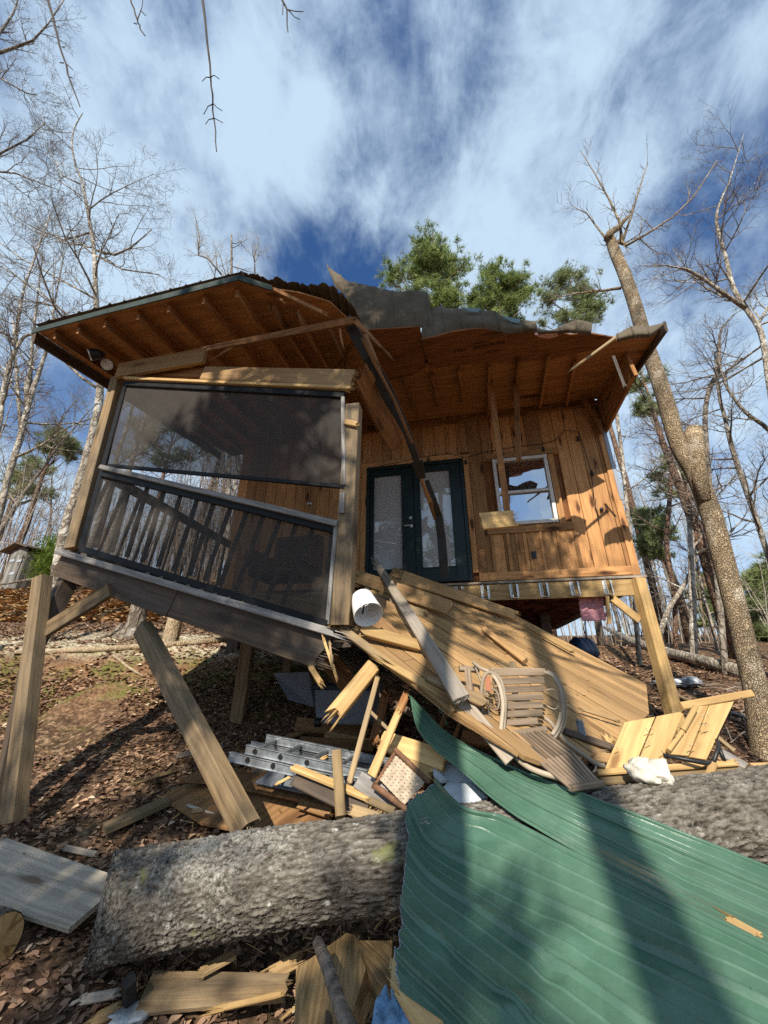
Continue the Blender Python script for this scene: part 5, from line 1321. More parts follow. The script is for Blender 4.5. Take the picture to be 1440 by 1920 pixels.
panel('right pair of pale boards with a cleat and long nails, nearest the big trunk', [[(1308, 1324, 3.02), (1331, 1319, 3.04), (1290, 1418, 2.88), (1256, 1414, 2.86)], [(1333, 1318, 3.04), (1381, 1308, 3.07), (1322, 1426, 2.9), (1294, 1419, 2.88)]],
      [((1304, 1326, 2.98), (1280, 1370, 2.93), 9), ((1279, 1372, 2.92), (1253, 1408, 2.86), 7), ((1276, 1324, 3.03), (1409, 1300, 3.09), 13)],
      [(1321, 1347, 2.94), (1329, 1345, 2.94), (1316, 1362, 2.92), (1324, 1364, 2.92), (1330, 1362, 2.92), (1296, 1401, 2.86), (1303, 1399, 2.86), (1268, 1380, 2.88), (1392, 1312, 3.0)])
pp = thing('black_pipe', 'bent black pipe lying on the boards below the right nailed panel', 'pipe', at(1290, 1430, 2.8))
mb = MB(); mb.tube([at(1244, 1416, 2.82), at(1322, 1431, 2.76), at(1338, 1428, 2.8)], .012, 10); mb.tube([at(1338, 1428, 2.8), at(1348, 1400, 2.86), at(1344, 1388, 2.9)], .012, 8); mb.tube([at(1346, 1396, 2.88), at(1358, 1426, 2.84)], .012, 8); mb.build('pipe', M['black'], pp, True)
# white canvas bag
def blob(name, c, ax, ay, az, n, m, parent, sc=.25, seed=1, fr=2.2):
    bm = bmesh.new(); bmesh.ops.create_icosphere(bm, subdivisions=n, radius=1)
    mb = MB()
    for v in bm.verts:
        d = v.co.normalized(); k = 1 + sc * mn.noise(d * fr + V((seed, 0, 0))) + sc * .7 * abs(mn.noise(d * fr * 2.3 + V((0, seed, 0)))) 
        mb.vert(c + ax * (d.x * k) + ay * (d.y * k) + az * (d.z * k), (d.x, d.y, d.z))
    for f in bm.faces: mb.f.append(tuple(v.index for v in f.verts))
    bm.free(); return mb.build(name, m, parent, True)
cb_ = thing('canvas_bucket', 'crumpled white canvas bucket lying on the log in front of the nailed panels', 'bucket', at(1218, 1468, 2.6))
c = at(1222, 1448, 2.62)
blob('body', c - V((.02, 0, .0)), V((.105, 0, -.01)), V((0, .10, 0)), V((.0, 0, .062)), 4, M['canvas'], cb_, .30, 4, 2.0)
mb = MB(); e = c + V((.085, -.05, .0)); axd = V((.85, -.5, .05)).normalized()
mb.lathe(e - axd * .05, axd, [(-.05, .068), (.02, .075), (.04, .074), (.03, .066), (.028, .02)], 26, True, True); mb.build('rim', M['canvas'], cb_, True)
# ================================================================ FOREGROUND BITS AT THE BOTTOM
cl = thing('denim_cloth', 'light blue denim cloth bunched at the bottom edge beside the green sheet', 'cloth', at(738, 1930, 1.72))
rowsC = [[at(u, v, Y) for u, v, Y in r] for r in (
  [(724, 1848, 1.86), (712, 1870, 1.82), (704, 1880, 1.80), (698, 1920, 1.74), (690, 1970, 1.7)],
  [(732, 1866, 1.80), (728, 1880, 1.76), (722, 1893, 1.74), (716, 1920, 1.68), (708, 1970, 1.64)],
  [(745, 1855, 1.78), (748, 1876, 1.72), (746, 1895, 1.70), (744, 1920, 1.66), (740, 1970, 1.62)],
  [(760, 1854, 1.80), (766, 1874, 1.74), (766, 1895, 1.71), (768, 1920, 1.68), (770, 1970, 1.63)],
  [(773, 1855, 1.82), (776, 1872, 1.78), (778, 1895, 1.75), (785, 1920, 1.71), (790, 1970, 1.66)])]
sheet('folded_cloth', rowsC, 40, 50, lambda x: .012 * math.sin(x * 5.0), M['denim'], cl, .004, .016, 2)
tn = thing('tan_cushion', 'tan rounded shape poking out above the blue denim cloth', 'cushion', at(750, 1850, 1.85))
blob('body', at(752, 1834, 1.86), V((.036, 0, .0)), V((0, .045, 0)), V((.0, .03, .062)), 3, M['tan'], tn, .08, 2, 1.2)
mb = MB(); mb.plank(at(734, 1822, 1.88), at(738, 1800, 1.92), .022, .014, nW, .01, .01); mb.build('tab', M['tan'], tn)
lum('splintered_board', 'bright splintered board end lying across the blue denim', (744, 1860, 1.66), (815, 1945, 1.52), 12, .02, 'fresh', .05, 0, sp=6, w1=50)
st = thing('barked_stick', 'barked stick standing out from under the log at the bottom', 'stick', ong(640, 1930))
mb = MB(); p, q = at(596, 1768, 2.35), at(668, 1960, 1.85); mb.tube([p, p.lerp(q, .3) + V((.004, 0, 0)), p.lerp(q, .65) - V((.006, 0, 0)), q], [.024, .027, .026, .029], 12); mb.build('stick', plain('stick_bark', (.22, .17, .13), .9, 0, 22, .5, .9), st, True)
lum('thin_stake', 'dark thin stake behind the barked stick', (614, 1852, 2.45), (616, 1935, 2.2), 11, .02, 'beam', 0, 0, cat='stake')
M['splitdark'] = wood('shaded_split_wood', (.30, .20, .095), (.13, .075, .03), (.08, .04, .02), .2, .85, .3, sh=2.2, stain=.4)  # split wood with the shade under the log put into its colour
sw = thing('split_wood_chunk', 'large split yellow wood chunk under the log at the bottom', 'wood chunk', ong(625, 1930))
pts = [at(555, 1815, 2.52), at(650, 1748, 2.62), at(668, 1762, 2.6), at(688, 1828, 2.42), at(660, 1900, 2.25), at(625, 1990, 2.1), at(545, 1990, 2.15), at(552, 1880, 2.35)]
n = (pts[1] - pts[0]).cross(pts[4] - pts[0]).normalized(); n = n if n.dot(O - pts[0]) > 0 else -n
cc = sum(pts, V()) / len(pts); pts = [p - n * ((p - cc).dot(n) * .9) for p in pts]
mb = MB(); mb.plate(pts, n, .12, pts[5] - pts[1]); mb.build('chunk', M['splitdark'], sw)
sw2 = thing('split_wood_chunk', 'shaded split wood chunk left of the tan cushion under the log', 'wood chunk', ong(710, 1850))
pts = [at(668, 1760, 2.55), at(735, 1760, 2.5), at(732, 1830, 2.3), at(718, 1850, 2.25), at(690, 1822, 2.4)]
n = (pts[1] - pts[0]).cross(pts[3] - pts[0]).normalized(); n = n if n.dot(O - pts[0]) > 0 else -n
cc = sum(pts, V()) / len(pts); pts = [p - n * ((p - cc).dot(n) * .9) for p in pts]
mb = MB(); mb.plate(pts, n, .10, pts[2] - pts[0]); mb.build('chunk', M['splitdark'], sw2)
lum('dark_stake', 'black upright stub under the left end of the log', (242, 1838, 'g.20'), (243, 1895, 'g.0'), 20, .05, 'tape', 0, 0, cat='stake', group=None)
fo_ = thing('crumpled_foil', 'crumpled clear plastic scrap at the bottom beside the black stub', 'plastic', ong(245, 1915))
blob('scrap', ong(242, 1912, .03), V((.09, 0, 0)), V((0, .07, 0)), V((0, 0, .025)), 3, plain('clear_scrap', (.35, .36, .37), .25, .2, 6, .3), fo_, .5, 9, 3)
le = thing('cut_log', 'sawn log with its orange cut end at the left edge', 'log', ong(-12, 1800))
c = ong(-10, 1785, .14)
mb = MB(); mb.lathe(c, V((-.75, .2, .0)), [(0, .135), (.06, .14), (.5, .145)], 28, False, True); mb.build('bark', M['barkgrey'], le, True)
mb = MB(); mb.lathe(c + V((.004, -.002, 0)), V((.75, -.2, 0)), [(-.02, .133), (0, .13), (.002, .005)], 28, False, True); mb.build('cut_face', M['fresh'], le)

# small splinters, chips and insulation shreds over the wreck
mb = MB(); r = random.Random(8)
def chip(p, l, w, t, d):
    mb.newboard(); mb.box(p, d, d.cross(V((.1, .2, 1))).normalized(), d.cross(d.cross(V((.1, .2, 1)))).normalized(), l / 2, w / 2, t / 2)
for i in range(430):
    u = r.gauss(650, 230); v = r.uniform(1390, 1900) if r.random() < .6 else r.uniform(1380, 1560)
    if u < 150 or u > 1400: continue
    p = ong(u, v, r.uniform(.02, .06)); d = V((r.gauss(0, 1), r.gauss(0, 1), r.gauss(0, .25))).normalized()
    chip(p, r.uniform(.02, .14), r.uniform(.004, .016), r.uniform(.002, .006), d)
for i in range(90):
    l, c = r.uniform(-.6, 2.0), r.uniform(.1, 2.0)
    p = Dp(l, c, .008); d = (KG * r.gauss(0, 1) + KH * r.gauss(0, 1)).normalized(); chip(p, r.uniform(.015, .05), r.uniform(.004, .010), .003, d)
struct(mb.build('wood_chips', M['fresh']), 'stuff')
for lab, a, b, w, t, m, j0, j1 in (
    ('dark board lying flat under the ladder toward the log', (500, 1478, 'g.06'), (640, 1500, 'g.06'), 16, .03, 'ply', .02, .03),
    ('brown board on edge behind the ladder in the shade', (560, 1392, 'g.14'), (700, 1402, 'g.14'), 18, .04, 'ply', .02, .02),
    ('short grey board between the leaning post and the ladder', (470, 1452, 'g.1'), (540, 1432, 'g.12'), 11, .03, 'grey', .02, .0),
    ('yellow lath lying across the ladder foot', (520, 1470, 3.5), (610, 1420, 3.6), 5, .015, 'fresh', .02, .03),
    ('split lath leaning between the yellow stake and the curled green tip', (770, 1440, 3.0), (806, 1372, 3.2), 6, .02, 'fresh', .05, .02),
    ('dark joist end poking out below the deck right of the yellow stake', (742, 1322, 3.4), (820, 1352, 3.3), 16, .05, 'beam', .03, .03),
    ('thin broken lath hanging from the rim beam end', (606, 1196, 3.15), (628, 1262, 3.1), 5, .015, 'fresh', .03, .06),
    ('second broken lath hanging from the rim beam end', (618, 1205, 3.15), (622, 1240, 3.1), 4, .012, 'treated', .02, .05),
    ('short broken board on the deck right of the lampshade', (716, 1196, 3.6), (800, 1232, 3.55), 14, .03, 'treated', .05, .04),
    ('flat board lying across the deck top below the left door', (690, 1118, 4.4), (800, 1152, 4.3), 15, .03, 'treated', .04, .05),
    ('board stub lying beside the woven seat near the log', (690, 1500, 2.85), (740, 1522, 2.75), 12, .03, 'treated', .02, .0),
    ('split board behind the lounge chair seat', (1068, 1400, 3.0), (1135, 1412, 2.95), 9, .03, 'treated', .04, .03),
    ('short plank end showing between the lounge chair and the nailed panels', (1100, 1390, 3.05), (1150, 1400, 3.0), 9, .03, 'beam', .02, .03),
    ('small board leaning against the cut end right of the nailed panels', (1338, 1376, 3.1), (1376, 1408, 3.05), 7, .03, 'treated', .02, .0),
    ('grey scrap board on the leaves between the wide plank and the log', (120, 1590, 'g.04'), (180, 1606, 'g.04'), 10, .02, 'grey', .02, .02)):
    lum('broken_board', lab, a, b, w, t, m, j0, j1)

for lab, a, b, w, t, m, j0, j1 in (
    ('brown board end lying on the plywood against the log, left of the flat stake', (560, 1508, 'g.16'), (622, 1528, 'g.16'), 16, .03, 'ply', .02, .02),
    ('grey lath lying on the brown plywood by the leaning post', (352, 1510, 'g.1'), (420, 1536, 'g.1'), 5, .015, 'greylight', .02, .03),
    ('small rectangular scrap of board lying on the front plywood sheet', (360, 1523, 'g.11'), (382, 1520, 'g.11'), 7, .015, 'treated', .01, .01),
    ('dim board lying behind the ladder toward the tote', (610, 1378, 'g.08'), (720, 1398, 'g.1'), 12, .03, 'deck', .02, .03),
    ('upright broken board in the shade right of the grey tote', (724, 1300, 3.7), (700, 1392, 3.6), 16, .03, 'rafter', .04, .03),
    ('slanting pale lath under the deck between the thin stakes', (690, 1330, 3.4), (760, 1400, 3.3), 6, .02, 'treated', .03, .04),
    ('short fat beam end lying against the log below the woven seat', (660, 1522, 2.85), (716, 1540, 2.76), 20, .06, 'treated', .03, .03),
    ('dark plywood scrap jammed below the woven seat frame', (700, 1488, 3.0), (760, 1530, 2.84), 26, .015, 'ply', .03, .03),
    ('grey board corner lying on the leaves left of the black stub', (150, 1888, 'g.04'), (218, 1872, 'g.05'), 14, .02, 'grey', .02, .03),
    ('yellowish bark slab on the leaves at the very bottom left of the black stub', (170, 1925, 'g.04'), (236, 1888, 'g.05'), 20, .02, 'splitdark', .04, .04),
    ('curled bark slab right of the flat board under the log', (500, 1835, 'g.1'), (560, 1806, 'g.14'), 22, .02, 'splitdark', .05, .05),
    ('dark split slab deep under the log beside the stick', (690, 1900, 'g.12'), (730, 1830, 'g.2'), 26, .03, 'splitdark', .05, .05),
    ('broken lath lying across the leaves left of the leaning post foot', (250, 1470, 'g.03'), (330, 1448, 'g.03'), 5, .02, 'treated', .03, .04),
    ('short weathered board under the stilt side of the porch in the leaves', (330, 1420, 'g.03'), (420, 1400, 'g.04'), 9, .02, 'grey', .02, .03),
    ('loose board with a frayed end lying on the deck near the ledger', (980, 1170, 'd.06'), (1075, 1222, 'd.06'), 7, .03, 'fresh', .05, .03),
    ('pale lath resting on the deck right of the chair back', (1090, 1330, 'd.05'), (1160, 1352, 'd.05'), 5, .02, 'treated', .03, .03)):
    lum('broken_board', lab, a, b, w, t, m, j0, j1)
# ================================================================ TREES
class Tree:
    def __init__(s, seed, up=.10, wander=.28, droop=0): s.r = random.Random(seed); s.L = MB(); s.T = MB(); s.up = up; s.wa = wander
    def rv(s): return V((s.r.gauss(0, 1), s.r.gauss(0, 1), s.r.gauss(0, 1)))
    def grow(s, p, d, ln, r, lvl, maxl, dens=1.0):
        n = 5 if lvl <= 1 else (4 if lvl == 2 else 3)
        pts = [p]; rr = [r]; d = d.normalized(); kids = []
        for k in range(n):
            d = (d + s.rv() * s.wa * .5 + UP * s.up).normalized()
            p = p + d * (ln / n); pts.append(p); rr.append(max(.0022, r * (1 - .75 * (k + 1) / n)))
            kids.append((p, d, rr[-1], (k + 1) / n))
        (s.L if lvl <= 1 else s.T).tube(pts, rr, 6 if lvl == 0 else (5 if lvl == 1 else 3), cap=False)
        if lvl >= maxl: return
        for (q, dd, r2, f) in kids:
            m = 2 if s.r.random() < dens else 1
            if f < .3 and s.r.random() < .5: continue
            for _ in range(m):
                sd = dd.cross(s.rv()); sd.normalize()
                nd = dd * s.r.uniform(.4, .9) + sd * s.r.uniform(.5, 1)
                s.grow(q, nd, ln * s.r.uniform(.35, .62) * (1.15 - .4 * f), max(.003, r2 * .72), lvl + 1, maxl, dens)
    def trunk(s, pts, rr, n=14):
        s.L.newboard(); s.L.tube(pts, rr, n, cap=True)
    def limbs(s, pts, rr, f0, count, ln, maxl=3, dens=.7, up=.35, side=None):
        cum = [0]
        for a, b in zip(pts, pts[1:]): cum.append(cum[-1] + (b - a).length)
        for k in range(count):
            f = f0 + (1 - f0) * (k + s.r.random()) / count; x = f * cum[-1]
            i = max(j for j in range(len(cum) - 1) if cum[j] <= x + 1e-6); g_ = (x - cum[i]) / max(1e-6, cum[i + 1] - cum[i])
            p = pts[i].lerp(pts[i + 1], min(1, g_)); r = rr[i] + (rr[i + 1] - rr[i]) * min(1, g_)
            a = s.r.uniform(0, 6.28) if side is None else side + s.r.uniform(-1.2, 1.2)
            d = V((math.cos(a), math.sin(a), up * s.r.uniform(.4, 1.8)))
            s.grow(p, d, ln * s.r.uniform(.55, 1.15) * (1.2 - .6 * f), max(.012, r * .5), 0 if ln > 2.2 else 1, maxl, dens)
    def done(s, name, label, base, bark, twig, cat='tree', group=None):
        t = thing(name, label, cat, base, group)
        s.L.build('trunk', bark, t, True)
        if s.T.v: s.T.build('crown', twig, t, False)
        return t
def trunkpx(q):
    """list of (u, v, Y, width px) -> world points, radii; extended down to the ground"""
    pts = [at(u, v, Y) for u, v, Y, w in q]; rr = [w * mpp(p) / 2 / math.sqrt(1 + ((u - 720) / 720) ** 2) * (.94 if abs(u - 720) > 300 else 1) for p, (u, v, Y, w) in zip(pts, q)]
    b = pts[0]; g0 = gz(b.x, b.y)
    if b.z > g0 - .05:
        dd = (pts[0] - pts[1]).normalized(); k = (b.z - g0 + .25) / max(.3, -dd.z)
        pts.insert(0, b + dd * k); rr.insert(0, rr[0] * 1.25)
    # refine
    P_, R_2 = [], []
    for i in range(len(pts) - 1):
        p0 = pts[max(i - 1, 0)]; p1 = pts[i]; p2 = pts[i + 1]; p3 = pts[min(i + 2, len(pts) - 1)]
        for k in range(4):
            t = k / 4; P_.append(.5 * ((2 * p1) + (p2 - p0) * t + (2 * p0 - 5 * p1 + 4 * p2 - p3) * t * t + (3 * p1 - p0 - 3 * p2 + p3) * t ** 3)); R_2.append(rr[i] + (rr[i + 1] - rr[i]) * t)
    P_.append(pts[-1]); R_2.append(rr[-1]); return P_, R_2
def pxtree(name, label, q, seed, bark, twig, f0, cnt, ln, maxl=3, dens=.7, extra=(), up=.35, wander=.28, group=None, upg=.10, cat='tree', broken=False):
    T = Tree(seed, upg, wander); pts, rr = trunkpx(q); T.trunk(pts, rr)
    if cnt: T.limbs(pts, rr, f0, cnt, ln, maxl, dens, up)
    for e in extra:
        ep, er = [at(u, v, Y) for u, v, Y, w in e], [max(.004, w * mpp(at(u, v, Y)) / 2) for u, v, Y, w in e]
        T.L.tube(ep, er, 7)
        for i in range(1, len(ep)):
            if e[0][3] >= 12: break
            for _ in range(3):
                d = (ep[i] - ep[i - 1]).normalized() + T.rv() * .55; T.grow(ep[i].lerp(ep[i - 1], T.r.random()), d, ln * T.r.uniform(.25, .55), er[i] * .6, 1, max(2, maxl), dens)
    return T, pts, rr
def fin(T, name, label, pts, bark, twig, cat='tree', group=None):
    b = pts[0]; return T.done(name, label, V((b.x, b.y, gz(b.x, b.y))), M[bark], M[twig], cat, group)
# left: pale trunk right behind the porch post
T, pts, rr = pxtree('', '', [(100, 1115, 7.6, 26), (119, 1006, 7.5, 24), (144, 925, 7.5, 22), (163, 857, 7.5, 20), (176, 803, 7.5, 18), (187, 741, 7.5, 17), (186, 660, 7.5, 14), (180, 555, 7.5, 11), (176, 465, 7.5, 9), (165, 400, 7.5, 7), (155, 345, 7.5, 5), (142, 310, 7.5, 4.5), (135, 270, 7.5, 4), (140, 240, 7.5, 3), (155, 212, 7.5, 2)], 3, '', '', .30, 15, 2.8, 3, .6,
    extra=([(183, 470, 7.5, 5), (215, 478, 7.3, 4), (245, 465, 7.1, 3), (285, 430, 6.9, 1.5)], [(172, 435, 7.5, 4), (120, 450, 7.6, 3), (60, 425, 7.7, 2), (20, 400, 7.8, 1)], [(150, 345, 7.5, 3), (118, 330, 7.5, 2), (104, 300, 7.5, 1.2)],
           [(178, 560, 7.5, 4), (115, 525, 7.6, 3), (40, 485, 7.7, 2.5), (-20, 440, 7.8, 2)], [(182, 480, 7.5, 4), (230, 505, 7.2, 3), (300, 515, 7.0, 1.5)]), up=.25)
fin(T, 'bare_tree', 'tall pale leafless tree right behind the left corner of the porch', pts, 'barkpale', 'twig')
T, pts, rr = pxtree('', '', [(-12, 990, 9, 17), (0, 958, 9, 16), (16, 892, 9, 15), (35, 830, 9, 14), (51, 768, 9, 13), (62, 730, 9, 12), (73, 700, 9, 10), (82, 672, 9, 8), (93, 640, 9, 6), (104, 560, 9, 4), (120, 480, 9, 2)], 8, '', '', .35, 11, 2.4, 3, .6,
    extra=([(51, 768, 9, 8), (50, 735, 9, 7), (58, 690, 9, 6), (61, 640, 9, 5), (70, 560, 9, 3), (80, 480, 9, 2)], [(40, 815, 9, 7), (34, 740, 9.1, 6), (30, 690, 9.2, 5), (25, 600, 9.3, 3)]))
fin(T, 'bare_tree', 'forked pale leafless tree left of the tree behind the porch corner', pts, 'barkpale', 'twig')
T, pts, rr = pxtree('', '', [(-25, 900, 7, 14), (0, 790, 7, 12), (5, 741, 7, 11), (16, 690, 7, 10), (30, 655, 7, 9), (45, 632, 7, 8), (62, 626, 7, 6), (75, 622, 7, 4)], 14, '', '', .5, 10, 1.8, 3, .7,
    extra=([(30, 655, 7, 6), (32, 610, 7, 5), (45, 540, 7, 4), (70, 470, 7, 3), (95, 400, 7, 2)],))
fin(T, 'bare_tree', 'pale leafless tree at the left frame edge bending right to the roof corner', pts, 'barkpale', 'twig')
T, pts, rr = pxtree('', '', [(-190, 900, 5.2, 26), (-170, 600, 5.2, 22), (-150, 300, 5.2, 18), (-130, 60, 5.2, 13), (-110, -150, 5.2, 9)], 21, '', '', .7, 6, 1.6, 3, .8,
    extra=([(-150, 160, 5.2, 9), (-60, 118, 5.0, 6), (20, 92, 4.8, 5), (62, 76, 4.7, 3.5), (90, 45, 4.6, 2.5), (120, 0, 4.5, 2)], [(-150, 200, 5.2, 9), (-60, 110, 5.1, 6), (0, 62, 5.0, 4), (25, 25, 4.9, 3), (40, -20, 4.8, 2)], [(-150, 80, 5.2, 6), (-30, 125, 5, 4), (10, 152, 4.9, 3), (50, 175, 4.8, 2), (70, 178, 4.8, 1)],
           [(-150, 360, 5.2, 7), (-60, 320, 5.1, 5), (0, 288, 5, 4), (50, 262, 4.9, 2.5), (85, 230, 4.9, 1.2)], [(-150, 320, 5.2, 6), (-40, 318, 5.1, 4), (30, 325, 5, 3), (80, 345, 5, 2), (120, 360, 4.9, 1)]))
fin(T, 'bare_tree', 'leafless tree whose branches reach in at the upper left corner', pts, 'barkgrey', 'twig')
T, pts, rr = pxtree('', '', [(430, 820, 12, 8), (432, 640, 12, 7), (434, 520, 12, 5), (434, 440, 12, 3)], 31, '', '', .55, 12, 2.2, 3, .8,
    extra=([(415, 514, 12, 4), (390, 485, 12, 3), (372, 478, 12, 2.5), (374, 445, 12, 2), (368, 412, 12, 1)], [(478, 520, 12, 3), (477, 480, 12, 2), (485, 455, 12, 1)]))
fin(T, 'bare_tree', 'thin leafless treetop showing above the left roof peak', pts, 'barkgrey', 'twiglight')
# right: the big broken tree and the snag beside it
T, pts, rr = pxtree('', '', [(1440, 1420, 5.0, 78), (1416, 1290, 5.0, 56), (1387, 1170, 5.0, 51), (1359, 1060, 5.0, 48), (1332, 960, 5.0, 47), (1304, 890, 5.0, 41), (1272, 835, 5.0, 36), (1249, 755, 5.0, 35), (1231, 700, 5.0, 33), (1210, 640, 5.0, 31), (1190, 570, 5.0, 28), (1171, 515, 5.0, 26), (1156, 480, 5.0, 24), (1143, 446, 5.0, 20)], 5, '', '', .93, 0, 1.1, 2, .45,
    extra=([(1160, 452, 4.98, 9), (1175, 460, 4.9, 5), (1215, 437, 4.8, 4), (1260, 408, 4.7, 3), (1300, 370, 4.6, 2.5), (1345, 300, 4.5, 1.5)], [(1140, 448, 4.95, 16), (1144, 436, 4.92, 13), (1158, 428, 4.9, 11), (1168, 416, 4.88, 8), (1179, 405, 4.86, 5)],
           [(1168, 455, 5, 6), (1160, 412, 5, 4), (1140, 370, 5, 3), (1115, 325, 5, 2), (1088, 282, 5, 1)], [(1158, 480, 5, 5), (1130, 440, 5, 3.5), (1100, 400, 5, 2), (1070, 385, 5, 1)], [(1165, 540, 5.1, 6), (1130, 545, 5.2, 4), (1080, 550, 5.3, 2.5), (1030, 562, 5.4, 1)],
           [(1168, 450, 5, 5), (1185, 400, 5, 3.5), (1200, 350, 5, 2.5), (1215, 305, 5, 1.2)]), wander=.16, upg=.12)
b_ = fin(T, 'broken_tree', 'big rough barked tree with a snapped top behind the right end of the cabin', pts, 'barkplate', 'twig')
mb = MB(); p = at(1306, 875, 4.95); q = at(1300, 806, 4.95)
mb.tube([at(1322, 940, 4.95), p, p.lerp(q, .55), q], [.08, .115, .122, .112], 14); sf_ = mb.build('snapped_fork', M['barkplate'], b_, True); mb = MB()
mb.tube([p.lerp(q, .62), p.lerp(q, .8), q + UP * .01], [.10, .122, .108], 14)
tg = V((0, 0, 1))
for i in range(70):
    a = RND.uniform(0, 6.28); r = RND.uniform(.02, .11); b = q + V((math.cos(a) * r, math.sin(a) * r, -.06)); h = RND.uniform(.05, .16) * (1.2 if r < .07 else .8)
    s_ = RND.uniform(.008, .02); i0 = [mb.vert(b + V((s_, 0, 0)), (0, 0, 0)), mb.vert(b + V((-s_ * .6, s_, 0)), (0, 0, 0)), mb.vert(b + V((-s_ * .6, -s_, 0)), (0, 0, 0)), mb.vert(b + V((RND.uniform(-.02, .02), RND.uniform(-.02, .02), h)), (h, 0, 0))]
    mb.f += [(i0[0], i0[1], i0[3]), (i0[1], i0[2], i0[3]), (i0[2], i0[0], i0[3])]
mb.build('splintered_top', M['barkdry'], sf_)
T, pts, rr = pxtree('', '', [(1455, 800, 6.5, 16), (1440, 700, 6.5, 15), (1427, 625, 6.5, 13), (1400, 580, 6.5, 12), (1375, 540, 6.5, 11), (1360, 480, 6.5, 9), (1343, 415, 6.5, 7), (1352, 375, 6.5, 4.5), (1366, 345, 6.5, 4), (1380, 300, 6.5, 2), (1395, 250, 6.5, 1)], 41, '', '', .42, 18, 2.2, 3, .8,
    extra=([(1400, 580, 6.5, 8), (1350, 545, 6.4, 7), (1315, 520, 6.3, 6), (1288, 505, 6.2, 4), (1250, 498, 6.1, 2.5), (1200, 498, 6, 1.2)], [(1418, 612, 6.5, 6), (1432, 590, 6.5, 5), (1450, 560, 6.5, 4)]), up=.3)
fin(T, 'bare_tree', 'white branched leafless tree in the upper right corner', pts, 'barkpale', 'twig')
for lab, q, sd, bark, cnt, ln in (
    ('slim straight leafless trunk rising just right of the cabin flashing', [(1190, 1120, 9, 9), (1182, 1010, 9, 9), (1174, 935, 9, 8.5), (1167, 860, 9, 8), (1156, 775, 9, 7), (1150, 720, 9, 6), (1140, 640, 9, 4)], 51, 'barkpale', 8, 1.6),
    ('slim reddish pine trunk with few branches, middle of the right background', [(1268, 1225, 11, 11), (1264, 1112, 11, 11), (1254, 1055, 11, 11), (1250, 1007, 11, 11), (1257, 917, 11, 10), (1259, 860, 11, 9), (1256, 780, 11, 7)], 52, 'barkpine', 8, 1.8),
    ('straight pale trunk left of the big broken tree by the far fallen trunk', [(1301, 1236, 10, 17), (1298, 1112, 10, 16), (1296, 1020, 10, 15), (1293, 970, 10, 13), (1284, 930, 10, 10), (1277, 906, 10, 9), (1262, 850, 10, 7), (1250, 780, 10, 5)], 53, 'barkpale', 10, 2.0),
    ('leaning pale trunk slanting right toward the straight pale trunk', [(1232, 1210, 10.5, 13), (1250, 1150, 10.5, 12), (1273, 1112, 10.5, 11), (1289, 1085, 10.4, 9), (1300, 1050, 10.3, 5), (1310, 1000, 10.3, 2.5)], 54, 'barkpale', 5, 1.2),
    ('slim pale trunk just left of the base of the big broken tree', [(1350, 1240, 11, 10), (1342, 1200, 11, 9), (1331, 1160, 11, 9), (1321, 1124, 11, 8), (1310, 1071, 11, 7), (1300, 1010, 11, 5)], 55, 'barkpale', 6, 1.4),
    ('long grey branching trunk at the right edge beyond the big broken tree', [(1470, 1120, 7.5, 15), (1438, 1034, 7.5, 13), (1420, 979, 7.5, 13), (1404, 933, 7.5, 13), (1384, 876, 7.5, 12), (1371, 834, 7.5, 11), (1359, 782, 7.5, 9), (1348, 740, 7.5, 7), (1340, 660, 7.5, 4)], 56, 'barkgrey', 14, 2.0),
    ('knobbly grey trunk above the snapped fork in the right background', [(1330, 900, 8, 11), (1325, 840, 8, 11), (1322, 790, 8, 11), (1325, 751, 8, 11), (1334, 720, 8, 11), (1347, 695, 8, 11), (1348, 657, 8, 9), (1352, 620, 8, 5), (1375, 590, 8, 3)], 57, 'barkgrey', 12, 1.7),
    ('grey limb like tree leaning left at the right frame edge', [(1465, 850, 7, 12), (1440, 805, 7, 11), (1400, 775, 7, 9), (1375, 745, 7, 7), (1358, 715, 7, 5), (1345, 660, 7, 3)], 58, 'barkgrey', 10, 1.8)):
    T, pts, rr = pxtree('', '', q, sd, '', '', .35, cnt, ln, 3, .75)
    fin(T, 'bare_tree', lab, pts, bark, 'twig')
# generic woods
def generic(seed, h, r, cnt, ln, maxl=3, dens=.7, up=.5):
    T = Tree(seed, .12, .25); rr_ = random.Random(seed); pts = [V((0, 0, -.3))]; d = V((0, 0, 1))
    for k in range(9):
        d = (d + V((rr_.gauss(0, .05), rr_.gauss(0, .05), .0))).normalized(); pts.append(pts[-1] + d * (h / 9))
    rr = [r * (1 - .88 * k / 9) for k in range(10)]; T.trunk(pts, rr, 8); T.limbs(pts, rr, .35, cnt, ln, maxl, dens, up); return T
def copy_tree(o):
    c = o.copy(); COL.objects.link(c)
    for ch_ in list(o.children):
        k = ch_.copy(); COL.objects.link(k); k.parent = c
    return c
gsrc = []
for sd, h, r, bark, tw in ((61, 13, .13, 'barkgrey', 'twigred'), (62, 11, .10, 'barkpale', 'twiglight'), (63, 15, .16, 'barkgrey', 'twig'), (64, 8, .06, 'barkpale', 'twigred')):
    T = generic(sd, h, r, 13, 2.6 if h > 9 else 1.6, 3, .55); gsrc.append(T.done('bare_tree', 'x', V((0, 0, 0)), M[bark], M[tw]))
rt = random.Random(77); used = [False] * 4
def place_tree(i, x, y, sc, label, group):
    o = gsrc[i] if not used[i] else copy_tree(gsrc[i]); used[i] = True
    o.location = (x, y, gz(x, y)); o.rotation_euler = (rt.gauss(0, .05), rt.gauss(0, .05), rt.uniform(0, 6.28)); o.scale = (sc, sc, sc * rt.uniform(.9, 1.15))
    o['label'] = label; o['category'] = 'tree'; o['group'] = group
LW = 'grey leafless tree among the crowded woods on the left slope'; RW = 'grey leafless tree among the open woods on the right'
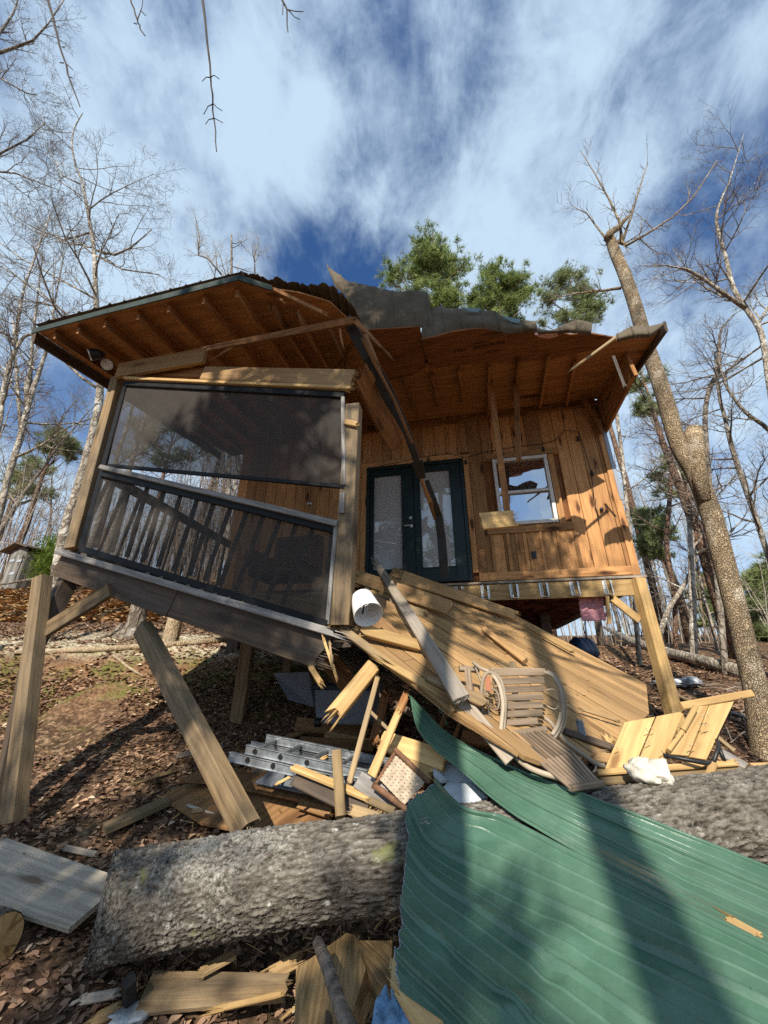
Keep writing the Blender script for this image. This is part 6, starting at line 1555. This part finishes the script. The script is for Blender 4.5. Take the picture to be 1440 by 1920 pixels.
for k in range(22):
    y = rt.uniform(13, 30); x = -y * rt.uniform(.38, 1.25) 
    if k < 8: y = rt.uniform(14, 24); x = -y * rt.uniform(.18, .5)
    if abs(x / y + .94) < .07 and y < 17: y = 20; x = -.94 * 20
    place_tree(rt.choice((0, 1, 2, 3)), x, y, rt.uniform(.7, 1.1), LW, 'leafless trees on the left slope')
for k in range(15):
    y = rt.uniform(12, 28); x = y * rt.uniform(.5, 1.15)
    place_tree(rt.choice((0, 1, 2, 3)), x, y, rt.uniform(.6, 1.0), RW, 'leafless trees in the right woods')
# thickets of saplings too dense to count
def thicket(name, n, xr, yr, h0, h1, m, seed):
    r = random.Random(seed); mb = MB()
    for i in range(n):
        y = r.uniform(*yr); x = y * r.uniform(*xr); z = gz(x, y); h = r.uniform(h0, h1); lean = V((r.gauss(0, .10), r.gauss(0, .10), 1)).normalized()
        if name and abs(x / y + .9) < .06 and y < 15.5: continue
        b = V((x, y, z - .1)); rad_ = r.uniform(.010, .028); mb.newboard()
        p1 = b + lean * h * .5 + V((r.gauss(0, .1), r.gauss(0, .1), 0)); p2 = b + lean * h
        mb.tube([b, p1, p2], [rad_, rad_ * .7, .004], 4, cap=False)
        for k in range(5):
            f = r.uniform(.3, .95); q = b.lerp(p2, f); d = V((r.gauss(0, 1), r.gauss(0, 1), r.uniform(.2, 1.2))).normalized(); l = h * r.uniform(.12, .3)
            e = q + d * l; mb.tube([q, q.lerp(e, .5) + UP * .05, e], [rad_ * .4, .006, .003], 3, cap=False)
            for j in range(2):
                g_ = q.lerp(e, r.uniform(.4, .9)); mb.tube([g_, g_ + (d + V((r.gauss(0, .8), r.gauss(0, .8), .3))).normalized() * l * .45], [.005, .002], 3, cap=False)
    return struct(mb.build(name, m), 'stuff')
thicket('woodland_thicket', 520, (-1.4, -.12), (15.5, 30), 2.5, 7, M['twigred'], 1)
thicket('woodland_thicket', 240, (-1.35, -.12), (14, 26), 2.0, 6, M['twiglight'], 2)
thicket('woodland_thicket', 260, (-.6, -.12), (13, 22), 3, 8, M['twigred'], 7)
thicket('woodland_thicket', 260, (.35, 1.35), (13, 30), 1.0, 4.5, M['twiglight'], 3)
thicket('woodland_thicket', 200, (.3, 1.35), (16, 34), 1.5, 5, M['twigred'], 4)
# pines
def needles(mb, c, r, n, rr_, lmin=.16, lmax=.30, wd=.016):
    for _ in range(n):
        o = c + V((rr_.gauss(0, r * .45), rr_.gauss(0, r * .45), rr_.gauss(0, r * .32))); base = V((rr_.gauss(0, .6), rr_.gauss(0, .6), rr_.uniform(.1, 1))).normalized()
        shade = min(1, max(0, rr_.gauss(.5, .22)))
        for k in range(7):
            d = (base + V((rr_.gauss(0, .55), rr_.gauss(0, .55), rr_.gauss(0, .55)))).normalized(); l = rr_.uniform(lmin, lmax) * 1.15; s_ = d.cross(V((rr_.gauss(0, 1), rr_.gauss(0, 1), .3))).normalized() * wd
            a = mb.vert(o - s_, (0, 0, 0), shade); b = mb.vert(o + s_, (0, 0, 0), shade); t_ = mb.vert(o + d * l, (0, 0, 0), min(1, shade + .15)); mb.f.append((a, b, t_))
def pine(name, label, px, base_v, Y, cl, seed, m='needle', n=26, group=None, tr=.16, wd=.012, trunk_top=None):
    """cl: clumps (u, v, radius px) at depth Y"""
    r = random.Random(seed); top = at(*px, Y)
    g0 = gz(top.x, Y); t = thing(name, label, 'tree', V((top.x, Y, g0)), group); mb = MB(); nb = MB()
    tp = [V((top.x + .0, Y, g0 - .3)), V((top.x + .1, Y, (g0 * 2 + top.z) / 3)), V((top.x - .05, Y, (g0 + 2 * top.z) / 3)), top]
    mb.tube(tp, [tr, tr * .8, tr * .5, .02], 8)
    for (u, v, rp_) in cl:
        c = at(u, v, Y + r.uniform(-.8, .8)); R0 = rp_ * mpp(c)
        zz = c.z - R0 * r.uniform(.6, 1.6) - abs(c.x - top.x) * .45; zz = max(g0 + .6 * (top.z - g0) * .3, min(zz, top.z - .2))
        f = (zz - g0) / max(.1, top.z - g0); st = V((top.x, Y, zz))
        mid_ = st.lerp(c, .55) + UP * -.08 * R0; mb.tube([st, mid_, c], [max(.015, tr * .35 * (1.1 - f)), .02, .008], 5, cap=False)
        for k in range(5):
            e = c + V((r.gauss(0, .5), r.gauss(0, .5), r.gauss(.1, .35))) * R0; mb.tube([mid_.lerp(c, .5), e], [.012, .004], 3, cap=False)
        needles(nb, c, R0, int(1.7 * n * (.6 + R0)), r, wd=wd)
        for k in range(3):
            e = c + V((r.gauss(0, .8), r.gauss(0, .8), r.gauss(0, .45))) * R0; needles(nb, e, R0 * .45, int(n * .5), r, wd=wd)
    mb.build('trunk', M['barkpine'], t, True); nb.build('crown', M[m], t)
    return t
rp_ = random.Random(5)
def cloud_px(poly, n, r0, r1):
    out = []
    us = [p[0] for p in poly]; vs = [p[1] for p in poly]
    def inside(u, v):
        c = False; j = len(poly) - 1
        for i in range(len(poly)):
            if (poly[i][1] > v) != (poly[j][1] > v) and u < (poly[j][0] - poly[i][0]) * (v - poly[i][1]) / (poly[j][1] - poly[i][1]) + poly[i][0]: c = not c
            j = i
        return c
    while len(out) < n:
        u = rp_.uniform(min(us), max(us)); v = rp_.uniform(min(vs), max(vs))
        if inside(u, v): out.append((u, v, rp_.uniform(r0, r1)))
    return out
pine('pine_tree', 'tallest bright green pine showing above the torn roof', (812, 437), 0, 13, cloud_px([(780, 452), (815, 434), (848, 470), (852, 500), (905, 462), (907, 478), (870, 520), (850, 610), (770, 600), (730, 525), (735, 495), (765, 500)], 72, 11, 20), 1)
pine('pine_tree', 'rounded green pine right of the tallest pine above the roof', (925, 500), 0, 14, cloud_px([(880, 560), (925, 498), (950, 505), (988, 520), (985, 560), (1000, 600), (900, 600), (870, 600)], 54, 11, 18), 2)
pine('pine_tree', 'darker pine between the rounded pine and the snapped tree', (1062, 500), 0, 16, cloud_px([(1022, 520), (1060, 490), (1085, 500), (1105, 545), (1140, 580), (1100, 605), (1010, 610), (1010, 560)], 50, 10, 17), 3, 'needledark', 22)
pine('pine_tree', 'flat topped pine high in the woods left of the porch post', (112, 812), 0, 17, cloud_px([(80, 835), (105, 806), (130, 812), (146, 835), (140, 860), (70, 862)], 22, 8, 14), 4, 'needledark', 22)
pine('pine_tree', 'dull green pine lower in the woods at the left edge', (55, 860), 0, 20, cloud_px([(20, 880), (55, 855), (95, 870), (100, 930), (10, 930)], 26, 9, 15), 6, 'needledark', 20)
pine('pine_tree', 'small bushy pine right of the cabin corner in the right woods', (1222, 955), 0, 14, cloud_px([(1192, 965), (1215, 950), (1250, 965), (1262, 1010), (1240, 1050), (1205, 1030), (1190, 1000)], 26, 8, 15), 7, 'needledark', 22)
pine('pine_tree', 'pine limbs with sparse needles behind the slim reddish trunk', (1262, 840), 0, 13, cloud_px([(1225, 880), (1260, 850), (1300, 890), (1265, 935), (1215, 925)], 12, 6, 12), 8, 'needledark', 14)
pine('pine_tree', 'sparse dark pine behind the right roof corner and the big trunk', (1200, 690), 0, 10, cloud_px([(1175, 700), (1225, 690), (1262, 720), (1250, 780), (1180, 790)], 14, 6, 12), 9, 'needledark', 12)
pine('evergreen_tree', 'dark evergreen mass at the far right edge below the branches', (1440, 1060), 0, 15, cloud_px([(1400, 1085), (1440, 1060), (1475, 1080), (1475, 1220), (1405, 1210), (1395, 1130)], 44, 12, 22), 10, 'needledark', 30)
pine('evergreen_tree', 'low dark green tree beyond the straight pale trunk', (1318, 1080), 0, 18, cloud_px([(1302, 1090), (1320, 1075), (1345, 1100), (1350, 1180), (1305, 1180)], 22, 8, 14), 11, 'needledark', 22)
# screens show more greenery through the porch
pine('pine_tree', 'pine seen through the upper porch screen', (330, 800), 0, 18, cloud_px([(260, 790), (310, 770), (380, 800), (420, 850), (300, 870), (230, 850)], 30, 10, 18), 12, 'needledark', 20)
sh = thing('green_shrub', 'bright green shrub growing between the outhouse and the pale trunk', 'shrub', ong(95, 1085))
nb = MB(); r = random.Random(9); 
for (u, v, w) in cloud_px([(64, 1085), (68, 1045), (90, 1012), (114, 1000), (130, 1040), (122, 1090)], 130, 5, 9):
    c = at(u, v, 13 + r.uniform(-.6, .6))
    for k in range(26):
        o = c + V((r.gauss(0, .16), r.gauss(0, .16), r.gauss(0, .13))); d = V((r.gauss(0, 1), r.gauss(0, 1), r.gauss(.2, .7))).normalized(); s_ = d.cross(UP).normalized() * .022; sd = min(1, max(0, r.gauss(.5, .25)))
        a = nb.vert(o, (0, 0, 0), sd); b = nb.vert(o + d * .07 + s_, (0, 0, 0), sd); c2 = nb.vert(o + d * .15, (0, 0, 0), sd); d2 = nb.vert(o + d * .07 - s_, (0, 0, 0), sd); nb.f.append((a, b, c2, d2))
nb.build('foliage', M['shrub'], sh)
mb = MB(); c = ong(95, 1085)
for k in range(7): mb.tube([c, c + V((r.gauss(0, .35), r.gauss(0, .3), 1.1))], [.03, .01], 5)
mb.build('stem', M['barkgrey'], sh)
# ================================================================ STUMPS, FAR LOGS, OUTHOUSE, TARP
stp = ong(248, 1196); st1 = thing('tree_stump', 'grey rooted stump on the bank behind the leaning post', 'stump', stp)
mb = MB(); NS_ = 28; rings = []
for k, (h, rad__) in enumerate(((-.1, .30), (.05, .24), (.16, .185), (.30, .165), (.48, .16), (.62, .165), (.68, .16))):
    rg_ = []
    for j in range(NS_):
        a = 2 * math.pi * j / NS_; lob = 1 + (.55 * max(0, math.cos(3 * a + .6)) if k < 3 else 0) * (1 - k / 3) + .12 * mn.noise(V((math.cos(a) * 2, math.sin(a) * 2, h * 2)))
        rg_.append(mb.vert(stp + V((math.cos(a) * rad__ * lob, math.sin(a) * rad__ * lob, h + (.08 * mn.noise(V((a * 2, 5, 0))) if k == 6 else 0))), (h, a * .2, 0)))
    rings.append(rg_)
for a, b in zip(rings, rings[1:]):
    for j in range(NS_): mb.f.append((a[j], a[(j + 1) % NS_], b[(j + 1) % NS_], b[j]))
mb.f.append(tuple(rings[-1])); mb.build('stump', M['barkgrey'], st1, True)
mb = MB(); mb.tube([stp + V((-.2, -.05, .22)), stp + V((-.36, -.12, .06)), stp + V((-.55, -.2, -.04))], [.09, .05, .02], 8); mb.build('root', M['barkgrey'], st1, True)
s2 = ong(318, 1208); t2 = thing('tree_stump', 'smooth pale cut stump right of the grey rooted stump', 'stump', s2)
mb = MB(); mb.lathe(s2, V((.03, 0, 1)), [(-.1, .145), (.1, .135), (.35, .13), (.56, .13), (.565, .125)], 22); mb.build('stump', M['barkdry'], t2, True)
def farlog(label, pts, rr, m, cat='log'):
    t = thing('fallen_tree' if cat == 'log' else cat, label, cat, V((pts[0].x, pts[0].y, gz(pts[0].x, pts[0].y)))); mb = MB(); mb.tube(pts, rr, 12); mb.build('trunk', M[m], t, True); return t
farlog('long pale fallen trunk across the right background', [ong(1120, 1170, .15), ong(1190, 1205, .13), ong(1260, 1226, .13), ong(1330, 1243, .13), ong(1400, 1262, .12)], [.13, .125, .12, .115, .11], 'barkpale')
farlog('pale fallen pole lying along the top of the left bank', [ong(28, 1224, .04), ong(180, 1220, .04), ong(310, 1212, .05), ong(400, 1203, .06), ong(450, 1196, .06)], [.03, .045, .055, .06, .06], 'barkdry', 'pole')
farlog('grey leaning pole in front of the outhouse', [ong(-20, 1100, .5), ong(70, 1085, .75)], [.03, .03], 'barkgrey', 'pole')
farlog('short yellowish stick lying on the left bank below the stump', [ong(212, 1228, .03), ong(240, 1252, .03), ong(268, 1270, .03)], [.018, .02, .012], 'barkdry', 'stick')
oc = ong(46, 1100); oh = thing('outhouse', 'small grey board outhouse with a low gable roof on the left slope', 'outhouse', oc)
k = mpp(oc); ox = V((.93, -.36, 0)).normalized(); oy = V((.36, .93, 0)).normalized()
w_, h_ = .95, 1.15
def op(x, y, z): return oc + ox * x + oy * y + UP * z
mb = MB()
for i in range(7):
    x = -w_ / 2 + (i + .5) * w_ / 7; mb.plank(op(x, -.5, -.2), op(x, -.5, h_ + .1), w_ / 7 - .012, .03, -oy)
for sx in (-1, 1):
    for i in range(7):
        y = -.5 + (i + .5) / 7; mb.plank(op(sx * w_ / 2, y, -.2), op(sx * w_ / 2, y, h_), 1 / 7 - .012, .03, ox * sx)
mb.plank(op(0, .5, -.2), op(0, .5, h_), w_, .03, oy); mb.build('wall', M['barn'], oh)
mb = MB()
for sx in (-1, 1): mb.plate([op(0, -.75, h_ + .34), op(sx * .85, -.75, h_ + .08), op(sx * .85, .75, h_ + .08), op(0, .75, h_ + .34)], (UP * .85 + ox * sx * .26).normalized(), .04, oy)
mb.plate([op(-.5, -.5, h_), op(.5, -.5, h_), op(0, -.5, h_ + .30)], -oy, .03, UP)
mb.build('roof', M['beam'], oh)
mb = MB()
for i in range(4): mb.plank(op(-.22 + i * .17, -.535, .0), op(-.22 + i * .17, -.535, h_ - .12), .16, .025, -oy)
dr = mb.build('door', M['barn'], oh)
for x, z in ((.28, h_ - .35), (.12, .35), (-.16, .85)):
    mb = MB(); mb.plank(op(x - .14, -.56, z), op(x + .14, -.56, z), .09, .012, -oy); mb.build('hinge', M['galv'], dr)
# pine straw by the outhouse
litter(5000, -14, -5.5, 9.5, 14.5, .12, .26, 'pine_straw', M['straw'], .06, .3, False)
tp = thing('silver_tarp', 'crumpled silver and black tarp on the leaves behind the corner post', 'tarp', ong(1278, 1284))
blob('fold', ong(1268, 1284, .05), V((.33, 0, .0)), V((0, .2, 0)), V((0, 0, .06)), 4, M['tarp'], tp, .5, 3, 3); blob('fold', ong(1296, 1280, .06), V((.16, .03, 0)), V((0, .14, 0)), V((0, 0, .07)), 3, M['galv'], tp, .4, 8, 3)
blob('fold', ong(1242, 1274, .05), V((.16, .03, 0)), V((0, .14, 0)), V((0, 0, .05)), 3, M['black'], tp, .5, 5, 3)
tw = thing('dead_twigs', 'curled bare brush twigs on the ground left of the silver tarp', 'twigs', ong(1262, 1310))
mb = MB(); r = random.Random(4)
for i in range(40):
    a = ong(r.uniform(1235, 1420), r.uniform(1275, 1400), .03); d = V((r.gauss(0, 1), r.gauss(0, 1), r.uniform(0, .3))).normalized(); l = r.uniform(.15, .5)
    mb.tube([a, a + d * l * .5 + UP * .03, a + d * l], [.006, .005, .003], 4, cap=False)
tw['kind'] = 'stuff'; mb.build('twigs', M['twiglight'], tw)
# foreground branch tips hanging into the top of the picture
def hang(label, main, sides, Y):
    t = thing('hanging_twig', label, 'twig', at(main[-1][0], main[-1][1], Y), 'twigs hanging into the top of the view'); mb = MB(); r = random.Random(len(label))
    mm_ = []
    for (u0, v0, w0), (u1, v1, w1) in zip(main, main[1:]):
        for k in range(3):
            f = k / 3; j = 0 if k == 0 else 1.6; mm_.append((u0 + (u1 - u0) * f + r.uniform(-j, j), v0 + (v1 - v0) * f, w0 + (w1 - w0) * f))
    mm_.append(main[-1]); pts = [at(u, v, Y + r.uniform(-.02, .02)) for u, v, w in mm_]
    mb.tube(pts, [w * mpp(p) / 2 for p, (u, v, w) in zip(pts, mm_)], 6)
    for s_ in sides:
        p2 = [at(u + (r.uniform(-2, 2) if i else 0), v + (r.uniform(-3.5, 3.5) if i else 0), Y - .03 + r.uniform(-.05, .05) * i) for i, (u, v) in enumerate(s_)]; mb.tube(p2, [2.0 * mpp(p2[0]) / 2] + [1.4 * mpp(p2[0]) / 2] * (len(p2) - 1), 5)
        e = p2[-1]; mb.lathe(e, p2[-1] - p2[-2], [(-.008, .002), (0, .006), (.012, .001)], 6)
    for i in range(1, len(pts) - 1):
        if r.random() < .55: mb.lathe(pts[i], (pts[i + 1] - pts[i]) + V((r.gauss(0, .01), r.gauss(0, .01), 0)), [(-.008, .004), (0, .0075), (.010, .003)], 6)
    mb.build('stem', M['twigdark'], t); return t
hang('longest hanging twig tip with opposite side shoots in the middle of the sky', [(374, -60, 5), (380, 0, 5), (388, 75, 4.2), (395, 145, 3.6), (399, 195, 3), (402, 228, 2.6), (406, 284, 2)],
     [[(395, 145), (388, 146), (381, 149)], [(395, 144), (403, 143), (410, 146)], [(399, 195), (390, 203), (381, 210)], [(399, 193), (408, 200), (417, 208)], [(401, 222), (392, 225), (386, 229)], [(401, 221), (409, 225), (416, 229)]], 2.6)
hang('long dark twig hanging at the upper left, reaching the treetop', [(80, -50, 5), (90, 0, 4.8), (103, 50, 4.2), (118, 105, 3.6), (133, 155, 3), (150, 200, 2)], [[(119, 118), (111, 119)], [(125, 120), (136, 130)], [(132, 145), (137, 147)], [(117, 88), (120, 89)]], 2.9)
hang('short knotted twig hanging at the top left of centre', [(238, -30, 3.5), (246, 5, 3), (258, 38, 2.8), (262, 52, 2.4), (272, 67, 2)], [[(258, 36), (266, 12), (268, -5)], [(256, 45), (252, 46)], [(264, 20), (272, 28)]], 2.9)
hang('small forked twig tip at the top centre', [(520, -30, 4.5), (530, 2, 4), (538, 18, 3), (540, 60, 2)], [[(531, 3), (529, 28)], [(538, 18), (556, 20), (570, 21)], [(540, 18), (552, 30), (560, 37)]], 2.7)
# trees behind the viewer: they throw the dappled shade over the wreck
def tallbare(x, y, h, r, f0, cnt, ln, seed, label):
    T = Tree(seed, .12, .25); q = random.Random(seed); pts = [V((x, y, gz(x, y) - .3))]; d = V((0, 0, 1))
    for k in range(10): d = (d + V((q.gauss(0, .02), q.gauss(0, .02), 0))).normalized(); pts.append(pts[-1] + d * (h / 10))
    rr = [r * (1 - .7 * (k / 10) ** 1.5) for k in range(11)]; T.trunk(pts, rr, 10); T.limbs(pts, rr, f0, cnt, ln, 3, .6, .5)
    T.done('bare_tree', label, V((x, y, gz(x, y))), M['barkgrey'], M['twig'], 'tree', 'trees behind the viewpoint')
tallbare(-1.47, -4.9, 20, .12, .52, 10, 2.6, 81, 'tall bare tree behind the viewpoint, throws the narrow left shadow band on the green sheet')
tallbare(-1.45, -7.2, 23, .15, .50, 12, 3.0, 82, 'tall bare tree behind the viewpoint, throws the wide right shadow band on the green sheet')
tallbare(-4.9, -6.8, 19, .12, .45, 6, 2.4, 83, 'tall bare tree behind the viewpoint, throws branch shade on the left of the log')
tallbare(-.2, -9.5, 22, .10, .50, 10, 2.4, 84, 'bare tree behind the viewpoint, throws branch shade on the nailed panels')
def shade_pine(x, y, z0, z1, rx, n, seed, label):  # unseen pine added so its crown shades a chosen part of the wreck
    r = random.Random(seed); g0 = gz(x, y); t = thing('pine_tree', label, 'tree', V((x, y, g0)), 'trees behind the viewpoint'); mb = MB(); nb = MB()
    mb.tube([V((x, y, g0 - .2)), V((x + .05, y, (g0 + z1) / 2)), V((x, y, z1))], [.16, .12, .02], 8)
    for k in range(n):
        a = r.uniform(0, 6.28); f = r.random(); z = z0 + (z1 - z0) * f; rr = rx * math.sqrt(r.random()) * (1 - .45 * f)
        c = V((x + math.cos(a) * rr, y + math.sin(a) * rr * .8, z)); mb.tube([V((x, y, max(g0 + 1, z - rr * .4))), c], [.03, .01], 4, cap=False)
        needles(nb, c, .55, 30, r, .2, .34, .022)
    mb.build('trunk', M['barkpine'], t, True); nb.build('crown', M['needledark'], t)
shade_pine(-1.7, -3.9, 9.9, 12.6, 1.9, 60, 1, 'unseen pine added behind the viewpoint to shade the doors and window')
shade_pine(-4.3, -6.3, 9.3, 12.2, 1.4, 40, 2, 'unseen pine added behind the viewpoint to shade the porch screens')
shade_pine(-3.1, -8.7, 7.4, 9.2, .6, 20, 3, 'unseen pine added behind the viewpoint to shade the left half of the green sheet')
shade_pine(-5.6, -8.2, 7.0, 10.4, 1.5, 26, 4, 'unseen pine added behind the viewpoint to shade the lower left leaves')
